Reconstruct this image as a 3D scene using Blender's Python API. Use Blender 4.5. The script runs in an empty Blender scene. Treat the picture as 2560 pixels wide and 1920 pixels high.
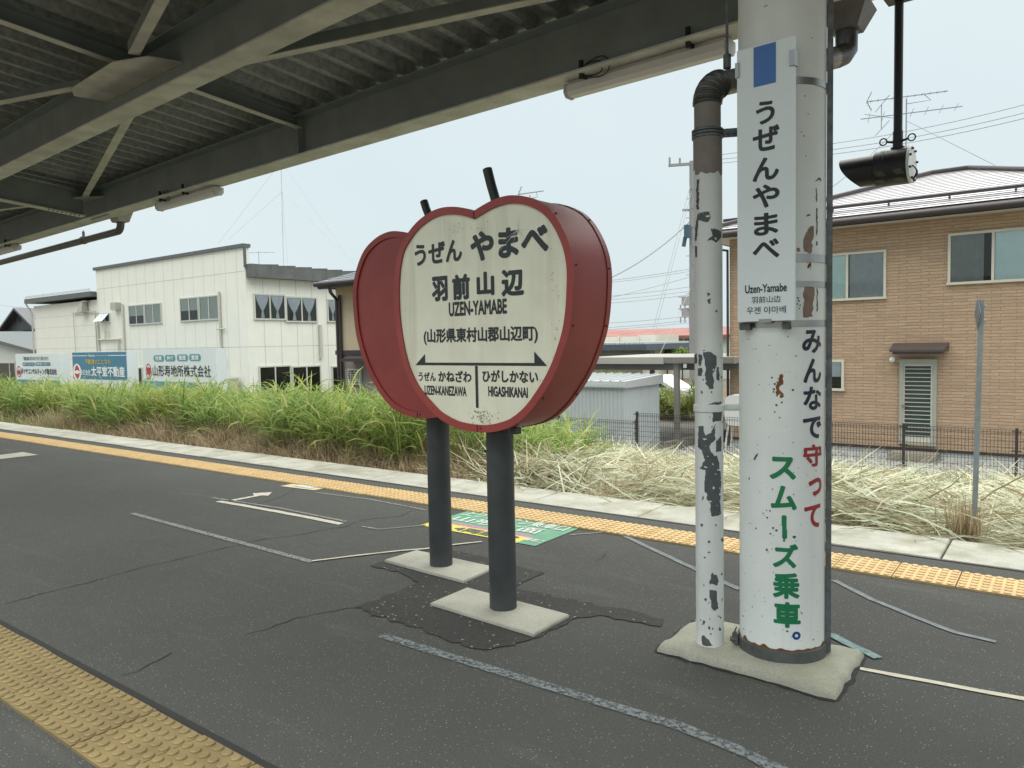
import bpy, bmesh, math, random
import numpy as np
from mathutils import Vector, Matrix, noise

random.seed(7)
rng = np.random.default_rng(11)
scene = bpy.context.scene
COL = scene.collection

# ------------------------------------------------------------------ camera
FPX, CXP, CYP, EYE = 1863.75, 1280.0, 960.0, 1.32      # focal length in px of the 2560x1920 photo, eye height over the platform
YAW, PITCH, ROLL = 0.64386, -0.05659, -0.02006


def cam_axes():
    cy, sy = math.cos(YAW), math.sin(YAW)
    rz = np.array([[cy, -sy, 0], [sy, cy, 0], [0, 0, 1]])
    f = np.array([0, math.cos(PITCH), math.sin(PITCH)])
    r = np.array([1.0, 0, 0])
    u = np.cross(r, f)
    c, s = math.cos(ROLL), math.sin(ROLL)
    return rz @ (c * r + s * u), rz @ (-s * r + c * u), rz @ f


AR, AU, AF = cam_axes()
cam_data = bpy.data.cameras.new("camera")
cam_data.sensor_width = 36.0
cam_data.lens = FPX / 2560 * 36.0
cam_data.clip_start = 0.05
cam_data.clip_end = 3000
cam = bpy.data.objects.new("camera", cam_data)
COL.objects.link(cam)
cam.matrix_world = Matrix(((AR[0], AU[0], -AF[0], 0), (AR[1], AU[1], -AF[1], 0), (AR[2], AU[2], -AF[2], EYE), (0, 0, 0, 1)))
scene.camera = cam

# ------------------------------------------------------------------ sky, sun, exposure
SUN_EL, SUN_ROT = math.radians(85), math.radians(165)
world = bpy.data.worlds.new("World")
scene.world = world
world.use_nodes = True
wn = world.node_tree
for n in list(wn.nodes):
    wn.nodes.remove(n)
w_out = wn.nodes.new("ShaderNodeOutputWorld")
w_bg = wn.nodes.new("ShaderNodeBackground")
w_sky = wn.nodes.new("ShaderNodeTexSky")
w_sky.sky_type = 'NISHITA'
w_sky.sun_disc = False
w_sky.sun_elevation = SUN_EL
w_sky.sun_rotation = SUN_ROT
w_sky.air_density = 1.0
w_sky.dust_density = 6.0
w_sky.ozone_density = 1.0
w_tc = wn.nodes.new("ShaderNodeTexCoord")
w_noise = wn.nodes.new("ShaderNodeTexNoise")
w_noise.inputs['Scale'].default_value = 1.6
w_noise.inputs['Detail'].default_value = 3.0
w_ramp = wn.nodes.new("ShaderNodeValToRGB")           # even overcast deck, very slightly mottled
w_ramp.color_ramp.elements[0].position = 0.3
w_ramp.color_ramp.elements[0].color = (5.95, 6.95, 7.2, 1)
w_ramp.color_ramp.elements[1].position = 0.75
w_ramp.color_ramp.elements[1].color = (6.65, 7.5, 7.7, 1)
w_mix = wn.nodes.new("ShaderNodeMix")
w_mix.data_type = 'RGBA'
w_mix.inputs[0].default_value = 0.90
wn.links.new(w_tc.outputs['Generated'], w_noise.inputs['Vector'])
wn.links.new(w_noise.outputs['Fac'], w_ramp.inputs['Fac'])
wn.links.new(w_sky.outputs['Color'], w_mix.inputs[6])
wn.links.new(w_ramp.outputs['Color'], w_mix.inputs[7])
wn.links.new(w_mix.outputs[2], w_bg.inputs['Color'])
w_bg.inputs['Strength'].default_value = 0.10
wn.links.new(w_bg.outputs['Background'], w_out.inputs['Surface'])

sun_d = bpy.data.lights.new("sun", 'SUN')
sun_d.energy = 5.0
sun_d.angle = math.radians(112)
sun_d.color = (1.0, 0.96, 0.88)
sun = bpy.data.objects.new("sun", sun_d)
COL.objects.link(sun)
# the bright part of the cloud deck stands almost overhead
sd = Vector((math.sin(SUN_ROT) * math.cos(SUN_EL), -math.cos(SUN_ROT) * math.cos(SUN_EL), math.sin(SUN_EL)))
sun.rotation_euler = sd.to_track_quat('Z', 'Y').to_euler()
w_sky.sun_rotation = math.atan2(sd.x, sd.y)
scene.view_settings.view_transform = 'Standard'
scene.view_settings.look = 'None'
scene.view_settings.exposure = 0.32
scene.view_settings.gamma = 1.0
scene.cycles.max_bounces = 6
scene.cycles.transparent_max_bounces = 12
scene.cycles.use_denoising = True

# ------------------------------------------------------------------ points in the place
SA = math.radians(-3.0)                                # canopy, pillar and name signs stand 3 degrees off the platform edge
SC, SS = math.cos(SA), math.sin(SA)


def ray(px, py):
    return AR * ((px - CXP) / FPX) - AU * ((py - CYP) / FPX) + AF


def G(px, py, z=0.0):
    d = ray(px, py)
    t = (z - EYE) / d[2]
    return np.array([d[0] * t, d[1] * t, z])


def AT(px, py, Y):
    d = ray(px, py)
    t = Y / d[1]
    return np.array([d[0] * t, Y, EYE + d[2] * t])


def ATX(px, py, X):
    d = ray(px, py)
    t = X / d[0]
    return np.array([X, d[1] * t, EYE + d[2] * t])


def S2W(xs, ys, z=0.0):
    return np.array([SC * xs - SS * ys, SS * xs + SC * ys, z])


def W2S(p):
    return np.array([SC * p[0] + SS * p[1], -SS * p[0] + SC * p[1], p[2]])


def ATS(px, py, ys):
    d = ray(px, py)
    t = ys / (-SS * d[0] + SC * d[1])
    return W2S(np.array([d[0] * t, d[1] * t, EYE + d[2] * t]))


# ------------------------------------------------------------------ mesh building
class MB:
    def __init__(self):
        self.v, self.f, self.m = [], [], []

    def add(self, vs, fs, m=0):
        b = len(self.v)
        self.v += [tuple(float(c) for c in p) for p in vs]
        self.f += [tuple(b + i for i in f) for f in fs]
        self.m += [m] * len(fs)
        return self

    def box(self, lo, hi, m=0):
        x0, y0, z0 = lo
        x1, y1, z1 = hi
        self.add([(x0, y0, z0), (x1, y0, z0), (x1, y1, z0), (x0, y1, z0), (x0, y0, z1), (x1, y0, z1), (x1, y1, z1), (x0, y1, z1)],
                 [(3, 2, 1, 0), (4, 5, 6, 7), (0, 1, 5, 4), (1, 2, 6, 5), (2, 3, 7, 6), (3, 0, 4, 7)], m)
        return self

    def bar(self, p, q, w, h, m=0, up=(0, 0, 1)):
        """box from p to q, w across, h along up"""
        p, q = Vector(p), Vector(q)
        d = (q - p).normalized()
        s = d.cross(Vector(up))
        if s.length < 1e-6:
            s = d.cross(Vector((1, 0, 0)))
        s.normalize()
        u = s.cross(d).normalized()
        vs = []
        for e in (p, q):
            for a, b in ((-1, -1), (1, -1), (1, 1), (-1, 1)):
                vs.append(e + s * (a * w / 2) + u * (b * h / 2))
        self.add(vs, [(3, 2, 1, 0), (4, 5, 6, 7), (0, 1, 5, 4), (1, 2, 6, 5), (2, 3, 7, 6), (3, 0, 4, 7)], m)
        return self

    def tube(self, path, r, n=12, m=0, caps=True):
        P = [Vector(p) for p in path]
        rs = r if isinstance(r, (list, tuple)) else [r] * len(P)
        t0 = (P[1] - P[0]).normalized()
        a = t0.orthogonal().normalized()
        vs, fs = [], []
        for i, p in enumerate(P):
            if i == 0:
                t = t0
            elif i == len(P) - 1:
                t = (P[i] - P[i - 1]).normalized()
            else:
                t = ((P[i] - P[i - 1]).normalized() + (P[i + 1] - P[i]).normalized()).normalized()
            a = (a - t * a.dot(t)).normalized()
            b = t.cross(a)
            for k in range(n):
                th = 2 * math.pi * k / n
                vs.append(p + (a * math.cos(th) + b * math.sin(th)) * rs[i])
        for i in range(len(P) - 1):
            for k in range(n):
                fs.append((i * n + k, i * n + (k + 1) % n, (i + 1) * n + (k + 1) % n, (i + 1) * n + k))
        if caps:
            fs.append(tuple(range(n - 1, -1, -1)))
            fs.append(tuple((len(P) - 1) * n + k for k in range(n)))
        self.add(vs, fs, m)
        return self

    def prism(self, poly, a, b, axis='z', m=0):
        """poly: 2-D outline; extruded from a to b along axis (x: poly=(y,z), y: poly=(x,z), z: poly=(x,y))"""
        def P(p, t):
            return {'x': (t, p[0], p[1]), 'y': (p[0], t, p[1]), 'z': (p[0], p[1], t)}[axis]
        n = len(poly)
        vs = [P(p, a) for p in poly] + [P(p, b) for p in poly]
        fs = [tuple(range(n - 1, -1, -1)), tuple(range(n, 2 * n))] + [(i, (i + 1) % n, n + (i + 1) % n, n + i) for i in range(n)]
        self.add(vs, fs, m)
        return self

    def lathe(self, prof, c, n=24, m=0):
        """prof: (radius, z) list about the vertical axis through c"""
        vs, fs = [], []
        for r, z in prof:
            for k in range(n):
                th = 2 * math.pi * k / n
                vs.append((c[0] + r * math.cos(th), c[1] + r * math.sin(th), c[2] + z))
        for i in range(len(prof) - 1):
            for k in range(n):
                fs.append((i * n + k, i * n + (k + 1) % n, (i + 1) * n + (k + 1) % n, (i + 1) * n + k))
        self.add(vs, fs, m)
        return self

    def xf(self, fn):
        self.v = [tuple(fn(np.array(p))) for p in self.v]
        return self

    def s2w(self):
        self.v = [tuple(S2W(*p)) for p in self.v]
        return self


WM = {}


def obj(name, mb, mats, parent=None, smooth=False, fix=True, label=None):
    me = bpy.data.meshes.new(name)
    v = np.array(mb.v, dtype=float).reshape(-1, 3)
    if parent is not None:
        w = WM[parent.name]
        v = (v - np.array(w[0])) @ np.array([[math.cos(w[1]), -math.sin(w[1]), 0], [math.sin(w[1]), math.cos(w[1]), 0], [0, 0, 1]])
    me.from_pydata(v.tolist(), [], mb.f)
    if not isinstance(mats, (list, tuple)):
        mats = [mats]
    for mt in mats:
        me.materials.append(mt)
    me.polygons.foreach_set("material_index", mb.m)
    if fix:
        bm = bmesh.new()
        bm.from_mesh(me)
        bmesh.ops.recalc_face_normals(bm, faces=bm.faces)
        bm.to_mesh(me)
        bm.free()
    if smooth:
        me.polygons.foreach_set("use_smooth", [True] * len(me.polygons))
        try:
            me.set_sharp_from_angle(angle=math.radians(35))
        except Exception:
            pass
    me.update()
    o = bpy.data.objects.new(name, me)
    COL.objects.link(o)
    if parent is not None:
        o.parent = parent
        WM[o.name] = WM[parent.name]
    else:
        WM[o.name] = ((0, 0, 0), 0.0)
    if label:
        o["label"] = label
    return o


def thing(name, label, cat, loc=(0, 0, 0), rz=0.0, group=None):
    o = bpy.data.objects.new(name, None)
    o.empty_display_size = 0.2
    COL.objects.link(o)
    o.location = tuple(loc)
    o.rotation_euler = (0, 0, rz)
    WM[o.name] = (tuple(loc), rz)
    return tag(o, label, cat, group)


def tag(o, label, cat, group=None, kind=None):
    o["label"] = label
    o["category"] = cat
    if group:
        o["group"] = group
    if kind:
        o["kind"] = kind
    return o


def struct(name, mb, mats, label, cat, **k):
    return tag(obj(name, mb, mats, **k), label, cat, kind="structure")


# ------------------------------------------------------------------ materials
def new_mat(name):
    mt = bpy.data.materials.new(name)
    mt.use_nodes = True
    nt = mt.node_tree
    b = nt.nodes["Principled BSDF"]
    return mt, nt, b


def N(nt, kind, **k):
    n = nt.nodes.new("ShaderNode" + kind)
    for a, v in k.items():
        if hasattr(n, a):
            setattr(n, a, v)
        else:
            n.inputs[a.replace('_', ' ')].default_value = v
    return n


def mixc(nt, fac, a, b, mode='MIX'):
    n = nt.nodes.new("ShaderNodeMix")
    n.data_type = 'RGBA'
    n.blend_type = mode
    for sock, v in ((n.inputs[0], fac), (n.inputs[6], a), (n.inputs[7], b)):
        if hasattr(v, 'is_linked'):
            nt.links.new(v, sock)
        elif isinstance(v, (int, float)):
            sock.default_value = v
        else:
            sock.default_value = (*v, 1) if len(v) == 3 else v
    return n.outputs[2]


def ramp(nt, src, p0, p1, c0=(0, 0, 0), c1=(1, 1, 1)):
    r = nt.nodes.new("ShaderNodeValToRGB")
    r.color_ramp.elements[0].position = p0
    r.color_ramp.elements[1].position = p1
    r.color_ramp.elements[0].color = (*c0, 1)
    r.color_ramp.elements[1].color = (*c1, 1)
    nt.links.new(src, r.inputs['Fac'])
    return r.outputs['Color']


def coords(nt, scale=(1, 1, 1), kind='Object'):
    tc = nt.nodes.new("ShaderNodeTexCoord")
    mp = nt.nodes.new("ShaderNodeMapping")
    mp.inputs['Scale'].default_value = scale
    nt.links.new(tc.outputs[kind], mp.inputs['Vector'])
    return mp.outputs['Vector']


def noise_tex(nt, vec, scale, detail=4, rough=0.6):
    n = N(nt, "TexNoise")
    n.inputs['Scale'].default_value = scale
    n.inputs['Detail'].default_value = detail
    n.inputs['Roughness'].default_value = rough
    nt.links.new(vec, n.inputs['Vector'])
    return n.outputs['Fac']


def bump(nt, b, h, strength=0.3, dist=0.01):
    n = N(nt, "Bump")
    n.inputs['Strength'].default_value = strength
    n.inputs['Distance'].default_value = dist
    nt.links.new(h, n.inputs['Height'])
    nt.links.new(n.outputs['Normal'], b.inputs['Normal'])


def paint(name, col, rough=0.5, metal=0.0, var=0.12, scale=3.0, streak=0.0, dirt=(0.12, 0.11, 0.09), grain=0.0, spec=0.4):
    """a surface with its own colour, uneven wear and (streak) run-down dirt"""
    mt, nt, b = new_mat(name)
    v = coords(nt)
    dark = tuple(c * (1 - var) for c in col)
    lite = tuple(min(1, c * (1 + var * 0.6)) for c in col)
    c = mixc(nt, ramp(nt, noise_tex(nt, v, scale, 6), 0.3, 0.7), dark, lite)
    if streak > 0:
        vs = coords(nt, (1, 1, 0.06))
        st = ramp(nt, noise_tex(nt, vs, 9.0, 5), 0.5, 0.78)
        pa = ramp(nt, noise_tex(nt, v, 1.3, 3), 0.35, 0.65)
        k = N(nt, "Math", operation='MULTIPLY')
        nt.links.new(st, k.inputs[0])
        nt.links.new(pa, k.inputs[1])
        k2 = N(nt, "Math", operation='MULTIPLY')
        nt.links.new(k.outputs[0], k2.inputs[0])
        k2.inputs[1].default_value = streak
        c = mixc(nt, k2.outputs[0], c, dirt)
    nt.links.new(c, b.inputs['Base Color'])
    b.inputs['Roughness'].default_value = rough
    b.inputs['Metallic'].default_value = metal
    b.inputs['Specular IOR Level'].default_value = spec
    if grain > 0:
        bump(nt, b, noise_tex(nt, v, 90, 3), grain, 0.004)
    return mt


def flat(name, col, rough=0.5, metal=0.0):
    return paint(name, col, rough, metal, var=0.05, scale=6)


def asphalt_mat(name, col, speck=0.5, rough_scale=1.0):
    mt, nt, b = new_mat(name)
    v = coords(nt)
    big = noise_tex(nt, v, 0.55, 5, 0.6)
    med = noise_tex(nt, v, 5.0, 6, 0.7)
    fine = noise_tex(nt, v, 150 * rough_scale, 4, 0.75)
    c = mixc(nt, ramp(nt, big, 0.32, 0.7), tuple(x * 0.82 for x in col), tuple(x * 1.16 for x in col))
    c = mixc(nt, mixc(nt, 1.0, ramp(nt, med, 0.3, 0.7), (0.5, 0.5, 0.5), 'MULTIPLY'), c, tuple(x * 0.72 for x in col))
    c = mixc(nt, ramp(nt, fine, 0.38, 0.62), tuple(x * 0.55 for x in col), c)
    st = ramp(nt, noise_tex(nt, v, 1.7, 8, 0.72), 0.56, 0.70)          # old damp stains and scuffed pale areas
    c = mixc(nt, mixc(nt, 1.0, st, (0.38, 0.38, 0.38), 'MULTIPLY'), c, tuple(x * 0.55 for x in col))
    sc = ramp(nt, noise_tex(nt, coords(nt, (0.25, 1.6, 1)), 2.3, 7, 0.7), 0.58, 0.75)
    c = mixc(nt, mixc(nt, 1.0, sc, (0.30, 0.30, 0.30), 'MULTIPLY'), c, tuple(x * 1.7 for x in col))
    vo = N(nt, "TexVoronoi")
    vo.inputs['Scale'].default_value = 88 * rough_scale
    nt.links.new(v, vo.inputs['Vector'])
    dot = ramp(nt, vo.outputs['Distance'], 0.10, 0.26, (1, 1, 1), (0, 0, 0))
    sel = N(nt, "SeparateColor")
    nt.links.new(vo.outputs['Color'], sel.inputs[0])
    pick = ramp(nt, sel.outputs[0], 0.66, 0.80)
    k = N(nt, "Math", operation='MULTIPLY')
    nt.links.new(dot, k.inputs[0])
    nt.links.new(pick, k.inputs[1])
    k2 = N(nt, "Math", operation='MULTIPLY')
    nt.links.new(k.outputs[0], k2.inputs[0])
    k2.inputs[1].default_value = speck * 0.8
    c = mixc(nt, k2.outputs[0], c, (0.42, 0.41, 0.37))
    nt.links.new(c, b.inputs['Base Color'])
    b.inputs['Roughness'].default_value = 0.85
    b.inputs['Specular IOR Level'].default_value = 0.3
    bump(nt, b, fine, 0.5, 0.006)
    return mt


def blade_mat(name, stops, transl=0.25):
    """each blade its own colour from a range"""
    mt, nt, b = new_mat(name)
    g = N(nt, "NewGeometry")
    r = nt.nodes.new("ShaderNodeValToRGB")
    els = r.color_ramp.elements
    while len(els) < len(stops):
        els.new(0.5)
    for e, (p, c) in zip(els, stops):
        e.position = p
        e.color = (*c, 1)
    nt.links.new(g.outputs['Random Per Island'], r.inputs['Fac'])
    nt.links.new(r.outputs['Color'], b.inputs['Base Color'])
    b.inputs['Roughness'].default_value = 0.55
    b.inputs['Specular IOR Level'].default_value = 0.25
    tr = N(nt, "BsdfTranslucent")
    nt.links.new(r.outputs['Color'], tr.inputs['Color'])
    mx = N(nt, "MixShader")
    mx.inputs[0].default_value = transl
    nt.links.new(b.outputs[0], mx.inputs[1])
    nt.links.new(tr.outputs[0], mx.inputs[2])
    nt.links.new(mx.outputs[0], nt.nodes["Material Output"].inputs['Surface'])
    return mt


def glass_mat(name, tint=(0.93, 0.97, 0.97)):
    mt, nt, b = new_mat(name)
    nt.nodes.remove(b)
    fr = N(nt, "Fresnel")
    fr.inputs['IOR'].default_value = 1.5
    t = N(nt, "BsdfTransparent")
    t.inputs['Color'].default_value = (*tint, 1)
    g = N(nt, "BsdfGlossy")
    g.inputs['Roughness'].default_value = 0.02
    mx = N(nt, "MixShader")
    nt.links.new(fr.outputs[0], mx.inputs[0])
    nt.links.new(t.outputs[0], mx.inputs[1])
    nt.links.new(g.outputs[0], mx.inputs[2])
    nt.links.new(mx.outputs[0], nt.nodes["Material Output"].inputs['Surface'])
    return mt


def brick_mat(name, c1, c2, mortar, bw, bh):
    """split-face siding: long low stones, uneven in tone, on a wall in the xz plane"""
    mt, nt, b = new_mat(name)
    tc = N(nt, "TexCoord")
    sp = N(nt, "SeparateXYZ")
    nt.links.new(tc.outputs['Object'], sp.inputs[0])
    ad = N(nt, "Math", operation='ADD')
    nt.links.new(sp.outputs[0], ad.inputs[0])
    nt.links.new(sp.outputs[1], ad.inputs[1])
    cb = N(nt, "CombineXYZ")
    nt.links.new(ad.outputs[0], cb.inputs[0])
    nt.links.new(sp.outputs[2], cb.inputs[1])
    dis = N(nt, "TexNoise")
    dis.inputs['Scale'].default_value = 9.0
    nt.links.new(cb.outputs[0], dis.inputs['Vector'])
    dm = N(nt, "VectorMath", operation='MULTIPLY_ADD')
    nt.links.new(dis.outputs['Color'], dm.inputs[0])
    dm.inputs[1].default_value = (0.03, 0.022, 0)
    nt.links.new(cb.outputs[0], dm.inputs[2])
    br = N(nt, "TexBrick")
    br.inputs['Scale'].default_value = 1.0
    br.inputs['Brick Width'].default_value = bw
    br.inputs['Row Height'].default_value = bh
    br.inputs['Mortar Size'].default_value = 0.006
    br.inputs['Mortar Smooth'].default_value = 0.4
    br.inputs['Color1'].default_value = (*c1, 1)
    br.inputs['Color2'].default_value = (*c2, 1)
    br.inputs['Mortar'].default_value = (*mortar, 1)
    br.offset = 0.37
    nt.links.new(dm.outputs[0], br.inputs['Vector'])
    n2 = noise_tex(nt, coords(nt, (3, 3, 16)), 2.2, 5, 0.7)
    c = mixc(nt, mixc(nt, 1.0, ramp(nt, n2, 0.35, 0.75), (0.6, 0.6, 0.6), 'MULTIPLY'), br.outputs['Color'], tuple(x * 0.55 for x in c1))
    nt.links.new(c, b.inputs['Base Color'])
    b.inputs['Roughness'].default_value = 0.85
    hm = N(nt, "Math", operation='ADD')
    nt.links.new(br.outputs['Fac'], hm.inputs[0])
    hm.inputs[1].default_value = 0
    iv = N(nt, "Math", operation='SUBTRACT')
    iv.inputs[0].default_value = 1
    nt.links.new(br.outputs['Fac'], iv.inputs[1])
    nh = N(nt, "Math", operation='ADD')
    nt.links.new(iv.outputs[0], nh.inputs[0])
    nt.links.new(n2, nh.inputs[1])
    bump(nt, b, nh.outputs[0], 0.7, 0.02)
    return mt


def concrete_mat(name, col, moss=0.0, scale=1.0):
    mt, nt, b = new_mat(name)
    v = coords(nt)
    a = noise_tex(nt, v, 2.0 * scale, 7, 0.65)
    f = noise_tex(nt, v, 110 * scale, 4, 0.7)
    c = mixc(nt, ramp(nt, a, 0.3, 0.72), tuple(x * 0.72 for x in col), tuple(min(1, x * 1.12) for x in col))
    c = mixc(nt, mixc(nt, 1.0, ramp(nt, f, 0.35, 0.6, (1, 1, 1), (0, 0, 0)), (0.45, 0.45, 0.45), 'MULTIPLY'), c, tuple(x * 0.5 for x in col))
    if moss > 0:
        k = ramp(nt, noise_tex(nt, v, 3.4, 6, 0.6), 0.46, 0.7)
        c = mixc(nt, mixc(nt, 1.0, k, (moss, moss, moss), 'MULTIPLY'), c, (0.20, 0.19, 0.10))
    nt.links.new(c, b.inputs['Base Color'])
    b.inputs['Roughness'].default_value = 0.9
    b.inputs['Specular IOR Level'].default_value = 0.2
    bump(nt, b, f, 0.35, 0.004)
    return mt


# ------------------------------------------------------------------ lettering
_txt_cache = {}


def text_geo(s):
    """outline of a string as triangles, scaled to a 1 x 1 box; returns verts (u,v), faces, aspect"""
    key = s
    if key in _txt_cache:
        return _txt_cache[key]
    cu = bpy.data.curves.new("t", 'FONT')
    cu.body = s
    cu.size = 1.0
    cu.resolution_u = 5
    o = bpy.data.objects.new("t", cu)
    COL.objects.link(o)
    dg = bpy.context.evaluated_depsgraph_get()
    me = bpy.data.meshes.new_from_object(o.evaluated_get(dg))
    v = np.array([p.co[:2] for p in me.vertices]) if len(me.vertices) else np.zeros((0, 2))
    f = [tuple(p.vertices) for p in me.polygons]
    bpy.data.objects.remove(o)
    bpy.data.curves.remove(cu)
    bpy.data.meshes.remove(me)
    lo, hi = v.min(0), v.max(0)
    _txt_cache[key] = (v, f, lo, hi)
    return _txt_cache[key]


def text_layers(s, bold):
    """heavier rounded strokes: the outline repeated round a small circle, each copy a hair higher; boxed to 0..1"""
    v, f, lo, hi = text_geo(s)
    k = 12 if bold > 0.012 else (6 if bold > 0 else 0)
    offs = [(bold * math.cos(2 * math.pi * i / k), bold * math.sin(2 * math.pi * i / k)) for i in range(k)] + [(0.0, 0.0)]
    return [(((v + np.array(o)) - (lo - bold)) / (hi - lo + 2 * bold), f) for o in offs]


def put_text(mb, s, fn, bold=0.0, m=0, nrm=(0, -1, 0), step=0.00004):
    """fn maps (u,v) in the unit box to a 3-D point"""
    for i, (v, f) in enumerate(text_layers(s, bold)):
        d = np.array(nrm, float) * step * i
        mb.add([np.array(fn(a, b)) + d for a, b in v], f, m)


def box_fn(x0, x1, z0, z1, y):
    return lambda u, v: (x0 + (x1 - x0) * u, y, z0 + (z1 - z0) * v)

# ================================================================== GROUND, PLATFORM
M_ASPH = asphalt_mat("asphalt", (0.098, 0.100, 0.092), 0.9)
M_PATCH = asphalt_mat("asphalt_repair", (0.062, 0.062, 0.057), 1.0, 0.42)
M_SLAB = concrete_mat("edge_slab_concrete", (0.52, 0.52, 0.455), moss=0.6)
M_FOOT = concrete_mat("footing_concrete", (0.50, 0.49, 0.42), moss=0.25)
M_PAD = concrete_mat("pad_concrete", (0.40, 0.40, 0.33), moss=0.65)
M_GAP = flat("dark_joint", (0.034, 0.034, 0.033), 0.95)
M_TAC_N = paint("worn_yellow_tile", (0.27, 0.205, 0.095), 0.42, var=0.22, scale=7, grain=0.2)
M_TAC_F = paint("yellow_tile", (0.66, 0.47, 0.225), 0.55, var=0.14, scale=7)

# platform body with an asphalt top
m = MB()
m.box((-60, 0.25, -1.0), (14, 5.44, -0.06))
struct("platform_base", m, concrete_mat("platform_concrete", (0.33, 0.32, 0.28)), "concrete body of the station platform under its paving", "platform")
m = MB()
m.add([(-60, 0.25, 0), (14, 0.25, 0), (14, 4.90, 0), (-60, 4.90, 0), (-60, 0.25, -0.06), (14, 0.25, -0.06), (14, 4.90, -0.06), (-60, 4.90, -0.06)],
      [(0, 1, 2, 3), (4, 5, 1, 0), (3, 2, 6, 7), (5, 6, 2, 1), (7, 4, 0, 3)])
struct("platform_surface", m, M_ASPH, "dark grey asphalt surface of the station platform", "platform")

# concrete edge slabs with real joints
m = MB()
y0s, y1s = 4.915, 5.42
joint_x = G(2349.5, 1400.7)[0]
k = -62
x = joint_x - 62 * 0.985
while x < 13:
    L = 0.985
    dz = rng.uniform(-0.003, 0.003)
    e = 0.006
    a, b2 = x + 0.006, x + L - 0.006
    vs = [(a + e, y0s + e, 0.006 + dz), (b2 - e, y0s + e, 0.006 + dz), (b2 - e, y1s - e, 0.006 + dz), (a + e, y1s - e, 0.006 + dz),
          (a, y0s, -0.002 + dz), (b2, y0s, -0.002 + dz), (b2, y1s, -0.002 + dz), (a, y1s, -0.002 + dz),
          (a, y0s, -0.055), (b2, y0s, -0.055), (b2, y1s, -0.055), (a, y1s, -0.055)]
    m.add(vs, [(0, 1, 2, 3)] + [(4 + i, 4 + (i + 1) % 4, (i + 1) % 4, i) for i in range(4)] + [(8 + i, 8 + (i + 1) % 4, 4 + (i + 1) % 4, 4 + i) for i in range(4)])
    x += L
struct("platform_edge", m, M_SLAB, "pale concrete edge slabs along the grass side of the platform", "platform edge")


# tactile paving: 300 mm tiles of 6 x 6 flat-topped domes
def tactile(name, y_lo, x_a, x_b, mat, label, x_phase, seg=10):
    m = MB()
    T = 0.30
    n0 = math.floor((x_a - x_phase) / T)
    xt = x_phase + n0 * T
    while xt < x_b:
        g = 0.0035
        dz = 0.004 + rng.uniform(0, 0.003)
        yj = rng.uniform(-0.003, 0.003)
        xa, xb, ya, yb = xt + g, xt + T - g, y_lo + g + yj, y_lo + T - g + yj
        m.add([(xa, ya, dz + 0.006), (xb, ya, dz + 0.006), (xb, yb, dz + 0.006), (xa, yb, dz + 0.006), (xa, ya, -0.01), (xb, ya, -0.01), (xb, yb, -0.01), (xa, yb, -0.01)],
              [(0, 1, 2, 3), (4, 5, 1, 0), (5, 6, 2, 1), (6, 7, 3, 2), (7, 4, 0, 3)])
        near = abs(xt) < 8
        sg = seg if near else 6
        for i in range(6):
            for j in range(6):
                cx, cy = xt + T * (i + 0.5) / 6, y_lo + T * (j + 0.5) / 6 + yj
                vs, z = [], dz + 0.006
                prof = ((0.0185, z - 0.001), (0.0172, z + 0.0050), (0.0140, z + 0.0068))
                for r, zz in prof:
                    for q in range(sg):
                        th = 2 * math.pi * q / sg
                        vs.append((cx + r * math.cos(th), cy + r * math.sin(th), zz))
                fs = [(a * sg + q, a * sg + (q + 1) % sg, (a + 1) * sg + (q + 1) % sg, (a + 1) * sg + q) for a in range(2) for q in range(sg)]
                fs.append(tuple(2 * sg + q for q in range(sg)))
                m.add(vs, fs)
        xt += T
    return struct(name, m, mat, label, "tactile paving", fix=False)


ytn = 1.328
xphase_n = G(301.1, 1725.4)[0]
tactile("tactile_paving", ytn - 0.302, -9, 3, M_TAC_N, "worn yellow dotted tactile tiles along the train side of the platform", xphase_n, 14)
ytf = float(np.mean([G(2259, 1413.2)[1], G(1500, 1290)[1] if False else G(2405.6, 1432.9)[1]]))
xphase_f = G(2405.6, 1432.9)[0]
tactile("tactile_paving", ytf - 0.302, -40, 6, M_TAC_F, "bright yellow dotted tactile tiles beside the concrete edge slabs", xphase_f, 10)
# sunk joints along both rows
m = MB()
m.add([(-12, ytn + 0.004, 0.003), (4, ytn + 0.004, 0.003), (4, ytn + 0.030, 0.003), (-12, ytn + 0.030, 0.003)], [(0, 1, 2, 3)])
m.add([(-45, ytf + 0.003, 0.003), (7, ytf + 0.003, 0.003), (7, ytf + 0.012, 0.003), (-45, ytf + 0.012, 0.003)], [(0, 1, 2, 3)])
m.add([(-60, 4.892, 0.003), (14, 4.892, 0.003), (14, 4.912, 0.003), (-60, 4.912, 0.003)], [(0, 1, 2, 3)])
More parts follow.
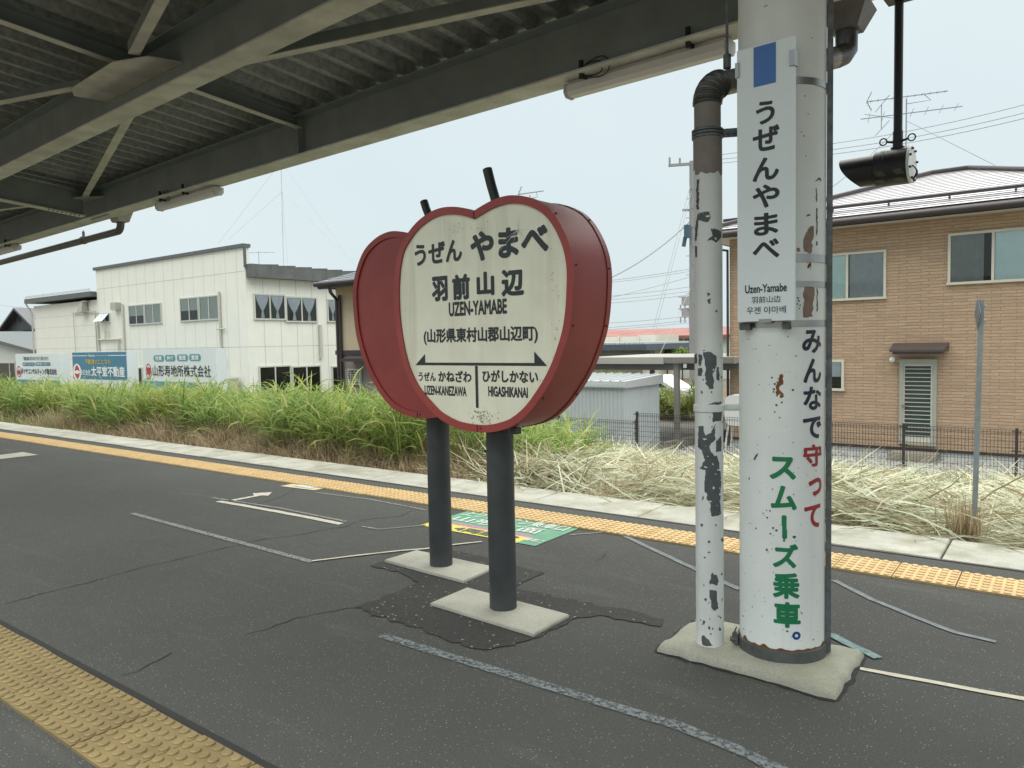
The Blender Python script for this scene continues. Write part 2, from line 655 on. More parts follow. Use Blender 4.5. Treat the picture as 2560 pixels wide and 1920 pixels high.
# cracks in the asphalt
for pts in ([(5, 1512), (130, 1478), (230, 1455), (350, 1420), (420, 1405), (520, 1380), (600, 1362), (660, 1348), (705, 1343), (760, 1336), (810, 1325), (860, 1318), (900, 1302), (940, 1296), (1000, 1291), (1030, 1277), (1066, 1272)],
            [(300, 1690), (345, 1680), (375, 1660), (430, 1632)],
            [(620, 1587), (680, 1568), (745, 1545), (800, 1535), (880, 1520)],
            [(640, 1262), (680, 1250), (720, 1234), (735, 1222)], [(1490, 1405), (1515, 1385)], [(30, 1206), (110, 1192), (180, 1186), (250, 1184)]):
    P = [G(*p) for p in pts]
    Q = []
    for a, b2 in zip(P[:-1], P[1:]):
        n = max(2, int(np.linalg.norm(b2 - a) / 0.03))
        for i in range(n):
            Q.append(a + (b2 - a) * i / n + np.array([rng.normal(0, 0.004), rng.normal(0, 0.006), 0]))
    Q.append(P[-1])
    for i in range(len(Q) - 1):
        d = Q[i + 1] - Q[i]
        nrm = np.array([-d[1], d[0], 0])
        nrm = nrm / (np.linalg.norm(nrm) + 1e-9)
        w0 = 0.0018 + 0.0022 * math.sin(i * 0.37) ** 2
        m.add([(*(Q[i] - nrm * w0)[:2], 0.002), (*(Q[i + 1] - nrm * w0)[:2], 0.002), (*(Q[i + 1] + nrm * w0)[:2], 0.002), (*(Q[i] + nrm * w0)[:2], 0.002)], [(0, 1, 2, 3)])
struct("platform_joint", m, M_GAP, "dark joints and cracks in the platform asphalt", "joint", fix=False)


def ragged(poly, amp, step=0.035):
    out = []
    for a, b2 in zip(poly, poly[1:] + poly[:1]):
        a, b2 = np.array(a), np.array(b2)
        n = max(1, int(np.linalg.norm(b2 - a) / step))
        for i in range(n):
            out.append(a + (b2 - a) * i / n + rng.normal(0, amp, 2) * (0 < i))
    return out


# coarse dark repair round the sign footings and the cable trench to the pillar
pp = [(926, 1415), (1043, 1379), (1126, 1377), (1210, 1393), (1361, 1433), (1287, 1468), (1330, 1480), (1451, 1507), (1580, 1528), (1660, 1548), (1652, 1568), (1580, 1556), (1502, 1539), (1433, 1549), (1334, 1598), (1261, 1617), (1216, 1627), (1196, 1624), (1034, 1570), (909, 1528), (880, 1521), (952, 1497), (1048, 1456), (1006, 1436)]
poly = ragged([tuple(G(*p)[:2]) for p in pp], 0.010)
m = MB()
m.add([(p[0], p[1], 0.004) for p in poly], [tuple(range(len(poly)))])
struct("asphalt_repair", m, M_PATCH, "coarse dark asphalt repair around the name sign footings", "repair patch", fix=False)

# footings of the two signs
for pts, lab in (([(1077, 1515.4), (1333.7, 1594.5), (1423.2, 1546), (1167.5, 1476.9)], "pale concrete footing under the nearer apple name sign"),
                 ([(961.4, 1406.9), (1159.4, 1460.3), (1237, 1425), (1040.9, 1382.5)], "pale concrete footing under the farther apple name sign")):
    P = [G(*p)[:2] for p in pts]
    c = sum(P) / 4
    m = MB()
    top = [(*(c + (p - c) * 0.985), 0.020) for p in P]
    mid = [(*p, 0.014) for p in P]
    bot = [(*p, -0.05) for p in P]
    m.add(top + mid + bot, [(0, 1, 2, 3)] + [(4 + i, 4 + (i + 1) % 4, (i + 1) % 4, i) for i in range(4)] + [(8 + i, 8 + (i + 1) % 4, 4 + (i + 1) % 4, 4 + i) for i in range(4)])
    struct("concrete_footing", m, M_FOOT, lab, "footing")

# painted and taped markings
M_WHITE = paint("worn_white_paint", (0.56, 0.53, 0.44), 0.8, var=0.3, scale=25)
M_GREY = paint("faded_tape", (0.19, 0.19, 0.18), 0.85, var=0.35, scale=30)
M_BLUEG = paint("pale_blue_tape", (0.19, 0.215, 0.225), 0.8, var=0.35, scale=30)
M_TEAL = paint("teal_smear", (0.20, 0.285, 0.285), 0.85, var=0.4, scale=40)


def worn_mat(name, col, amount):
    """thin paint worn through to the asphalt in specks"""
    mt, nt, b = new_mat(name)
    v = coords(nt)
    c = mixc(nt, ramp(nt, noise_tex(nt, v, 14, 4), 0.3, 0.7), tuple(x * 0.8 for x in col), col)
    nt.links.new(c, b.inputs['Base Color'])
    b.inputs['Roughness'].default_value = 0.8
    tr = N(nt, "BsdfTransparent")
    mx = N(nt, "MixShader")
    k = ramp(nt, noise_tex(nt, v, 55, 6, 0.8), amount - 0.06, amount + 0.06)
    nt.links.new(k, mx.inputs[0])
    nt.links.new(tr.outputs[0], mx.inputs[1])
    nt.links.new(b.outputs[0], mx.inputs[2])
    nt.links.new(mx.outputs[0], nt.nodes["Material Output"].inputs['Surface'])
    return mt


M_W1 = worn_mat("worn_pale_blue_tape", (0.20, 0.225, 0.235), 0.47)
M_W2 = worn_mat("worn_cream_line", (0.62, 0.58, 0.46), 0.36)
M_W3 = worn_mat("worn_grey_tape", (0.27, 0.27, 0.255), 0.44)


def strip(pts, w, mat, name, label, z=0.004, px=True):
    P = [G(*p)[:2] if px else np.array(p) for p in pts]
    Q = []
    for a, b2 in zip(P[:-1], P[1:]):
        n = max(1, int(np.linalg.norm(b2 - a) / 0.06))
        Q += [a + (b2 - a) * i / n for i in range(n)]
    Q.append(P[-1])
    L, R = [], []
    for i, q in enumerate(Q):
        d = Q[min(i + 1, len(Q) - 1)] - Q[max(i - 1, 0)]
        nrm = np.array([-d[1], d[0]]) / (np.linalg.norm(d) + 1e-9)
        L.append(q + nrm * (w / 2 + rng.normal(0, 0.0015)))
        R.append(q - nrm * (w / 2 + rng.normal(0, 0.0015)))
    m = MB()
    n = len(Q)
    m.add([(*p, z) for p in L] + [(*p, z) for p in R], [(i, i + 1, n + i + 1, n + i) for i in range(n - 1)])
    return struct(name, m, mat, label, "floor marking", fix=False)


strip([(955, 1590), (1230, 1675), (1500, 1757), (1700, 1818), (1830, 1870), (2020, 1960)], 0.052, M_W1, "floor_line", "worn pale blue tape line running across the nearest asphalt")
strip([(1531, 1326), (1640, 1378), (1745, 1427), (1850, 1475)], 0.038, M_BLUEG, "floor_line", "pale blue tape line slanting down behind the drainpipe")
strip([(2085, 1452), (2180, 1500), (2290, 1545), (2390, 1583), (2490, 1606)], 0.034, M_BLUEG, "floor_line", "pale blue tape line on the asphalt beyond the pillar pad")
strip([(330, 1284), (480, 1325), (640, 1368), (780, 1406)], 0.045, M_W3, "floor_line", "long faded grey tape line that meets the thin cream line")
strip([(780, 1405), (900, 1390), (1000, 1379), (1065, 1374), (1124, 1365)], 0.022, M_W2, "floor_line", "thin cream line reaching the farther apple sign post", z=0.0075)
strip([(1124, 1365), (1205, 1356)], 0.020, M_W2, "floor_line", "short broken cream line between the two apple sign posts", z=0.0075)
strip([(545, 1254), (600, 1263), (700, 1281), (800, 1300), (853, 1311)], 0.055, M_WHITE, "floor_line", "clean cream line beside the floor arrow")
strip([(530, 1245), (700, 1271), (866, 1305)], 0.03, M_W3, "floor_line", "faint grey tape line just behind the cream line")
strip([(905, 1317), (946, 1324), (1010, 1319), (1065, 1314)], 0.020, M_W3, "floor_line", "dashed white line ending behind the farther apple sign post")
strip([(790, 1232), (930, 1250), (1065, 1276)], 0.022, M_W3, "floor_line", "faint grey line near the yellow tactile tiles")
strip([(2150, 1673), (2240, 1690), (2350, 1710), (2470, 1733), (2600, 1756)], 0.030, M_W2, "floor_line", "worn whitish line running from the corner of the pillar pad")
strip([(2075, 1587), (2120, 1612), (2165, 1632), (2195, 1648)], 0.045, M_TEAL, "floor_line", "teal paint smear at the corner of the pillar pad", z=0.006)
strip([(1425, 1338), (1530, 1330)], 0.022, M_W3, "floor_line", "faded grey line at the corner of the green boarding sticker")
# arrow
m = MB()
ap = [(569, 1252), (635, 1240), (632, 1234), (680, 1231.3), (671, 1240), (655, 1239.5), (582, 1253.5)]
m.add([(*G(*p)[:2], 0.004) for p in ap], [tuple(range(len(ap)))])
struct("floor_arrow", m, M_WHITE, "cream arrow painted on the asphalt pointing to the platform edge", "floor marking", fix=False)
# two flat covers let into the asphalt
m = MB()
cp = [(0, 1133), (55, 1131), (95, 1138), (0, 1146)]
cp = [(-60, 1146), (57, 1131), (97, 1138), (-30, 1152)]
m.add([(*G(*p)[:2], 0.005) for p in cp], [(0, 1, 2, 3)])
struct("access_cover", m, M_FOOT, "pale concrete access cover in the asphalt far down the platform", "cover", fix=False)
M_STK = paint("pale_sticker", (0.55, 0.62, 0.62), 0.5, var=0.15, scale=12)
M_CRM = paint("cream_border", (0.62, 0.50, 0.30), 0.6, var=0.2, scale=12)
t = thing("floor_sticker", "small pale blue floor sticker in a cream border beside the yellow tactile tiles", "floor sticker", (*G(765, 1218)[:2], 0.004))
m = MB()
m.add([(*G(*p)[:2], 0.004) for p in ((700, 1216), (745, 1208), (828, 1219), (785, 1226.5))], [(0, 1, 2, 3)])
obj("border", m, M_CRM, t, fix=False)
m = MB()
m.add([(*G(*p)[:2], 0.0075) for p in ((737, 1217), (762, 1209), (812, 1216), (775, 1222.5))], [(0, 1, 2, 3)])
obj("sheet", m, M_STK, t, fix=False)

# green boarding position sticker, its lettering read from the near side
M_GRN = paint("green_vinyl", (0.115, 0.335, 0.20), 0.5, var=0.16, scale=8)
M_YEL = paint("yellow_vinyl", (0.72, 0.62, 0.10), 0.5, var=0.1, scale=8)
M_PNK = paint("pink_vinyl", (0.50, 0.20, 0.33), 0.5, var=0.4, scale=40)
M_LET = paint("white_vinyl", (0.72, 0.76, 0.70), 0.5, var=0.1, scale=9)
M_INK = paint("dark_vinyl", (0.06, 0.10, 0.08), 0.5, var=0.1, scale=9)
gA, gB, gL = G(1467, 1317), G(1332, 1366), G(1124, 1320)
ang = math.atan2(gB[1] - G(1332 - 120, 1366 - 25)[1], gB[0] - G(1332 - 120, 1366 - 25)[0])
ang = 0.0
gy0, gy1 = gB[1] + 0.005, gA[1] - 0.02
gx1 = 0.5 * (gA[0] + gB[0])
gx0 = gx1 - 1.02
t = thing("boarding_sticker", "green and yellow boarding position sticker on the asphalt behind the nearer apple sign post", "floor sticker", (gx0, gy0, 0.004))
m = MB()
m.add([(gx0, gy0 + 0.20, 0.004), (gx1, gy0 + 0.20, 0.004), (gx1, gy1, 0.004), (gx0, gy1, 0.004)], [(0, 1, 2, 3)])
m.add([(gx1 - 0.15, gy0, 0.004), (gx1, gy0, 0.004), (gx1, gy0 + 0.20, 0.004), (gx1 - 0.15, gy0 + 0.20, 0.004)], [(0, 1, 2, 3)])
obj("green_field", m, M_GRN, t, fix=False)
m = MB()
m.add([(gx0, gy0, 0.004), (gx1 - 0.15, gy0, 0.004), (gx1 - 0.15, gy0 + 0.145, 0.004), (gx0, gy0 + 0.145, 0.004)], [(0, 1, 2, 3)])
obj("yellow_field", m, M_YEL, t, fix=False)
m = MB()
m.add([(gx0, gy0 + 0.145, 0.004), (gx1 - 0.15, gy0 + 0.145, 0.004), (gx1 - 0.15, gy0 + 0.20, 0.004), (gx0, gy0 + 0.20, 0.004)], [(0, 1, 2, 3)])
obj("pink_band", m, M_PNK, t, fix=False)


def floor_fn(x0, x1, ya, yb, z=0.0075):
    return lambda u, v: (x0 + (x1 - x0) * u, ya + (yb - ya) * v, z)


m = MB()
put_text(m, "上りワンマン乗車口", floor_fn(gx0 + 0.04, gx1 - 0.05, gy1 - 0.20, gy1 - 0.06), 0.012, 0, (0, 0, 1))
put_text(m, "山形方面", floor_fn(gx0 + 0.08, gx1 - 0.16, gy0 + 0.235, gy0 + 0.375), 0.012, 0, (0, 0, 1))
put_text(m, "乗車口", floor_fn(gx1 - 0.145, gx1 - 0.01, gy0 + 0.06, gy0 + 0.14), 0.012, 0, (0, 0, 1))
obj("white_lettering", m, M_LET, t, fix=False)
m = MB()
put_text(m, "2・4両編成", floor_fn(gx0 + 0.05, gx1 - 0.20, gy0 + 0.02, gy0 + 0.125), 0.02, 0, (0, 0, 1))
obj("black_lettering", m, M_INK, t, fix=False)

# terrain behind the platform, one sheet to the horizon
PROF = [(-400, -1.0), (5.40, -0.95), (5.43, -0.10), (6.3, -0.12), (8.0, -0.34), (10.0, -0.66), (12.0, -0.96), (14.2, -1.30), (15.0, -1.62), (19.0, -1.66), (60, -1.7), (1500, -1.7)]


def ground_z(y):
    return float(np.interp(y, [p[0] for p in PROF], [p[1] for p in PROF]))


m = MB()
ys = [-400, 5.40] + [5.43 + i * 0.5 for i in range(0, 24)] + [20, 40, 120, 400, 1500]
xs = [-1500, -200, -80, -40] + [-30 + i * 2.0 for i in range(0, 24)] + [40, 200, 1500]
for yy in ys:
    for xx in xs:
        jig = 0.0 if yy < 5.5 or yy > 15 else noise.noise(Vector((xx * 0.6, yy * 0.6, 0))) * 0.05
        m.v.append((xx, yy, ground_z(yy) + jig))
nx = len(xs)
for j in range(len(ys) - 1):
    for i in range(nx - 1):
        m.f.append((j * nx + i, j * nx + i + 1, (j + 1) * nx + i + 1, (j + 1) * nx + i))
        m.m.append(0)
struct("ground", m, paint("soil", (0.13, 0.105, 0.065), 0.95, var=0.35, scale=1.5, grain=0.4), "bare earth and ground behind the station", "ground", smooth=True)
# gravel yard of the brown house and the paved yard beside it
m = MB()
m.add([(-8.2, 15.02, -1.60), (14, 15.02, -1.60), (14, 19.9, -1.58), (-8.2, 19.9, -1.58)], [(0, 1, 2, 3)])
mt, nt, b = new_mat("gravel")
v = coords(nt)
vo = N(nt, "TexVoronoi")
vo.inputs['Scale'].default_value = 22
nt.links.new(v, vo.inputs['Vector'])
gs = N(nt, "SeparateColor")
nt.links.new(vo.outputs['Color'], gs.inputs[0])
nt.links.new(mixc(nt, gs.outputs[0], (0.20, 0.21, 0.21), (0.56, 0.57, 0.56)), b.inputs['Base Color'])
b.inputs['Roughness'].default_value = 0.9
bump(nt, b, vo.outputs['Distance'], 1.0, 0.04)
tag(obj("gravel", m, mt, fix=False), "grey gravel yard in front of the brown house", "gravel", kind="stuff")
m = MB()
m.add([(-40, 15.3, -1.595), (-8.2, 15.3, -1.595), (-8.2, 24, -1.595), (-40, 24, -1.595)], [(0, 1, 2, 3)])
struct("paved_yard", m, asphalt_mat("yard_asphalt", (0.20, 0.20, 0.19), 0.3), "light grey paved yard under the carport", "yard", fix=False)

# ================================================================== APPLE NAME SIGNS
M_RED = paint("apple_red_paint", (0.33, 0.058, 0.052), 0.42, var=0.16, scale=4, streak=0.12, dirt=(0.30, 0.12, 0.11), spec=0.35)
M_CREAM = paint("cream_sign_face", (0.80, 0.795, 0.645), 0.38, var=0.07, scale=5, streak=0.55, dirt=(0.33, 0.27, 0.18))
M_INK2 = paint("sign_ink", (0.030, 0.038, 0.043), 0.45, var=0.2, scale=6)
M_POST = paint("dark_grey_post", (0.052, 0.058, 0.060), 0.5, var=0.28, scale=8, grain=0.12)
M_STEM = paint("black_green_stem", (0.022, 0.030, 0.028), 0.45, var=0.2, scale=8)
M_SEAM = flat("dark_red_seam", (0.05, 0.012, 0.012), 0.7)
M_BLOT = paint("brown_blotch", (0.31, 0.25, 0.17), 0.8, var=0.4, scale=20)

HALF = [(0, 1.923), (0.032, 1.934), (0.087, 1.950), (0.143, 1.961), (0.20, 1.965), (0.26, 1.958), (0.32, 1.942), (0.385, 1.912), (0.432, 1.879), (0.469, 1.838), (0.50, 1.790),
        (0.525, 1.739), (0.542, 1.687), (0.550, 1.636), (0.552, 1.590), (0.549, 1.536), (0.544, 1.472), (0.536, 1.415), (0.521, 1.350), (0.489, 1.268), (0.451, 1.192), (0.411, 1.131),
        (0.364, 1.073), (0.310, 1.015), (0.242, 0.963), (0.177, 0.932), (0.085, 0.909), (0, 0.902)]


def densify(pts, n):
    """smooth closed half-profile resampled (Catmull-Rom)"""
    P = [np.array(p) for p in pts]
    P = [2 * P[0] - P[1]] + P + [P[-1] * np.array([1, 1]) - (P[-2] - P[-1]) * np.array([1, -1])]
    out = []
    for i in range(1, len(P) - 2):
        for k in range(n):
            t = k / n
            a, b2, c, d = P[i - 1:i + 3]
            out.append(0.5 * (2 * b2 + (c - a) * t + (2 * a - 5 * b2 + 4 * c - d) * t * t + (3 * b2 - a - 3 * c + d) * t ** 3))
    out.append(P[-2])
    return out


HALF_L = [(0, 1.923), (0.032, 1.935), (0.087, 1.951), (0.143, 1.961), (0.20, 1.965), (0.26, 1.960), (0.32, 1.944), (0.385, 1.916), (0.437, 1.881), (0.463, 1.858), (0.490, 1.832), (0.518, 1.795), (0.543, 1.727), (0.556, 1.660), (0.563, 1.590), (0.564, 1.512), (0.559, 1.432),
          (0.545, 1.345), (0.525, 1.265), (0.497, 1.190), (0.466, 1.136), (0.427, 1.085), (0.384, 1.044), (0.338, 1.007), (0.288, 0.970), (0.240, 0.945), (0.150, 0.915), (0.075, 0.905), (0, 0.902)]
hp, hl = densify(HALF, 2), densify(HALF_L, 2)


def outline(f):
    """clockwise from the notch; the box is a little fuller on one side"""
    a, b2 = (hp, hl) if f < 0 else (hl, hp)
    return [(p[0], p[1]) for p in a] + [(-p[0], p[1]) for p in b2[-2:0:-1]]


def inset(poly, d):
    n = len(poly)
    res = []
    for i in range(n):
        p0, p1, p2 = (np.array(poly[(i + k) % n]) for k in (-1, 0, 1))
        e1, e2 = p1 - p0, p2 - p1
        n1 = np.array([e1[1], -e1[0]]) / np.linalg.norm(e1)
        n2 = np.array([e2[1], -e2[0]]) / np.linalg.norm(e2)
        b2 = n1 + n2
        L = np.linalg.norm(b2)
        b2 = b2 / L
        res.append(tuple(p1 + b2 * d / max(0.45, float(np.dot(b2, n1)))))
    return res




def apple_sign(label, xs, ys, face_side, stem_xz, front_text):
    """xs, ys: post centre in the pillar frame; face_side -1: lettered face towards the train"""
    root = thing("apple_sign", label, "station sign", S2W(xs, ys, 0.018), SA)
    W = lambda m: m.s2w()
    D = 0.15
    OUT = outline(face_side)
    ink = inset(OUT, 0.031)
    n = len(OUT)
    # box: side wall, back face
    m = MB()
    P3 = lambda p, y: (xs + p[0], ys + y, p[1])
    f, bk = face_side, -face_side
    lip = 0.012
    m.add([P3(p, -D + lip) for p in OUT] + [P3(p, D - lip) for p in OUT], [(i, (i + 1) % n, n + (i + 1) % n, n + i) for i in range(n)])
    shell = obj("shell", W(m), M_RED, root, smooth=True)
    # rims of both faces stand a little proud
    for s in (-1, 1):
        OUT2 = inset(OUT, -0.004)
        m = MB()
        y0, y1, y2 = s * (D - 0.034), s * D, s * (D - 0.008)
        m.add([P3(p, y0) for p in OUT2] + [P3(p, y1) for p in OUT2] + [P3(p, y1) for p in ink] + [P3(p, y2) for p in ink],
              [(a * n + i, a * n + (i + 1) % n, (a + 1) * n + (i + 1) % n, (a + 1) * n + i) for a in range(3) for i in range(n)])
        obj("rim", W(m), M_RED, root)
    m = MB()
    for s in (-1, 1):                                   # fold seams at notch and bottom, rivets
        m.box((xs - 0.0018 - 0.008, ys + s * (D + 0.0012) - 0.001, 0.901), (xs + 0.0018 - 0.008, ys + s * (D + 0.0012) + 0.001, 0.933))
        m.box((xs - 0.0018, ys + s * (D + 0.0012) - 0.001, 1.892), (xs + 0.0018, ys + s * (D + 0.0012) + 0.001, 1.923))
        m.tube([(xs + 0.012, ys + s * D, 0.918), (xs + 0.012, ys + s * (D + 0.004), 0.918)], 0.004, 8)
    for k in range(8, n // 2, 9):
        for y in (-D + 0.022, D - 0.022):
            p = OUT[k]
            q = inset(OUT, -0.008)[k]
            m.tube([P3(p, y), P3(q, y)], 0.0045, 8)
    obj("seam", W(m), M_SEAM, root)
    # lettered face
    m = MB()
    yf = f * (D - 0.010)
    m.add([P3(p, yf) for p in ink], [tuple(range(n))])
    face = obj("sign_face", W(m), M_CREAM, root)
    # plain face on the other side
    m = MB()
    m.add([P3(p, -yf) for p in ink], [tuple(range(n))])
    obj("plain_face", W(m), M_RED, root)
    # lettering
    yt = f * (D - 0.0085)
    sg = -f                                             # text reads left to right seen from its own side

    def bx(x0, x1, z0, z1):
        x0, x1 = x0 + 2.352, x1 + 2.352
        return lambda u, v: (xs + sg * (x0 + (x1 - x0) * u), ys + yt, z0 + (z1 - z0) * v)

    TX = []

    def line(s, fn, bold):
        m = MB()
        put_text(m, s, fn, bold, 0, (0, f, 0))
        TX.append(m)

    line("うぜん", bx(-2.767, -2.441, 1.706, 1.812), 0.034)
    line("やまべ", bx(-2.386, -1.930, 1.695, 1.832), 0.046)
    for ch, a, b2 in (("羽", -2.650, -2.542), ("前", -2.510, -2.395), ("山", -2.352, -2.243), ("辺", -2.200, -2.069)):
        line(ch, bx(a, b2, 1.524 if ch != "山" else 1.535, 1.645), 0.046)
    line("UZEN-YAMABE", bx(-2.537, -2.171, 1.447, 1.516), 0.034)
    line("(山形県東村山郡山辺町)", bx(-2.717, -1.997, 1.312, 1.392), 0.032)
    line("うぜん", bx(-2.762, -2.639, 1.133, 1.177), 0.024)
    line("かねざわ", bx(-2.621, -2.399, 1.131, 1.187), 0.034)
    line("ひがしかない", bx(-2.329, -2.000, 1.136, 1.193), 0.034)
    line("UZEN-KANEZAWA", bx(-2.721, -2.433, 1.064, 1.111), 0.030)
    line("HIGASHIKANAI", bx(-2.294, -2.059, 1.069, 1.117), 0.034)
    for m in TX:
        obj("lettering", W(m), M_INK2, face, fix=False)
    m = MB()
    F = lambda x, z: (xs + sg * (x + 2.352), ys + yt, z)
    m.add([F(-2.782, 1.212), F(-1.948, 1.212), F(-2.019, 1.276), F(-2.019, 1.225), F(-2.711, 1.225), F(-2.711, 1.268)], [(0, 1, 2, 3, 4, 5)])
    m.add([F(-2.374, 1.210), F(-2.357, 1.210), F(-2.357, 1.013), F(-2.374, 1.013)], [(0, 1, 2, 3)])
    obj("arrow", W(m), M_INK2, face, fix=False)
    if front_text:
        # rust blotches low on the face and faint scratches of the cracked film
        m = MB()
        for _ in range(95):
            bxx, bz = xs + rng.normal(0.012, 0.038), rng.uniform(0.938, 1.0) if rng.random() < 0.8 else rng.uniform(1.84, 1.885)
            if bz > 1.5:
                bxx = xs + rng.uniform(-0.16, 0.08)
            r = rng.uniform(0.0008, 0.0032)
            k = 7
            m.add([(bxx + r * rng.uniform(0.5, 1.2) * math.cos(2 * math.pi * i / k), ys + yt, bz + 1.9 * r * rng.uniform(0.5, 1.2) * math.sin(2 * math.pi * i / k)) for i in range(k)], [tuple(range(k))])
        for _ in range(40):
            z = rng.uniform(1.05, 1.75)
            x = 0.50 - 0.35 * max(0, 1.35 - z) - rng.uniform(0.0, 0.05) - 0.02
            r = rng.uniform(0.001, 0.0028)
            m.add([(xs + x + r * math.cos(i), ys + yt, z + r * math.sin(i)) for i in range(6)], [tuple(range(6))])
        obj("blotch", W(m), M_BLOT, face, fix=False)
        m = MB()
        c0 = ATS(1200 + 425 / 4.608, 470 + 480 / 4.608, ys - D)
        for (ex, ey) in ((230, 620), (90, 860), (380, 600), (410, 560), (520, 590), (540, 640), (480, 650), (600, 470), (460, 200), (500, 560), (340, 700), (400, 250), (300, 480)):
            e = ATS(1200 + ex / 4.608, 470 + ey / 4.608, ys - D)
            d = np.array([e[0] - c0[0], e[2] - c0[2]])
            L = np.linalg.norm(d)
            nrm = np.array([-d[1], d[0]]) / L * 0.0011
            m.add([(c0[0] - nrm[0], ys + yt - 0.001, c0[2] - nrm[1]), (c0[0] + nrm[0], ys + yt - 0.001, c0[2] + nrm[1]), (e[0], ys + yt - 0.001, e[2])], [(0, 1, 2)])
        obj("film_crack", W(m), flat("cracked_film", (0.62, 0.64, 0.60), 0.4), face, fix=False)
    # post and stem
    m = MB()
    m.tube([(xs, ys, 0.012), (xs, ys, 0.95)], 0.067, 32)
    m.box((xs + 0.155, ys - 0.1, 0.895), (xs + 0.185, ys - 0.06, 0.925))
    obj("post", W(m), M_POST, root, smooth=True)
    m = MB()
    (bxs, bz), (txs, tz) = stem_xz
    m.tube([(xs, ys, 1.88), (xs + bxs * 0.6, ys, (1.88 + bz) / 2), (xs + bxs, ys, bz), (xs + (bxs + txs) / 2 - 0.002, ys, (bz + tz) / 2), (xs + txs, ys, tz)], 0.0235, 20)
    obj("stem", W(m), M_STEM, root, smooth=True)
    return root


apple_sign("nearer red apple sign with cream lettered face towards the train", -2.358, 2.72, -1, ((0.004, 2.0), (-0.043, 2.148)), True)
apple_sign("farther red apple sign showing its plain red back, partly hidden", -3.112, 3.04, 1, ((-0.030, 2.06), (-0.066, 2.142)), False)

# ================================================================== PILLAR
dl, dr = ray(1849.5, 1600), ray(2061.4, 1600)
al, ar = math.atan2(dl[1], dl[0]), math.atan2(dr[1], dr[0])
half = abs(al - ar) / 2
mid = (al + ar) / 2
g0 = G(1985, 1684)
front = math.hypot(g0[0], g0[1])
PR = front * math.sin(half) / (1 - math.sin(half))
PD = front + PR
PC = np.array([PD * math.cos(mid), PD * math.sin(mid)])
print("PILLAR r", PR, "centre", PC, W2S((*PC, 0)))


def cyl_hit(px, py, c, r):
    d = ray(px, py)
    a = d[0] ** 2 + d[1] ** 2
    b2 = -2 * (d[0] * c[0] + d[1] * c[1])
    cc = c[0] ** 2 + c[1] ** 2 - r * r
    disc = max(0.0, b2 * b2 - 4 * a * cc)
    t = (-b2 - math.sqrt(disc)) / (2 * a)
    return math.atan2(d[1] * t - c[1], d[0] * t - c[0]), EYE + d[2] * t


def cyl_pt(c, r, th, z):
    return (c[0] + r * math.cos(th), c[1] + r * math.sin(th), z)


def in_poly(x, y, poly):
    r = False
    j = len(poly) - 1
    for i in range(len(poly)):
        xi, yi = poly[i]
        xj, yj = poly[j]
        if (yi > y) != (yj > y) and x < (xj - xi) * (y - yi) / (yj - yi + 1e-12) + xi:
            r = not r
        j = i
    return r


def cyl_patch(mb, polys, c, r, cell=0.003, lift=0.0007, jag=0.006, holes=0.0, m=0):
    """wear patches with ragged outlines lying on a cylinder; polys in photo pixels"""
    for poly in polys:
        P = [cyl_hit(x, y, c, r) for x, y in poly]
        A = [(p[0] * r, p[1]) for p in P]
        a0, a1 = min(p[0] for p in A), max(p[0] for p in A)
        z0, z1 = min(p[1] for p in A), max(p[1] for p in A)
        na, nz = max(1, int((a1 - a0) / cell) + 1), max(1, int((z1 - z0) / cell) + 1)
        for i in range(na):
            for j in range(nz):
                a, z = a0 + (i + 0.5) * cell, z0 + (j + 0.5) * cell
                q = Vector((a * 45, z * 45, 3.1))
                da, dz = noise.noise(q) * jag, noise.noise(q + Vector((9, 5, 2))) * jag
                if not in_poly(a + da, z + dz, A):
                    continue
                if holes and noise.noise(Vector((a * 70, z * 70, 8))) > holes:
                    continue
                th0, th1 = (a - cell / 2) / r, (a + cell / 2) / r
                mb.add([cyl_pt(c, r + lift, th0, z - cell / 2), cyl_pt(c, r + lift, th1, z - cell / 2), cyl_pt(c, r + lift, th1, z + cell / 2), cyl_pt(c, r + lift, th0, z + cell / 2)], [(0, 1, 2, 3)], m)


def cyl_dots(mb, pts, c, r, lift=0.0009, m=0):
    for px, py, pr in pts:
        th, z = cyl_hit(px, py, c, r)
        rr = pr * math.hypot(c[0], c[1]) / FPX * 1.1
        vs = []
        for i in range(9):
            a = 2 * math.pi * i / 9
            q = rr * rng.uniform(0.75, 1.15)
            vs.append(cyl_pt(c, r + lift, th + q * math.cos(a) / r, z + q * math.sin(a)))
        mb.add(vs, [tuple(range(9))], m)


def cyl_text(mb, s, box, c, r, bold, lift=0.0012, m=0):
    """one character wrapped on the pillar; box = photo pixels (x0,y0,x1,y1)"""
    x0, y0, x1, y1 = box
    ym = (y0 + y1) / 2
    tA, _ = cyl_hit(x0, ym, c, r)
    tB, _ = cyl_hit(x1, ym, c, r)
    xm = (x0 + x1) / 2
    _, zt = cyl_hit(xm, y0, c, r)
    _, zb = cyl_hit(xm, y1, c, r)
    for lay, (v, f) in enumerate(text_layers(s, bold)):
        bm = bmesh.new()
        vv = [bm.verts.new((a, b2, 0)) for a, b2 in v]
        for q in f:
            try:
                bm.faces.new([vv[i] for i in q])
            except ValueError:
                pass
        for k in range(1, 14):
            bmesh.ops.bisect_plane(bm, geom=bm.verts[:] + bm.edges[:] + bm.faces[:], plane_co=(k / 14, 0, 0), plane_no=(1, 0, 0))
        bm.verts.index_update()
        pts = [cyl_pt(c, r + lift + lay * 0.00004, tA + (tB - tA) * p.co.x, zb + (zt - zb) * p.co.y) for p in bm.verts]
        fs = [tuple(p.index for p in q.verts) for q in bm.faces]
        bm.free()
        mb.add(pts, fs, m)


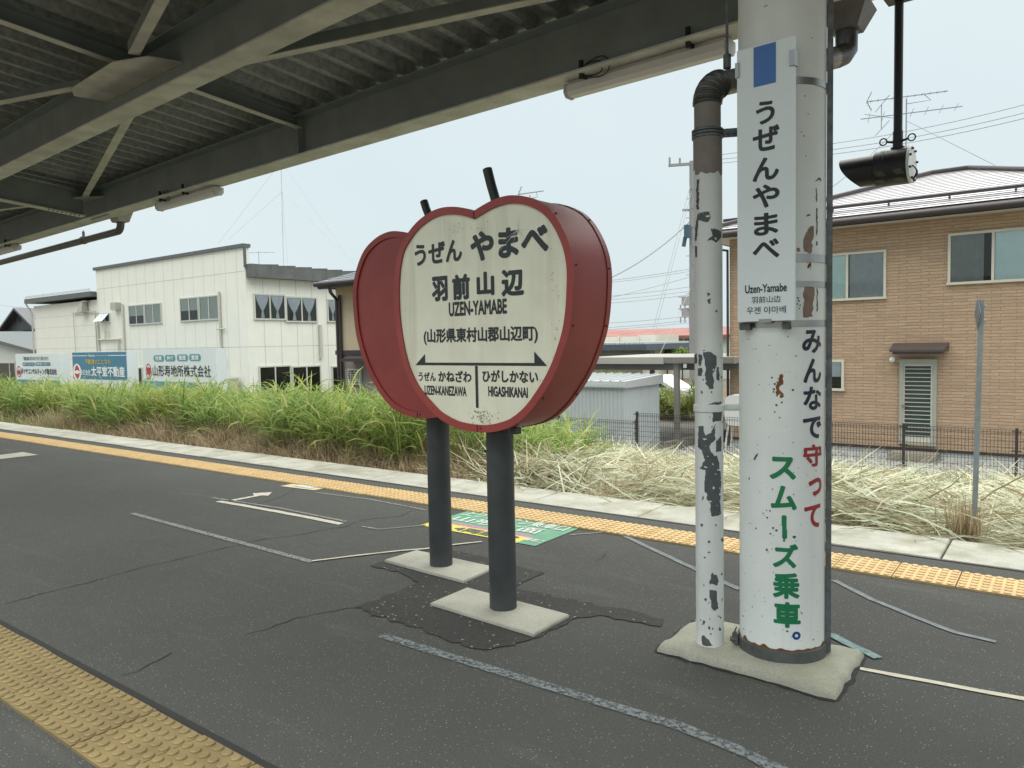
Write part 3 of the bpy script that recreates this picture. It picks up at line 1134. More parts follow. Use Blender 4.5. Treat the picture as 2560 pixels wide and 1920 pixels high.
M_WPAINT = paint("white_pillar_paint", (0.76, 0.785, 0.765), 0.42, var=0.07, scale=5, streak=0.35, dirt=(0.30, 0.29, 0.25), spec=0.4)
M_STEEL = paint("stainless_band", (0.33, 0.335, 0.33), 0.3, 0.85, var=0.15, scale=12)
M_GALV = paint("dark_galvanised", (0.15, 0.165, 0.17), 0.55, 0.4, var=0.45, scale=22)
M_RUST = paint("rust", (0.20, 0.085, 0.03), 0.9, var=0.45, scale=30)
M_RUSTP = paint("pinkish_old_paint", (0.26, 0.185, 0.15), 0.85, var=0.25, scale=30)
M_BLACKD = flat("black_speck", (0.025, 0.022, 0.02), 0.8)
M_PEELG = paint("peeled_dark_grey", (0.085, 0.097, 0.102), 0.6, var=0.25, scale=25)
M_NAVY = flat("navy_vinyl", (0.018, 0.022, 0.045), 0.4)
M_REDV = paint("red_vinyl", (0.32, 0.030, 0.030), 0.45, var=0.2, scale=15)
M_GRNV = paint("green_letter_vinyl", (0.014, 0.185, 0.078), 0.42, var=0.1, scale=10)
M_BLUV = flat("blue_ring_vinyl", (0.014, 0.06, 0.24), 0.4)
M_COLLAR = paint("dark_collar", (0.10, 0.105, 0.10), 0.6, 0.2, var=0.3, scale=15)

pil = thing("station_pillar", "thick round white pillar with vertical lettering and rust spots carrying the canopy", "pillar", (*PC, 0.05), SA)
m = MB()
m.lathe([(PR, 0.04), (PR, 3.5)], (*PC, 0), 128)
obj("shaft", m, M_WPAINT, pil, smooth=True)
m = MB()
zc = 0.085
m.lathe([(PR + 0.001, zc), (PR + 0.009, zc - 0.002), (PR + 0.010, 0.035)], (*PC, 0), 64)
obj("base_collar", m, M_COLLAR, pil, smooth=True)
# clamp screw of the collar
thk, zk = cyl_hit(1851, 1625, PC, PR)
m = MB()
p0 = np.array(cyl_pt(PC, PR + 0.012, thk + 0.05, 0.066))
m.tube([p0, p0 + np.array([-0.028, -0.012, 0.0])], 0.011, 8)
m.box(p0 + np.array([-0.02, -0.012, -0.018]), p0 + np.array([0.005, 0.012, 0.026]))
m.bar(p0 + np.array([-0.018, 0, 0.02]), p0 + np.array([-0.005, 0, 0.05]), 0.012, 0.004)
obj("clamp", m, M_COLLAR, pil)
# steel bands
for pxy, hgt in (((2030, 203), 0.026), ((2030, 645), 0.030), ((2030, 710), 0.022), ((2030, 808), 0.024)):
    _, zb = cyl_hit(*pxy, PC, PR)
    m = MB()
    m.lathe([(PR + 0.001, zb - hgt / 2), (PR + 0.004, zb - hgt / 2), (PR + 0.004, zb + hgt / 2), (PR + 0.001, zb + hgt / 2)], (*PC, 0), 64)
    obj("band", m, M_STEEL, pil, smooth=True)
# galvanised conduit channel up the right side
thr = math.atan2(-PC[1], -PC[0]) + math.pi / 2 - 0.02
pr = np.array([PC[0] + (PR + 0.012) * math.cos(thr), PC[1] + (PR + 0.012) * math.sin(thr)])
m = MB()
tx = np.array([math.cos(thr), math.sin(thr)])
ty = np.array([-tx[1], tx[0]])
cs = [pr + tx * a + ty * b2 for a, b2 in ((-0.010, -0.020), (0.011, -0.020), (0.011, 0.020), (-0.010, 0.020))]
m.prism([tuple(p) for p in cs], 0.045, 3.45)
obj("conduit", m, M_GALV, pil)
# lettering
m = MB()
for ch, b4 in (("み", (2005, 824, 2052, 883)), ("ん", (2008, 896, 2052, 957)), ("な", (2008, 966, 2052, 1025)), ("で", (2007, 1042, 2052, 1097))):
    cyl_text(m, ch, b4, PC, PR, 0.032)
obj("navy_lettering", m, M_NAVY, pil, fix=False)
m = MB()
for ch, b4 in (("守", (2007.5, 1111, 2053, 1167)), ("っ", (2021, 1195, 2053, 1239)), ("て", (2010, 1262, 2050, 1320))):
    cyl_text(m, ch, b4, PC, PR, 0.034)
obj("red_lettering", m, M_REDV, pil, fix=False)
m = MB()
for ch, b4 in (("ス", (1924, 1142, 1990, 1199)), ("ム", (1927, 1214, 1992, 1275)), ("ズ", (1932, 1359.5, 1995, 1420)), ("乗", (1932, 1432, 1999, 1497)), ("車", (1934, 1505, 2001.5, 1569.5))):
    cyl_text(m, ch, b4, PC, PR, 0.040)
cyl_patch(m, [[(1954, 1290), (1960, 1287), (1966, 1290), (1967.5, 1345), (1961, 1349), (1955.5, 1345)]], PC, PR, 0.002, 0.0012, 0.0)
obj("green_lettering", m, M_GRNV, pil, fix=False)
m = MB()
thc, zc2 = cyl_hit(1991, 1589, PC, PR)
ro, ri = 0.0165, 0.0065
kk = 28
vs = [cyl_pt(PC, PR + 0.0012, thc + rr * math.cos(2 * math.pi * i / kk) / PR, zc2 + rr * math.sin(2 * math.pi * i / kk)) for rr in (ro, ri) for i in range(kk)]
m.add(vs, [(i, (i + 1) % kk, kk + (i + 1) % kk, kk + i) for i in range(kk)])
obj("blue_ring", m, M_BLUV, pil, fix=False)
# wear
m = MB()
cyl_patch(m, [[(2022, 570), (2033, 566), (2034, 590), (2031, 612), (2030, 626), (2022, 635), (2010, 628), (2008, 600), (2014, 582)],
              [(2010, 718), (2030, 716), (2036, 720), (2035, 745), (2030, 790), (2018, 794), (2007, 792), (2008, 755)],
              [(1992, 618), (2000, 618), (2002, 628), (1994, 631)]], PC, PR, 0.0028, 0.0006, 0.008)
obj("flaked_paint", m, M_RUSTP, pil, fix=False)
m = MB()
cyl_patch(m, [[(1946, 938), (1955, 936), (1960, 948), (1959, 960), (1952, 966), (1948, 975), (1958, 984), (1959, 993), (1948, 996), (1936, 988), (1938, 975), (1942, 962), (1940, 950)],
              [(2015, 536), (2024, 535), (2027, 540), (2012, 541)], [(2018, 656), (2027, 658), (2026, 674), (2018, 674)]], PC, PR, 0.0025, 0.0006, 0.010, 0.18)
# ragged rust along the foot
a0, a1 = thk + 0.25, thr - 0.05
na = int((a1 - a0) * PR / 0.003)
for i in range(na):
    th = a0 + (a1 - a0) * i / na
    h = 0.004 + 0.022 * max(0, noise.noise(Vector((i * 0.09, 0, 0))) + 0.18) ** 1.3
    dth = 0.0015 / PR
    m.add([cyl_pt(PC, PR + 0.0007, th - dth, zc - 0.004), cyl_pt(PC, PR + 0.0007, th + dth, zc - 0.004), cyl_pt(PC, PR + 0.0007, th + dth, zc + h), cyl_pt(PC, PR + 0.0007, th - dth, zc + h)], [(0, 1, 2, 3)])
obj("rust_stain", m, M_RUST, pil, fix=False)
m = MB()
cyl_dots(m, [(1982, 975, 2.6), (1954, 1006, 2.2), (1941, 1013, 2.6), (1937, 1030, 1.8), (1949, 1044, 1.8), (1900, 1047, 1.4), (1984, 1181, 1.2), (1958, 1133, 1.2), (1931, 1223, 1.5), (1984, 1236, 1.6), (1925, 1277, 2), (1917, 1276, 1.5), (1908, 1283, 1.6), (1918, 1294, 2.2),
             (1890, 1321, 2.2), (1874, 1308, 1.4), (1933, 1320, 2.4), (1941, 1326, 2.6), (1926, 1334, 2.2), (1985, 1343, 3.2), (1988, 1342, 2.2), (1960, 1351, 2.3), (1917, 1374, 2.8), (1858, 1540, 2.2), (1860, 1572, 2), (1968, 1578, 2.6), (2004, 1533, 2), (1881, 1517, 1.6), (1930, 944, 2), (1937, 960, 2.4), (1935, 973, 2.6),
             (1934, 980, 2.2), (1990, 890, 1.8), (1872, 848, 1.5), (1890, 872, 1.2), (1970, 842, 1.5), (2040, 1177, 1.4), (1877, 1579, 1.4), (1906, 1540, 1.1), (2033, 1599, 2), (1855, 1231, 1.3), (1920, 1380, 1.3), (1912, 16, 1.6), (1917, 14, 1.6), (2022, 640, 1.6), (1995, 745, 2.2), (1997, 752, 2), (1993, 760, 1.8), (2000, 763, 1.6), (1998, 771, 1.5), (2030, 95, 1.4), (2012, 240, 1.4), (2020, 285, 1.3), (2010, 340, 1.6), (2004, 330, 1.3), (2014, 390, 1.2)]
         + [(float(rng.uniform(1860, 2050)), float(rng.uniform(840, 1640)), float(rng.uniform(0.6, 1.2))) for _ in range(70)], PC, PR)
cyl_patch(m, [[(1888, 1135), (1895, 1130), (1893, 1140), (1886, 1152), (1884, 1150)], [(1873, 1193), (1876, 1193), (1875, 1200), (1872, 1200)], [(2040, 450), (2050, 445), (2052, 453), (2030, 452)],
              [(2040, 470), (2042, 470), (2042, 500), (2039, 505)], [(2040, 520), (2043, 520), (2044, 580), (2040, 592)], [(2040, 605), (2044, 603), (2044, 613), (2040, 615)], [(2041, 720), (2044, 720), (2044, 780), (2041, 778)]], PC, PR, 0.0022, 0.0008, 0.006)
obj("chip", m, M_PEELG, pil, fix=False)

# concrete pad under pillar and drainpipe, domed with sloping flanks
pc4 = [G(1641, 1630)[:2], G(2090, 1752)[:2], G(2162, 1643)[:2], G(1738, 1553)[:2]]
edge = ragged([tuple(p) for p in pc4], 0.006, 0.05)
ctr = sum(pc4) / 4
rings = [(1.0, -0.01), (0.99, 0.012), (0.95, 0.027), (0.88, 0.036), (0.4, 0.040)]
m = MB()
n = len(edge)
for s, z in rings:
    for p in edge:
        q = ctr + (p - ctr) * s
        m.v.append((q[0], q[1], z + noise.noise(Vector((q[0] * 6, q[1] * 6, 0))) * 0.003))
m.v.append((ctr[0], ctr[1], 0.041))
for a in range(len(rings) - 1):
    for i in range(n):
        m.f.append((a * n + i, a * n + (i + 1) % n, (a + 1) * n + (i + 1) % n, (a + 1) * n + i))
        m.m.append(0)
b0 = (len(rings) - 1) * n
for i in range(n):
    m.f.append((b0 + i, b0 + (i + 1) % n, len(m.v) - 1))
    m.m.append(0)
struct("concrete_pad", m, M_PAD, "rounded grey-green concrete pad under the white pillar and drainpipe", "footing", smooth=True)
# broken edge of asphalt round the pad
m = MB()
for p, q in zip(edge, edge[1:] + edge[:1]):
    d = q - p
    nrm = np.array([d[1], -d[0]]) / (np.linalg.norm(d) + 1e-9)
    w0, w1 = rng.uniform(0.006, 0.02), rng.uniform(0.006, 0.02)
    m.add([(*p, 0.003), (*q, 0.003), (*(q + nrm * w1), 0.003), (*(p + nrm * w0), 0.003)], [(0, 1, 2, 3)])
struct("pad_joint", m, M_GAP, "dark broken asphalt edge round the pillar pad", "joint", fix=False)

# ------------------------------------------------------------------ name plate on the pillar
ysp = W2S((*PC, 0))[1] - PR - 0.035
M_PLATE = paint("plate_white", (0.78, 0.84, 0.85), 0.22, var=0.03, scale=3)
M_PBLUE = flat("plate_blue", (0.055, 0.16, 0.45), 0.3)
M_PINK = flat("plate_ink", (0.012, 0.014, 0.015), 0.3)
tl, tr, bl, br2 = (ATS(*p, ysp) for p in ((1842, 128), (1982.7, 90), (1844.6, 807), (1987.7, 798)))
px0, px1 = (tl[0] + bl[0]) / 2, (tr[0] + br2[0]) / 2
pz1, pz0 = (tl[2] + tr[2]) / 2, (bl[2] + br2[2]) / 2
print("PLATE", tl, tr, bl, br2)
plate = thing("name_plate", "tall white station name plate with blue stripe strapped to the pillar", "station sign", S2W((px0 + px1) / 2, ysp, pz0), SA)
m = MB()
m.box((px0, ysp, pz0), (px1, ysp + 0.018, pz1))
obj("panel", m.s2w(), M_PLATE, plate)


def prect(p):
    q = ATS(*p, ysp)
    return q[0], q[2]


m = MB()
bx0, bx1 = prect((1884, 160))[0], prect((1940, 160))[0]
bz1 = pz1 - 0.004
bz0 = (prect((1884, 219))[1] + prect((1940, 206))[1]) / 2
m.add([(bx0, ysp - 0.001, bz0), (bx1, ysp - 0.001, bz0), (bx1, ysp - 0.001, bz1), (bx0, ysp - 0.001, bz1)], [(0, 1, 2, 3)])
obj("blue_stripe", m.s2w(), M_PBLUE, plate, fix=False)
m = MB()


def plate_text(s, b4, bold):
    xa, ya, xb, yb = b4
    X0, X1 = prect((xa, (ya + yb) / 2))[0], prect((xb, (ya + yb) / 2))[0]
    Z1, Z0 = prect(((xa + xb) / 2, ya))[1], prect(((xa + xb) / 2, yb))[1]
    h = (Z1 - Z0)
    put_text(m, s, box_fn(X0, X1, Z0, Z1, ysp - 0.001), bold)


for ch, b4 in (("う", (1890, 252, 1937, 310)), ("ぜ", (1882, 316, 1949, 377)), ("ん", (1881.6, 393, 1947.7, 451)), ("や", (1881.6, 461, 1949, 519)), ("ま", (1885, 532, 1946, 588)), ("べ", (1881.6, 598, 1949, 646))):
    plate_text(ch, b4, 0.030)
plate_text("Uzen-Yamabe", (1863, 710, 1967.5, 731), 0.022)
plate_text("羽前山边", (1879, 740, 1952, 757), 0.006)
plate_text("우젠 야마베", (1867, 766, 1965, 784), 0.006)
obj("lettering", m.s2w(), M_PINK, plate, fix=False)
for p in ((1844, 177, 0.007), (1982, 145, 0.010)):
    q = ATS(p[0], p[1], ysp)
    m = MB()
    m.box((q[0] - p[2], ysp - 0.008, q[2] - 0.028), (q[0] + p[2], ysp + 0.022, q[2] + 0.028))
    obj("clip", m.s2w(), M_STEEL, plate)
q = ATS(1913, 800, ysp)
m = MB()
m.box((q[0] - 0.024, ysp - 0.004, pz0 - 0.006), (q[0] + 0.024, ysp + 0.02, pz0 + 0.008))
obj("clip", m.s2w(), M_STEEL, plate)
for z in (pz1 - 0.1, 0.5 * (pz0 + pz1), pz0 - 0.018):
    for a, b2 in ((px0, px0 + 0.04), (px1 - 0.05, px1 - 0.03)):
        m = MB()
        m.box((a, ysp + 0.019, z - 0.014), (b2, ysp + 0.075, z + 0.014))
        obj("bracket", m.s2w(), M_COLLAR, plate)

# ------------------------------------------------------------------ drainpipe beside the pillar
dl, dr = ray(1740.3, 1560), ray(1810, 1560)
al, ar = math.atan2(dl[1], dl[0]), math.atan2(dr[1], dr[0])
half, mid = abs(al - ar) / 2, (al + ar) / 2
g0 = G(1776, 1612, 0.05)
fr2 = math.hypot(g0[0], g0[1])
DR = fr2 * math.sin(half) / (1 - math.sin(half))
DC = np.array([(fr2 + DR) * math.cos(mid), (fr2 + DR) * math.sin(mid)])
print("PIPE r", DR, "centre", DC, W2S((*DC, 0)))
M_PIPEW = paint("white_pipe_paint", (0.68, 0.70, 0.68), 0.5, var=0.08, scale=5, streak=0.3, dirt=(0.28, 0.26, 0.2))
M_PIPEB = paint("weathered_pipe", (0.225, 0.195, 0.175), 0.6, var=0.2, scale=9, grain=0.15)
M_FLEX = paint("flexible_elbow", (0.10, 0.10, 0.097), 0.3, 0.4, var=0.3, scale=14)
zt = AT(1774, 258, DC[1])[2]
zj = AT(1774, 425, DC[1])[2]
dp = thing("drainpipe", "round white drainpipe with peeling paint standing beside the pillar", "drainpipe", (*DC, 0.05), SA)
m = MB()
m.lathe([(DR, 0.03), (DR, zj)], (*DC, 0), 48)
obj("lower_pipe", m, M_PIPEW, dp, smooth=True)
zmid = AT(1774, 345, DC[1])[2]
m = MB()
m.lathe([(DR + 0.0005, zj), (DR + 0.0005, zmid), (DR * 0.93, zmid + 0.01), (DR * 0.93, zt)], (*DC, 0), 48)
obj("upper_pipe", m, M_PIPEB, dp, smooth=True)
# peeled patches (photo outlines on the round pipe)
o1, s1 = (1700, 380), 2.075
pk = lambda L, o=(1700, 380), s=2.075: [(o[0] + a / s, o[1] + b2 / s) for a, b2 in L]
polys = [pk([(86, 143), (102, 143), (99, 200), (96, 240), (98, 300), (88, 305), (84, 240)]), pk([(92, 318), (130, 312), (150, 308), (158, 330), (150, 362), (120, 365), (98, 355), (86, 460), (76, 465), (80, 380)]), pk([(78, 490), (90, 490), (88, 545), (80, 545)]),
         pk([(160, 395), (214, 412), (214, 440), (185, 472), (165, 455), (142, 462), (150, 445), (168, 435)]), pk([(142, 763), (160, 760), (160, 788), (146, 790)]),
         pk([(120, 1040), (160, 1036), (190, 1060), (190, 1085), (180, 1130), (170, 1150), (176, 1225), (150, 1232), (135, 1200), (130, 1110)]), pk([(96, 1050), (116, 1050), (114, 1110), (96, 1108)]), pk([(75, 1050), (90, 1048), (88, 1095), (75, 1100)]), pk([(93, 1122), (116, 1122), (114, 1162), (94, 1160)]), pk([(188, 1118), (202, 1118), (204, 1185), (190, 1180)]),
         pk([(96, 1422), (122, 1422), (130, 1470), (160, 1455), (180, 1410), (183, 1490), (150, 1530), (190, 1600), (185, 1645), (130, 1652), (105, 1640), (130, 1600), (112, 1545), (92, 1530)]), pk([(184, 1500), (215, 1470), (214, 1550), (185, 1558)]), pk([(168, 1342), (218, 1342), (214, 1395), (172, 1400)]), pk([(180, 1300), (214, 1296), (214, 1310), (140, 1312)])]
pk2 = lambda L: [(1450 + a / 5.53, 1200 + b2 / 5.53) for a, b2 in L]
polys += [pk2([(1720, -330), (1900, -330), (1935, -150), (1955, 0), (1935, 300), (1945, 470), (1910, 500), (1820, 500), (1800, 440), (1800, 330), (1765, 270), (1760, 190), (1722, 160), (1720, 0), (1740, -160)]),
          pk2([(1810, 1310), (1840, 1270), (1845, 1310), (1900, 1320), (1920, 1400), (1895, 1460), (1850, 1440), (1780, 1425), (1800, 1380)]), pk2([(1790, 1520), (1890, 1530), (1890, 1640), (1905, 1750), (1870, 1815), (1820, 1760), (1800, 1640)]),
          [(1754, 1590), (1760, 1588), (1772, 1600), (1782, 1613), (1770, 1616), (1755, 1612)]]
for x, y in ((1795, 1540), (1760, 1556), (1773, 1569), (1800, 1573), (1752, 1549), (1764, 1500), (1805, 1500), (1757, 1244), (1755, 1312), (1772, 1380), (1790, 1313), (1770, 925), (1790, 778), (1774, 735), (1754, 980), (1804, 1435), (1772, 1355), (1756, 1560), (1792, 1520), (1806, 1350), (1771, 735), (1761, 1395), (1776, 1585)):
    w, h = rng.uniform(1.5, 5), rng.uniform(2, 6)
    polys.append([(x - w, y), (x, y - h), (x + w, y), (x, y + h)])
for _ in range(34):
    x, y, w, h = rng.uniform(1744, 1806), rng.choice([rng.uniform(1010, 1210), rng.uniform(860, 980), rng.uniform(1440, 1610)]), rng.uniform(0.8, 2.5), rng.uniform(1, 4)
    polys.append([(x - w, y), (x, y - h), (x + w, y), (x, y + h)])
m = MB()
cyl_patch(m, polys, DC, DR, 0.0022, 0.0006, 0.005, 0.52)
obj("peeled_paint", m, M_PEELG, dp, fix=False)
# the old paint ends in a ragged line under the brown part
m = MB()
a_l, a_r = cyl_hit(1742, 430, DC, DR)[0], cyl_hit(1806, 430, DC, DR)[0]
for i in range(60):
    th = a_l - 0.2 + (a_r - a_l + 0.4) * i / 60
    h = 0.012 + 0.016 * (noise.noise(Vector((i * 0.12, 4, 0))) + 0.6)
    d2 = (a_r - a_l + 0.4) / 60
    m.add([cyl_pt(DC, DR + 0.0006, th, zj - h), cyl_pt(DC, DR + 0.0006, th + d2, zj - h), cyl_pt(DC, DR + 0.0006, th + d2, zj + 0.001), cyl_pt(DC, DR + 0.0006, th, zj + 0.001)], [(0, 1, 2, 3)])
obj("paint_edge", m, M_PIPEB, dp, fix=False)
# clamps to the pillar
for py, hh, mt, n3 in ((335, 0.038, M_GALV, 3), (1019, 0.03, M_PIPEW, 1)):
    zc3 = AT(1774, py, DC[1])[2]
    m = MB()
    for k in range(n3):
        z0 = zc3 - hh / 2 + hh * k / n3
        m.lathe([(DR + 0.0005, z0), (DR + 0.006, z0 + 0.002), (DR + 0.006, z0 + hh / n3 - 0.003), (DR + 0.0005, z0 + hh / n3)], (*DC, 0), 40)
    u = (PC - DC) / np.linalg.norm(PC - DC)
    a = (*(DC + u * DR), zc3)
    b2 = (*(PC - u * PR), zc3)
    m.bar(a, b2, 0.006, hh * 0.9)
    off = np.array([u[1], -u[0]]) * 0.006
    for t3 in (0.35, 0.75):
        q = DC + u * (DR + t3 * (np.linalg.norm(PC - DC) - DR - PR))
        m.tube([(*(q + off * 0.5), zc3), (*(q + off * 2.2), zc3)], 0.007, 8)
    obj("clamp", m, mt, dp)
# ribbed elbow and the run to the gutter box
p_run = S2W(*ATS(1845, 187, W2S((*DC, 0))[1] + 0.02))
zrun = AT(1800, 192, DC[1])[2]
YFN = 3.72
run_end = S2W(*ATS(2116, 138, YFN))
e0 = np.array([DC[0], DC[1], zt - 0.005])
dirh = run_end - np.array([DC[0], DC[1], zrun])
slope = math.atan2(dirh[2], math.hypot(dirh[0], dirh[1]))
dirh[2] = 0
dirh /= np.linalg.norm(dirh)
R = (zrun - zt) * 1.02
bend = math.pi / 2 - slope
print("RUN", run_end, "slope", math.degrees(slope))
path, rads = [], []
for i in range(61):
    a = bend * i / 60
    path.append(e0 + dirh * R * (1 - math.cos(a)) + np.array([0, 0, R * math.sin(a)]))
    rads.append(DR * (0.98 + 0.07 * (0.5 + 0.5 * math.sin(i * 2 * math.pi / 3.33))))
m = MB()
m.tube(path, rads, 28)
obj("ribbed_elbow", m, M_FLEX, dp, smooth=True)
pe = path[-1]
m = MB()
rd = run_end - pe
Lr = np.linalg.norm(rd)
rd /= Lr
m.tube([pe - rd * 0.01, pe + rd * (Lr - 0.10)], DR * 0.86, 24)
obj("cross_pipe", m, paint("dull_pipe", (0.33, 0.30, 0.28), 0.4, 0.5, var=0.3, scale=14), dp, smooth=True)
m = MB()
zfun = ATS(2116, 80, YFN)[2]
zft = ATS(2128, 18, YFN)[2]
path = [run_end - rd * 0.11, run_end - rd * 0.07, run_end - rd * 0.03 + np.array([0, 0, 0.004]), run_end + np.array([0, 0, 0.025]), run_end + np.array([0, 0, 0.07]), np.array([run_end[0], run_end[1], zfun + 0.01])]
m.tube(path, DR * 0.86, 20)
obj("elbow", m, M_FLEX, dp, smooth=True)
fz = path[-1][2]
fx, fy = path[-1][0], path[-1][1]
m = MB()
s0, s1 = 0.060, 0.108
m.add([(fx - s0, fy - s0, zfun), (fx + s0, fy - s0, zfun), (fx + s0, fy + s0, zfun), (fx - s0, fy + s0, zfun), (fx - s1, fy - s1, zft), (fx + s1, fy - s1, zft), (fx + s1, fy + s1, zft), (fx - s1, fy + s1, zft)],
      [(3, 2, 1, 0), (4, 5, 6, 7), (0, 1, 5, 4), (1, 2, 6, 5), (2, 3, 7, 6), (3, 0, 4, 7)])
obj("gutter_box", m, paint("gutter_box_metal", (0.16, 0.155, 0.14), 0.5, 0.3, var=0.3, scale=10), dp)
# hanger rod
m = MB()
hx = pe + rd * 0.045
m.tube([hx + np.array([0, 0, DR * 0.9]), hx + np.array([0, 0, 0.55])], 0.006, 8)
m.tube([hx + np.array([0, 0, DR]), hx + np.array([0, 0, DR + 0.055])], 0.016, 10)
obj("hanger", m, M_GALV, dp)

# ================================================================== CANOPY
M_BEAM = paint("canopy_beam_grey", (0.215, 0.262, 0.278), 0.5, var=0.16, scale=4, streak=0.25, dirt=(0.09, 0.085, 0.07))
M_BEAM_LIT = paint("canopy_bounce_lit_grey", (0.50, 0.515, 0.49), 0.55, var=0.3, scale=3.5, streak=0.2, dirt=(0.12, 0.11, 0.08))  # paler beam grey: bounced light painted into lower flanges, flat brace legs and plates
M_SHEET = paint("galvanised_roof_sheet", (0.30, 0.335, 0.345), 0.65, 0.05, var=0.35, scale=22)
TL = math.tan(math.radians(5.7))
XA, XB = -34.0, 10.0                                    # along the platform, pillar frame
YE0, YE1 = 3.985, 4.20                                 # edge girder flange
YC0, YC1 = 2.575, 2.755                                # centre girder flange
can = thing("platform_canopy", "grey steel platform canopy with ribbed metal roof over the asphalt", "canopy", S2W(-6, 2.66, 3.0), SA)


def zroof(ys):
    return 3.445 + TL * (4.2 - ys)


def ibeam(y0, y1, zb, h, tw=0.009, tf=0.013):
    m = MB()
    yc = (y0 + y1) / 2
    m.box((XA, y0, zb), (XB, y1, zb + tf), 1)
    m.box((XA, yc - tw / 2, zb + tf + 0.0005), (XB, yc + tw / 2, zb + h - tf - 0.0005), 0)
    m.box((XA, y0, zb + h - tf), (XB, y1, zb + h), 0)
    return m.s2w()


obj("edge_beam", ibeam(YE0, YE1, 3.02, 0.36), [M_BEAM, M_BEAM_LIT], can)
obj("main_beam", ibeam(YC0, YC1, 3.172, 0.36), [M_BEAM, M_BEAM_LIT], can)
obj("edge_beam", ibeam(1.12, 1.335, 3.32, 0.36), [M_BEAM, M_BEAM_LIT], can)
# ribbed roof sheet: trapezoid ribs running across the platform
m = MB()
pitch = 0.255
x = XA - 0.1
prof = []
while x < XB + 0.1:
    prof += [(x, 0.0), (x + 0.055, 0.0), (x + 0.085, 0.075), (x + 0.225, 0.075)]
    x += pitch
yA, yB = 1.0, 4.30
n = len(prof)
for yy in (yA, 2.2, 3.2, yB):
    for px_, pz_ in prof:
        m.v.append((px_, yy, zroof(yy) + pz_))
for a in range(3):
    for i in range(n - 1):
        m.f.append((a * n + i, a * n + i + 1, (a + 1) * n + i + 1, (a + 1) * n + i))
        m.m.append(0)
obj("roof_sheet", m.s2w(), M_SHEET, can, fix=False)
# slit closers over the edge girder
m = MB()
m.box((XA, 4.215, 3.39), (XB, 4.225, 3.50))
obj("closing_strip", m.s2w(), M_BEAM, can)
XG = -5.80
for xc in (-10.50, -1.05):                             # transverse girders on the column lines
    m = MB()
    for (ya, yb) in ((1.36, 2.56), (2.77, 3.97)):
        za, zb = 3.045 + TL * (4.0 - ya), 3.045 + TL * (4.0 - yb)
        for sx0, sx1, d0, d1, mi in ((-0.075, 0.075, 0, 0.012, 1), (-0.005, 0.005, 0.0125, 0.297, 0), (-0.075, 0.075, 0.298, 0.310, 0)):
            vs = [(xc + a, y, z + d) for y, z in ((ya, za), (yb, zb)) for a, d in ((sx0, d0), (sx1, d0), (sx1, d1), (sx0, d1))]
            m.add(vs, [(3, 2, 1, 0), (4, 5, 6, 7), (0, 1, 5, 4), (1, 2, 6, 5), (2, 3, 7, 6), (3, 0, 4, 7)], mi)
    for yq in (2.95, 3.02, 3.09):
        for dz in (0.05, 0.12, 0.19, 0.26):
            z = 3.045 + TL * (4.0 - yq) + dz
            m.tube([(xc + 0.006, yq, z), (xc + 0.022, yq, z)], 0.012, 6)
    for i in range(8):
        yq = 3.55 + 0.05 * i
        m.tube([(xc + 0.05, yq, 3.045 + TL * (4.0 - yq) - 0.014), (xc + 0.05, yq, 3.045 + TL * (4.0 - yq) + 0.002)], 0.012, 6)
        m.tube([(xc + 0.10 + 0.07 * i, 4.03, 3.004), (xc + 0.10 + 0.07 * i, 4.03, 3.02)], 0.015, 6)
    obj("cross_beam", m.s2w(), [M_BEAM, M_BEAM_LIT], can)
for xg in (XG, XG - 9.45, XG + 9.0):                   # light cross members at mid-bay
    for ya, yb in ((1.30, YC0 + 0.02), (YC1 + 0.01, YE0 + 0.06)):
        m = MB()
        za, zb = 3.275 + TL * (4.0 - ya), 3.275 + TL * (4.0 - yb)
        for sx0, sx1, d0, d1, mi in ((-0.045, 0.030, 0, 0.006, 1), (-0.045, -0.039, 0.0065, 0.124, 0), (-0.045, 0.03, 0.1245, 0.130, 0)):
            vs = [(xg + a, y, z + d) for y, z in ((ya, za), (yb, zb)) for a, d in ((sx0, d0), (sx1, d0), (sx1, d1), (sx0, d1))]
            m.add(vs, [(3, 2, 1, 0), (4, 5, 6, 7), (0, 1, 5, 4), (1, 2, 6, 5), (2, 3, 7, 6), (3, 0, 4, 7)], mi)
        obj("purlin", m.s2w(), [M_BEAM, M_BEAM_LIT], can)
    m = MB()
    m.box((xg - 0.012, YE0 + 0.03, 3.034), (xg - 0.002, 4.088, 3.36))
    obj("stiffener", m.s2w(), M_BEAM, can)


def lbrace(p, q):
    m = MB()
    p, q = np.array(S2W(*p)), np.array(S2W(*q))
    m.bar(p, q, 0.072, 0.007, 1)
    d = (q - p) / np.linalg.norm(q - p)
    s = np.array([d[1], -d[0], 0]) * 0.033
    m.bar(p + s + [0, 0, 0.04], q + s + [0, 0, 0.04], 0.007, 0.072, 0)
    obj("brace", m, [M_BEAM, M_BEAM_LIT], can)


zc0 = 3.335
for bay in (XG, XG - 9.45):
    lbrace((bay - 0.30, 2.78, zc0), (bay - 4.52, 3.93, 3.275))
    lbrace((bay + 0.30, 2.78, zc0), (bay + 4.62, 3.95, 3.275))
    lbrace((bay - 0.55, 2.40, zc0 + 0.02), (bay - 4.52, 1.40, 3.52))
    lbrace((bay + 0.45, 2.40, zc0 + 0.02), (bay + 4.62, 1.40, 3.52))
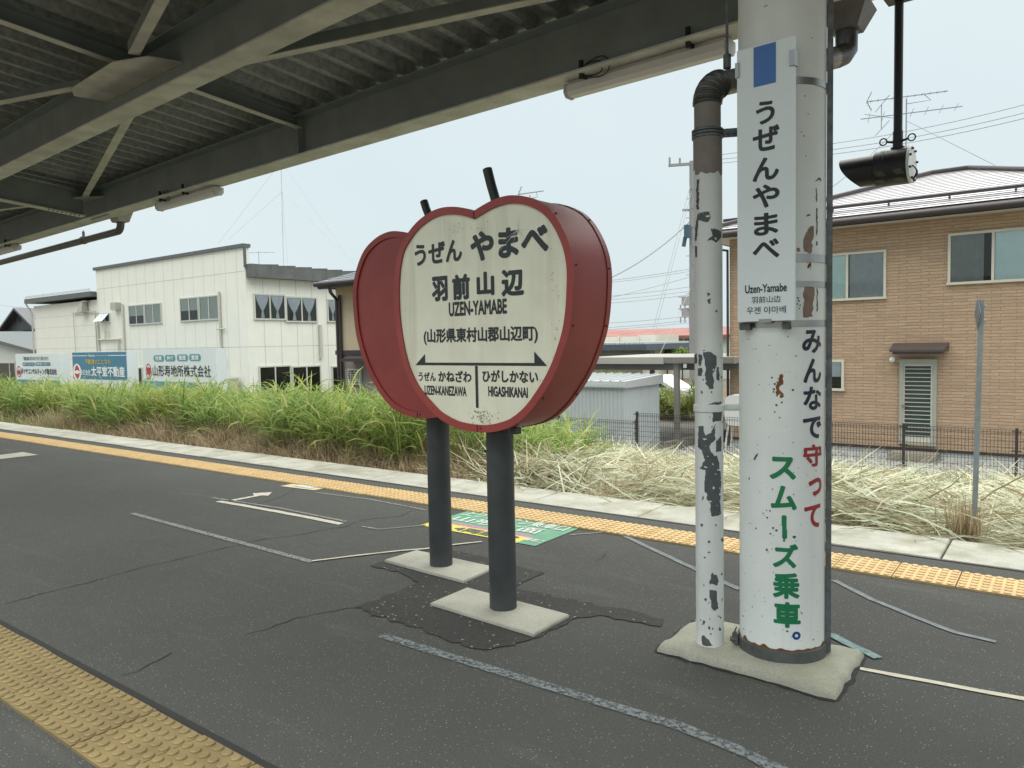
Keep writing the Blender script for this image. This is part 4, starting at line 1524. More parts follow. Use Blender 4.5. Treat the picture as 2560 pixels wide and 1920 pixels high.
# gusset plates
m = MB()
gp = [(-0.62, 2.656), (-0.66, 2.42), (-0.50, 2.34), (0.28, 2.33), (0.56, 2.45), (0.62, 2.656)]
for bay in (XG, XG - 9.45):
    m2 = MB()
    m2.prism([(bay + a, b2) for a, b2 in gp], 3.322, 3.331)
    obj("gusset_plate", m2.s2w(), M_BEAM_LIT, can)
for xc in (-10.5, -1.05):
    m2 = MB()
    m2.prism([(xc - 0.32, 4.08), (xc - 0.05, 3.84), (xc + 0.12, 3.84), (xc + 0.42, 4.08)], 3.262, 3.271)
    obj("gusset_plate", m2.s2w(), M_BEAM_LIT, can)

# ------------------------------------------------------------------ fluorescent lamps under the edge girder
M_LAMPB = paint("lamp_casing", (0.42, 0.41, 0.39), 0.5, var=0.12, scale=6)
M_LAMPC = paint("lamp_cover", (0.60, 0.61, 0.60), 0.35, var=0.06, scale=5)
M_CABLE = flat("black_cable", (0.018, 0.018, 0.018), 0.6)


def lamp(label, xa, xb, ys, zt, clips):
    t = thing("fluorescent_lamp", label, "lamp", S2W((xa + xb) / 2, ys, zt), SA, "fluorescent lamps under the canopy edge")
    m = MB()
    m.box((xa + 0.03, ys - 0.035, zt - 0.035), (xb - 0.03, ys + 0.035, zt))
    obj("casing", m.s2w(), M_LAMPB, t)
    m = MB()
    m.prism([(ys - 0.052, zt - 0.028), (ys + 0.052, zt - 0.028), (ys + 0.052, zt - 0.070), (ys + 0.030, zt - 0.095), (ys - 0.030, zt - 0.095), (ys - 0.052, zt - 0.070)], xa + 0.02, xb - 0.02, 'x')
    obj("cover", m.s2w(), M_LAMPC, t)
    for xx in (xa, xb - 0.022):
        m = MB()
        m.prism([(ys - 0.056, zt - 0.018), (ys + 0.056, zt - 0.018), (ys + 0.056, zt - 0.072), (ys + 0.032, zt - 0.100), (ys - 0.032, zt - 0.100), (ys - 0.056, zt - 0.072)], xx, xx + 0.022, 'x')
        obj("end_cap", m.s2w(), M_LAMPB, t)
    for xx in clips:
        m = MB()
        m.box((xx - 0.012, ys - 0.105, zt - 0.03), (xx + 0.012, ys - 0.085, zt + 0.085))
        m.box((xx - 0.010, ys - 0.10, zt - 0.018), (xx + 0.010, ys + 0.0, zt - 0.002))
        obj("clip", m.s2w(), M_CABLE, t)
    xx = clips[0]
    m = MB()
    for k in range(2):
        path = []
        for i in range(17):
            a = i / 16
            path.append((xx + 0.02 + (0.14 + 0.05 * k) * math.sin(a * math.pi) , ys - 0.09 - 0.008 * math.sin(a * 6), zt + 0.05 - 0.07 * a + 0.02 * math.sin(a * 2 * math.pi) * (1 + k)))
        m.tube(path, 0.0038, 6)
    obj("cable", m.s2w(), M_CABLE, t, smooth=True)
    return t


ysl = 4.135
zl = 3.018
xa, xb = ATS(1421, 252, ysl)[0], ATS(1829, 140, ysl)[0]
lamp("longest looking fluorescent lamp, under the canopy edge beside the white pillar", xa, xb, ysl, zl, [xa + 0.17, xb - 0.22])
xa, xb = ATS(399, 514, ysl)[0], ATS(547, 476, ysl)[0]
lamp("fluorescent lamp under the canopy edge above the white office building", xa, xb, ysl, zl, [xa + 0.22, xa + 0.75])
xa, xb = ATS(-130, 660, ysl)[0], ATS(44, 614, ysl)[0]
lamp("farthest fluorescent lamp under the canopy edge, above the dark drainpipe", xa, xb, ysl, zl, [xb - 0.25])

# ------------------------------------------------------------------ far gutter box with long drainpipe
M_DARKP = paint("brown_grey_pipe", (0.10, 0.095, 0.09), 0.4, 0.3, var=0.25, scale=8)
yg = 4.33
fb = ATS(301, 545, yg)
dpl = thing("drainpipe", "dark horizontal drainpipe hung on a rod below the canopy edge", "drainpipe", S2W(fb[0], yg, 2.86), SA)
m = MB()
cx, z0 = fb[0], ATS(301, 556, yg)[2]
z1 = z0 + 0.20
a, b2 = 0.10, 0.19
m.add([(cx - a, yg - 0.07, z0), (cx + a, yg - 0.07, z0), (cx + a, yg + 0.07, z0), (cx - a, yg + 0.07, z0), (cx - b2, yg - 0.12, z1), (cx + b2, yg - 0.12, z1), (cx + b2, yg + 0.12, z1), (cx - b2, yg + 0.12, z1)],
      [(3, 2, 1, 0), (4, 5, 6, 7), (0, 1, 5, 4), (1, 2, 6, 5), (2, 3, 7, 6), (3, 0, 4, 7)])
obj("gutter_box", m.s2w(), paint("pale_gutter_box", (0.30, 0.29, 0.26), 0.5, 0.3, var=0.2, scale=9), dpl)
m = MB()
zp = ATS(250, 590, yg)[2]
path = [(cx, yg, z0 + 0.01), (cx, yg, zp + 0.10)]
for i in range(1, 9):
    t8 = math.pi / 2 * i / 8
    path.append((cx - 0.10 * (1 - math.cos(t8)), yg, zp + 0.10 - 0.10 * math.sin(t8)))
path.append((cx - 12, yg, zp - 0.04))
m.tube(path, 0.047, 20)
obj("pipe", m.s2w(), M_DARKP, dpl, smooth=True)
m = MB()
hxx = ATS(209, 590, yg)[0]
m.tube([(hxx, yg, zp), (hxx, yg, 3.02)], 0.006, 8)
m.tube([(hxx, yg, zp + 0.05), (hxx, yg, zp + 0.12)], 0.018, 8)
m.tube([(hxx - 0.02 , yg, zp), (hxx + 0.02, yg, zp)], 0.058, 16)
obj("hanger", m.s2w(), M_GALV, dpl)

# ------------------------------------------------------------------ departure signal hanging from the canopy edge
M_BLK = paint("signal_black", (0.016, 0.018, 0.02), 0.38, var=0.2, scale=8)
M_OLIVE = paint("faded_yellow_stripe", (0.085, 0.082, 0.045), 0.6, var=0.2, scale=20)
M_BACK = paint("white_back_plate", (0.66, 0.70, 0.68), 0.4, var=0.06, scale=5)
ysg = 4.25
sigp = ATS(2246, 200, ysg)
xr, xl = ATS(2274, 415, ysg), ATS(2190, 425, ysg)
xt = ATS(2104, 430, ysg)
zax = (ATS(2235, 374, ysg)[2] + ATS(2235, 462, ysg)[2]) / 2
rad = (ATS(2235, 374, ysg)[2] - ATS(2235, 462, ysg)[2]) / 2
sig = thing("hanging_signal", "black hooded signal lamp hanging on a black pole in front of the house roof", "signal", S2W(sigp[0], ysg, zax), SA)
m = MB()
m.tube([(sigp[0], ysg, zax + rad * 0.95), (sigp[0], ysg, 3.03)], 0.021, 18)
m.lathe([(0.034, 0), (0.034, 0.01), (0.024, 0.012), (0.024, 0.09)], (sigp[0], ysg, zax + rad * 0.98), 16)
m.box((sigp[0] - 0.06, ysg - 0.05, 3.005), (sigp[0] + 0.06, ysg + 0.05, 3.02))
obj("pole", m.s2w(), M_BLK, sig, smooth=True)
m = MB()
for s in (-1, 1):
    c = (sigp[0] + s * 0.066, ysg - 0.01, zax + rad + 0.045)
    m.tube([(sigp[0] + s * 0.02, ysg - 0.01, c[2] - 0.01), (c[0] - s * 0.016, c[1], c[2] - 0.002)], 0.006, 8)
    m.tube([(c[0] + 0.017 * math.cos(i * math.pi / 9), c[1], c[2] + 0.017 * math.sin(i * math.pi / 9)) for i in range(19)], 0.0036, 8)
obj("eye_bolt", m.s2w(), M_BLK, sig, smooth=True)
x0, x1 = xl[0], xr[0]
m = MB()
ks = 32
vs = []
for xx, rr in ((x0, rad * 0.93), (x0 + 0.004, rad), ((x0 + x1) / 2 - 0.05, rad), ((x0 + x1) / 2 - 0.048, rad * 1.02), ((x0 + x1) / 2 - 0.03, rad * 1.02), ((x0 + x1) / 2 - 0.028, rad), (x1, rad * 1.03)):
    for i in range(ks):
        a = 2 * math.pi * i / ks
        vs.append((xx, ysg + rr * math.cos(a), zax + rr * math.sin(a)))
fs = [(a * ks + i, a * ks + (i + 1) % ks, (a + 1) * ks + (i + 1) % ks, (a + 1) * ks + i) for a in range(6) for i in range(ks)]
fs.append(tuple(range(ks)))
m.add(vs, fs)
m.bar((x0 - 0.0, ysg - rad * 1.0, zax - 0.002), (x1, ysg - rad * 1.0, zax - 0.002), 0.012, 0.005)
obj("housing", m.s2w(), M_BLK, sig, smooth=True)
# hood: upper tube cut obliquely, longest at the top
m = MB()
rh = rad * 0.86
vs = []
for i in range(ks):
    a = 2 * math.pi * i / ks
    yy, zz = rh * math.cos(a), rh * math.sin(a)
    u = (zz / rh + 1) / 2
    tip = xt[0] + (x0 - xt[0]) * (0.55 * (1 - u) ** 2.0)
    vs += [(x0 + 0.003, ysg + yy, zax + zz), (tip, ysg + yy, zax + zz), (tip + 0.002, ysg + yy * 0.95, zax + zz * 0.95), (x0 + 0.003, ysg + yy * 0.95, zax + zz * 0.95)]
for i in range(ks):
    j = (i + 1) % ks
    for q in range(3):
        m.f.append((4 * i + q, 4 * i + q + 1, 4 * j + q + 1, 4 * j + q))
        m.m.append(0)
m.v = [tuple(p) for p in vs]
m.bar((xt[0] + 0.05, ysg - rh * 1.0, zax - 0.004), (x0, ysg - rh * 1.0, zax - 0.004), 0.008, 0.004)
obj("hood", m.s2w(), M_BLK, sig, smooth=True)
m = MB()
vs = [(x1 + 0.001, ysg + rad * 1.03 * math.cos(2 * math.pi * i / ks), zax + rad * 1.03 * math.sin(2 * math.pi * i / ks)) for i in range(ks)]
vs += [(x1 + 0.014, ysg + rad * 1.03 * math.cos(2 * math.pi * i / ks), zax + rad * 1.03 * math.sin(2 * math.pi * i / ks)) for i in range(ks)]
m.add(vs, [tuple(range(ks)), tuple(range(2 * ks - 1, ks - 1, -1))] + [(i, (i + 1) % ks, ks + (i + 1) % ks, ks + i) for i in range(ks)])
back = obj("back_plate", m.s2w(), M_BACK, sig)
m = MB()
for i in range(8):
    a = 2 * math.pi * i / 8 + 0.3
    c = (ysg + rad * 0.9 * math.cos(a), zax + rad * 0.9 * math.sin(a))
    m.tube([(x1 + 0.013, *c), (x1 + 0.024, *c)], 0.006, 8)
for k in range(2):
    m.tube([(x1 + 0.014 + 0.02 * math.sin(math.pi * i / 10) , ysg - 0.01 + 0.02 * k, zax - 0.005 - 0.07 * i / 10) for i in range(11)], 0.003, 6)
obj("screw", m.s2w(), M_BLK, back)
# warning stripes on the lower flank
m = MB()
Wd = x1 - x0
for base in (0.03, 0.58):
    for k in range(2):
        for i in range(6):
            aa0, aa1 = math.radians(196 + k * 30 + i * 3), math.radians(196 + k * 30 + i * 3 + 3)
            sh0, sh1 = i * 0.035, (i + 1) * 0.035
            for (f0, f1) in ((0.0, 0.25),):
                q = []
                for aa, shh, ff in ((aa0, sh0, f0), (aa0, sh0, f1), (aa1, sh1, f1), (aa1, sh1, f0)):
                    xx = x0 + Wd * (base + 0.02 + ff + shh * 0.55)
                    rr = rad * 1.012 + 0.0015
                    q.append((xx, ysg + rr * math.cos(aa), zax + rr * math.sin(aa)))
                m.add(q, [(0, 1, 2, 3)])
obj("warning_stripe", m.s2w(), M_OLIVE, sig, fix=False)

# ------------------------------------------------------------------ steel post behind the platform edge
M_ZINC = paint("zinc_post", (0.36, 0.41, 0.44), 0.45, 0.4, var=0.16, scale=14)
pb = G(2433, 1352, -0.02)
Yp = pb[1] + 0.08
pb = AT(2433, 1354, Yp)
pt = AT(2454, 749, Yp)
t = thing("steel_post", "slim leaning zinc steel post standing in the cut reeds behind the platform edge", "post", pb - [0, 0, 0.12])
m = MB()
p, q = pb - [0, 0, 0.14], pt
m.add([p + [-0.016, 0, 0], p + [0.016, 0, 0], p + [0.016, 0.004, 0], p + [-0.012, 0.004, 0], p + [-0.012, 0.03, 0], p + [-0.016, 0.03, 0],
       q + [-0.016, 0, 0], q + [0.016, 0, 0], q + [0.016, 0.004, 0], q + [-0.012, 0.004, 0], q + [-0.012, 0.03, 0], q + [-0.016, 0.03, 0]],
      [(i, (i + 1) % 6, 6 + (i + 1) % 6, 6 + i) for i in range(6)] + [(5, 4, 3, 2, 1, 0), (6, 7, 8, 9, 10, 11)])
obj("angle_bar", m, M_ZINC, t)
m = MB()
q2 = q - [0.020, 0, 0.09]
m.prism([(Yp - 0.10, q2[2]), (Yp, q2[2] + 0.10), (Yp + 0.10, q2[2]), (Yp, q2[2] - 0.10)], q2[0] - 0.002, q2[0] + 0.001, 'x')
for v3 in range(len(m.v)):                              # turned a little off the line of sight
    x, y, z = m.v[v3]
    m.v[v3] = (x + (y - Yp) * -0.26, y, z)
obj("sign_plate", m, M_GALV, t)
m = MB()
for dz in (0.04, 0.135):
    m.tube([q + [-0.02, 0.012, -dz], q + [0.026, 0.012, -dz]], 0.006, 8)
obj("bolt", m, M_ZINC, t)

# ================================================================== FENCE, WALL, SHED, CARPORT
M_FENCE = paint("dark_brown_fence", (0.045, 0.040, 0.040), 0.5, var=0.15, scale=8)
M_WALLC = concrete_mat("low_wall_concrete", (0.30, 0.29, 0.25), moss=0.5)
YF = 14.8
m = MB()
ztop = AT(2259, 1187, YF)[2]
m.box((-30, YF - 0.06, -1.75), (6, YF + 0.06, ztop))
low = tag(obj("low_wall", m, M_WALLC), "low grey concrete wall under the mesh fence", "wall")
px = [AT(1593, 1085, YF)[0], None, None, None, AT(2259, 1120, YF)[0], AT(2541, 1140, YF)[0]]
zfence = AT(2259, 1063, YF)[2]
span = px[5] - px[4]
print("FENCE span", span, "height", zfence - ztop, 'wall top', ztop, [AT(1695, 1085, YF)[0]])
posts = [px[4] + span * k for k in range(-3, 4)]
posts = sorted(set([round(p, 3) for p in posts if p > px[0] + 0.6] + [round(px[0], 3)]))


def fence(label, xsl, zb, zt, yf, group="mesh fences round the yards"):
    t = thing("mesh_fence", label, "fence", ((xsl[0] + xsl[-1]) / 2, yf, zb), 0, group)
    for x in xsl:
        m = MB()
        m.box((x - 0.022, yf - 0.022, zb), (x + 0.022, yf + 0.022, zt + 0.035))
        for z in (zt - 0.02, (zt * 0.62 + zb * 0.38), zb + 0.2 * (zt - zb)):
            m.box((x - 0.07, yf - 0.03, z - 0.012), (x + 0.07, yf - 0.023, z + 0.006))
        obj("post", m, M_FENCE, t)
    for a, b2 in zip(xsl[:-1], xsl[1:]):
        m = MB()
        n = int((b2 - a) / 0.052)
        r = 0.0032
        for i in range(1, n):
            x = a + (b2 - a) * i / n
            m.box((x - r, yf - r, zb + 0.03), (x + r, yf + r, zt))
        for k in range(8):
            z = zb + 0.05 + (zt - zb - 0.12) * k / 7
            m.box((a, yf - r * 3, z - r), (b2, yf - r, z + r))
        for z in (zt, zt - 0.045):
            m.box((a, yf - r * 3 - 0.012, z - r), (b2, yf - r, z + r))
        obj("mesh_panel", m, M_FENCE, t, fix=False)
    return t


fence("dark brown wire mesh fence in front of the brown house", posts, ztop, zfence, YF)
zlow = AT(1520, 1050, YF)[2]
fence("lower dark wire mesh fence beside the reeds in front of the grey shed", [px[0] - 4.2, px[0] - 2.1, px[0] - 0.05], ztop - 0.02, zlow, YF + 0.06)

# grey storage shed
M_SHED = paint("shed_blue_grey", (0.43, 0.47, 0.485), 0.45, var=0.05, scale=3)
M_SHEDR = paint("shed_roof", (0.50, 0.54, 0.56), 0.35, 0.2, var=0.06, scale=3)
YS = 15.9
c0 = AT(1559, 968, YS)
Xs = c0[0]
ysh1 = ATX(1648, 958, Xs)[1]
xsh0 = AT(1440, 980, YS)[0] - 0.9
zt0 = c0[2]
print("SHED", Xs, ysh1, xsh0, zt0)
t = thing("storage_shed", "pale blue grey ribbed metal storage shed behind the lower fence", "shed", ((Xs + xsh0) / 2, YS, -1.6))


def rib_wall_x(m, x0, x1, y, z0, z1, p=0.11, d=0.012):
    x = x0
    while x < x1:
        e = min(x + p, x1)
        m.add([(x, y, z0), (x + p * 0.7 if e > x + p * 0.7 else e, y, z0), (x + p * 0.7 if e > x + p * 0.7 else e, y, z1), (x, y, z1)], [(0, 1, 2, 3)])
        if e > x + p * 0.7:
            a = x + p * 0.7
            m.add([(a, y, z0), (a + p * 0.1, y + d, z0), (a + p * 0.2, y + d, z0), (e, y, z0), (a, y, z1), (a + p * 0.1, y + d, z1), (a + p * 0.2, y + d, z1), (e, y, z1)], [(0, 1, 5, 4), (1, 2, 6, 5), (2, 3, 7, 6)])
        x += p


m = MB()
rib_wall_x(m, xsh0, Xs, YS, -1.6, zt0)
m2 = MB()
rib_wall_x(m2, YS, ysh1, Xs, -1.6, zt0)
m.add([(2 * Xs - p[1] if False else Xs - (p[1] - Xs), p[0], p[2]) for p in m2.v], m2.f)
m.add([(xsh0, YS, -1.6), (xsh0, ysh1, -1.6), (xsh0, ysh1, zt0), (xsh0, YS, zt0)], [(0, 1, 2, 3)])
m.add([(xsh0, ysh1, -1.6), (Xs, ysh1, -1.6), (Xs, ysh1, zt0), (xsh0, ysh1, zt0)], [(0, 1, 2, 3)])
obj("wall", m, M_SHED, t, fix=False)
m = MB()
zr1 = ATX(1650, 940, Xs)[2]
e = 0.08
A = [(xsh0 - e, YS - e, zt0 - 0.02), (Xs + e, YS - e, zt0 - 0.02), (Xs + e, ysh1 + e, zt0 - 0.02), (xsh0 - e, ysh1 + e, zt0 - 0.02)]
B = [(xsh0 - e, YS - e, zt0 + 0.14), (Xs + e, YS - e, zt0 + 0.14), (Xs + e, ysh1 + e, zt0 + 0.22), (xsh0 - e, ysh1 + e, zt0 + 0.22)]
m.add(A + B, [(3, 2, 1, 0), (0, 1, 5, 4), (1, 2, 6, 5), (2, 3, 7, 6), (3, 0, 4, 7), (4, 5, 6, 7)])
m.box((xsh0 - e - 0.01, YS - e - 0.012, zt0 + 0.0), (Xs + e + 0.012, YS - e, zt0 + 0.075))
x = xsh0
while x < Xs:
    m.add([(x, YS - e, zt0 + 0.141), (x + 0.05, YS - e, zt0 + 0.141), (x + 0.05, ysh1 + e, zt0 + 0.221), (x, ysh1 + e, zt0 + 0.221), (x + 0.012, YS - e, zt0 + 0.175), (x + 0.038, YS - e, zt0 + 0.175), (x + 0.038, ysh1 + e, zt0 + 0.255), (x + 0.012, ysh1 + e, zt0 + 0.255)],
          [(4, 5, 6, 7), (0, 4, 7, 3), (5, 1, 2, 6), (0, 1, 5, 4)])
    x += 0.27
obj("roof", m, M_SHEDR, t)

# carport
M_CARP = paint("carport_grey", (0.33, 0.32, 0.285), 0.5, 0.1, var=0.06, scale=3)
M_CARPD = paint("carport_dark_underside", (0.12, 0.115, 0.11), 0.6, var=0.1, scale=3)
YC = 18.4
cz1 = AT(1650, 894, YC)[2]
cx1 = AT(1661, 900, YC)[0]
cx0 = AT(1440, 900, YC)[0]
cxr = AT(1815, 900, YC)[0] + 0.2
t = thing("carport", "grey flat roofed carport on slim posts behind the shed", "carport", ((cx0 + cxr) / 2, YC, -1.6))
m = MB()
m.box((cx0, YC, cz1 - 0.16), (cxr, YC + 4.6, cz1))
m.box((cx0 - 0.05, YC - 0.06, cz1 - 0.17), (cx1, YC - 0.002, cz1 + 0.012))
obj("roof", m, M_CARP, t)
m = MB()
m.box((cx1 + 0.01, YC - 0.05, cz1 - 0.14), (cxr, YC - 0.003, cz1 + 0.008))
obj("fascia", m, paint("carport_fascia", (0.17, 0.16, 0.145), 0.5, var=0.08, scale=3), t)
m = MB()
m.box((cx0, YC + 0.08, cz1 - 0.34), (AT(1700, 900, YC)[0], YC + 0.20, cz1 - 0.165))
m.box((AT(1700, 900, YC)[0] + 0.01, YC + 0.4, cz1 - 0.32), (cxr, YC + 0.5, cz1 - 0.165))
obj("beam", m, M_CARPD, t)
for xx, yy in ((AT(1692, 950, YC + 0.12)[0], YC + 0.12), (cx0 + 0.3, YC + 4.3), (cx0 + 2.6, YC + 4.3), (cx0 + 4.2, YC + 4.3), (cxr - 0.4, YC + 4.3)):
    m = MB()
    m.box((xx - 0.07, yy - 0.05, -1.62), (xx + 0.07, yy + 0.05, cz1 - 0.165))
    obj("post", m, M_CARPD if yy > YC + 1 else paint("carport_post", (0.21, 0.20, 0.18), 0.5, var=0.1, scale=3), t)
m = MB()
m.box((cx0, YC + 4.25, 0.30), (cxr, YC + 4.29, 0.36))
obj("rail", m, M_CARPD, t)
# kerb wall of the paved yard
m = MB()
ka, kb = G(1655, 1128, -1.6), G(1740, 1098, -1.6)
m.bar((ka[0], ka[1], -1.5), (kb[0] + 0.6, kb[1] + 1.2, -1.5), 0.14, 0.24)
tag(obj("kerb_wall", m, M_WALLC), "dark low kerb wall running back beside the paved yard", "wall")

# white car under the carport
M_CAR = paint("white_car_paint", (0.62, 0.64, 0.65), 0.2, var=0.03, scale=2)
M_CGL = flat("car_glass", (0.03, 0.04, 0.05), 0.08)
M_TYRE = flat("tyre", (0.02, 0.02, 0.02), 0.8)
YK = 27.5
ck = AT(1640, 936, YK)
t = thing("parked_car", "small white car parked far back beyond the carport", "car", (ck[0], YK, -1.6))
cxk = ck[0] - 0.6
zb0 = -1.6
body = [(-2.1, 0.28), (-2.15, 0.72), (-1.75, 0.92), (-1.1, 0.98), (-0.55, 1.42), (0.9, 1.47), (1.75, 1.0), (2.1, 0.92), (2.15, 0.35), (2.05, 0.28)]
m = MB()
m.prism([(cxk + a, zb0 + z) for a, z in body], YK - 0.8, YK + 0.8, 'y')
obj("body", m, M_CAR, t)
m = MB()
for q in ([(-0.98, 1.0), (-0.50, 1.36), (0.12, 1.40), (0.12, 1.0)], [(0.18, 1.0), (0.18, 1.40), (0.86, 1.40), (1.45, 1.02)]):
    m.add([(cxk + a, YK - 0.806, zb0 + z) for a, z in q], [(0, 1, 2, 3)])
obj("window", m, M_CGL, t, fix=False)
for xx in (-1.35, 1.35):
    m = MB()
    m.tube([(cxk + xx, YK - 0.82, zb0 + 0.31), (cxk + xx, YK - 0.6, zb0 + 0.31)], 0.31, 20)
    obj("wheel", m, M_TYRE, t)
m = MB()
m.box((cxk - 2.17, YK - 0.7, zb0 + 0.68), (cxk - 2.0, YK - 0.4, zb0 + 0.82))
obj("headlight", m, M_CGL, t)

# ================================================================== WINDOWS
M_ALU = paint("aluminium_frame", (0.55, 0.56, 0.52), 0.4, 0.2, var=0.05, scale=5)
M_CRMF = paint("cream_window_frame", (0.56, 0.535, 0.45), 0.4, var=0.05, scale=5)
M_DARK = flat("dark_room", (0.035, 0.038, 0.036), 0.9)
M_GLASS = glass_mat("window_glass")
M_CURT = paint("white_curtain", (0.76, 0.79, 0.86), 0.8, var=0.08, scale=6)
M_CURTG = paint("grey_curtain", (0.30, 0.315, 0.32), 0.8, var=0.08, scale=6)
M_BLIND = paint("pale_blind", (0.60, 0.65, 0.61), 0.7, var=0.06, scale=4)
M_AQUA = paint("pale_aqua_blind", (0.70, 0.86, 0.86), 0.3, var=0.05, scale=4)


def win(parent, x0, x1, z0, z1, plane, pos, frame_m, splits=(0.5,), fw=0.05, back_m=None, curtains=(), sill=True, name="window", out=-1):
    """plane 'y': wall at y=pos facing -y; plane 'x': wall at x=pos facing +x (out=+1). x0,x1 run along the wall"""
    back_m = back_m or M_DARK

    def P(a, d, z):
        return (a, pos - d, z) if plane == 'y' else (pos + d, a, z)

    def bx(m, a0, a1, d0, d1, zz0, zz1):
        p, q = P(a0, d0, zz0), P(a1, d1, zz1)
        m.box([min(u, v) for u, v in zip(p, q)], [max(u, v) for u, v in zip(p, q)])
    m = MB()
    bx(m, x0, x1, 0.0, 0.055, z1 - fw, z1)
    bx(m, x0 - (0.02 if sill else 0), x1 + (0.02 if sill else 0), 0.0, 0.075 if sill else 0.055, z0, z0 + fw)
    bx(m, x0, x0 + fw, 0.0, 0.055, z0 + fw, z1 - fw)
    bx(m, x1 - fw, x1, 0.0, 0.055, z0 + fw, z1 - fw)
    for s in splits:
        c = x0 + (x1 - x0) * s
        bx(m, c - fw * 0.5, c + fw * 0.5, 0.0, 0.05, z0 + fw, z1 - fw)
    f = obj(name, m, frame_m, parent)
    m = MB()
    bx(m, x0 + fw, x1 - fw, 0.001, 0.006, z0 + fw, z1 - fw)
    obj("interior", m, back_m, f)
    for kind, a, b2, mat in curtains:
        xa, xb = x0 + (x1 - x0) * a, x0 + (x1 - x0) * b2
        m = MB()
        if kind == 'flat':
            m.add([P(xa + (xb - xa) * i / 24, 0.014 + 0.005 * math.sin(i * 1.3), z) for z in (z0 + fw, z1 - fw) for i in range(25)], [(i, i + 1, 26 + i, 25 + i) for i in range(24)])
        elif kind == 'half':
            zz = z0 + (z1 - z0) * 0.45
            m.add([P(xa, 0.015, zz), P(xb, 0.015, zz), P(xb, 0.015, z1 - fw), P(xa, 0.015, z1 - fw)], [(0, 1, 2, 3)])
        elif kind == 'tied':                            # gathered in the middle, spreading again below
            c = (xa + xb) / 2
            rows = [(1.0, 1.0), (0.75, 0.80), (0.5, 0.42), (0.36, 0.16), (0.30, 0.12), (0.15, 0.22), (0.02, 0.26)]
            for hgt, wd in rows:
                for i in range(17):
                    u = i / 16 - 0.5
                    m.v.append(P(c + u * (xb - xa) * wd, 0.016 + 0.006 * math.sin(i * 2.1), z0 + fw + (z1 - z0 - 2 * fw) * hgt))
            for r in range(len(rows) - 1):
                for i in range(16):
                    m.f.append((r * 17 + i, r * 17 + i + 1, (r + 1) * 17 + i + 1, (r + 1) * 17 + i))
                    m.m.append(0)
        obj("curtain", m, mat, f, fix=False, smooth=True)
    m = MB()
    m.add([P(x0 + fw, 0.030, z0 + fw), P(x1 - fw, 0.030, z0 + fw), P(x1 - fw, 0.030, z1 - fw), P(x0 + fw, 0.030, z1 - fw)], [(0, 1, 2, 3)])
    obj("pane", m, M_GLASS, f, fix=False)
    return f


# ================================================================== BROWN HOUSE
YH = 19.5
M_SIDING = brick_mat("split_face_siding", (0.50, 0.355, 0.24), (0.41, 0.29, 0.195), (0.28, 0.19, 0.125), 0.46, 0.072)
M_FOUND = paint("foundation_render", (0.55, 0.56, 0.54), 0.7, var=0.06, scale=3)
M_BROWN = paint("dark_brown_metal", (0.042, 0.034, 0.036), 0.4, var=0.15, scale=5)
M_ROOFH = paint("house_roof_metal", (0.74, 0.72, 0.75), 0.3, 0.85, var=0.12, scale=3)
M_SOFF = paint("cream_soffit", (0.52, 0.50, 0.42), 0.6, var=0.05, scale=3)
hx0 = AT(1824, 700, YH)[0]
def _pj(p):
    q = np.array(p) - np.array([0, 0, EYE])
    return CXP + FPX * (q @ AR) / (q @ AF), CYP - FPX * (q @ AU) / (q @ AF)


_r2, _best = AT(2421, 437, YH + 4.3), (1e9, 0)
for _i in range(120):                                   # far end of the house from the slope of its hip line
    _c = (2.0 + _i * 0.15, YH - 0.55, AT(2318, 519, YH - 0.55)[2])
    _pts = [_pj(np.array(_r2) + (np.array(_c) - _r2) * k / 40) for k in range(41)]
    _e = min((abs(a - 2560), abs(b - 446)) for a, b in _pts)
    _best = min(_best, (_e[1], _c[0]))
hx1 = _best[1] - 0.55
zf = AT(2250, 1119, YH)[2]
zs = AT(2318, 549, YH)[2]
GY = -1.58
print("HOUSE", hx0, hx1, 'found', zf, 'soffit', zs, 'found bottom', AT(2250, 1158, YH)[2])
hs = thing("brown_house", "two storey house with brown stone pattern siding and dark metal hip roof", "house", ((hx0 + hx1) / 2, YH + 4, GY))
m = MB()
m.box((hx0, YH, zf), (hx1, YH + 8.5, zs + 0.1))
obj("wall", m, M_SIDING, hs)
m = MB()
m.box((hx0 + 0.03, YH + 0.03, GY - 0.1), (hx1 - 0.03, YH + 8.4, zf - 0.03))
obj("foundation", m, M_FOUND, hs)
m = MB()
m.box((hx0 - 0.01, YH - 0.02, zf - 0.05), (hx1 + 0.01, YH + 0.05, zf + 0.015))
obj("drip_edge", m, M_BROWN, hs)
# eaves
ov = 0.55
ye = YH - ov
zg1, zg0 = AT(2318, 519, ye)[2], AT(2318, 541, ye)[2]
xe0, xe1 = hx0 - ov, hx1 + ov
m = MB()
m.box((xe0 + 0.03, ye + 0.03, zs - 0.0), (xe1, YH + 8.5 + ov, zs + 0.04))
obj("soffit", m, M_SOFF, hs)
m = MB()
m.box((xe0, ye - 0.02, zg0 - 0.02), (xe1, ye + 0.0, zg1 - 0.06))
m.tube([(xe0 - 0.06, ye - 0.09, zg1 - 0.13), (xe1, ye - 0.09, zg1 - 0.13)], 0.075, 12)
m.tube([(xe0 - 0.06, ye - 0.05, zg1 - 0.06), (xe1, ye - 0.05, zg1 - 0.06)], 0.03, 8)
m.box((xe0 - 0.04, ye, zg0), (xe0 - 0.0, YH + 9, zg1 - 0.04))
obj("gutter", m, M_BROWN, hs, smooth=True)
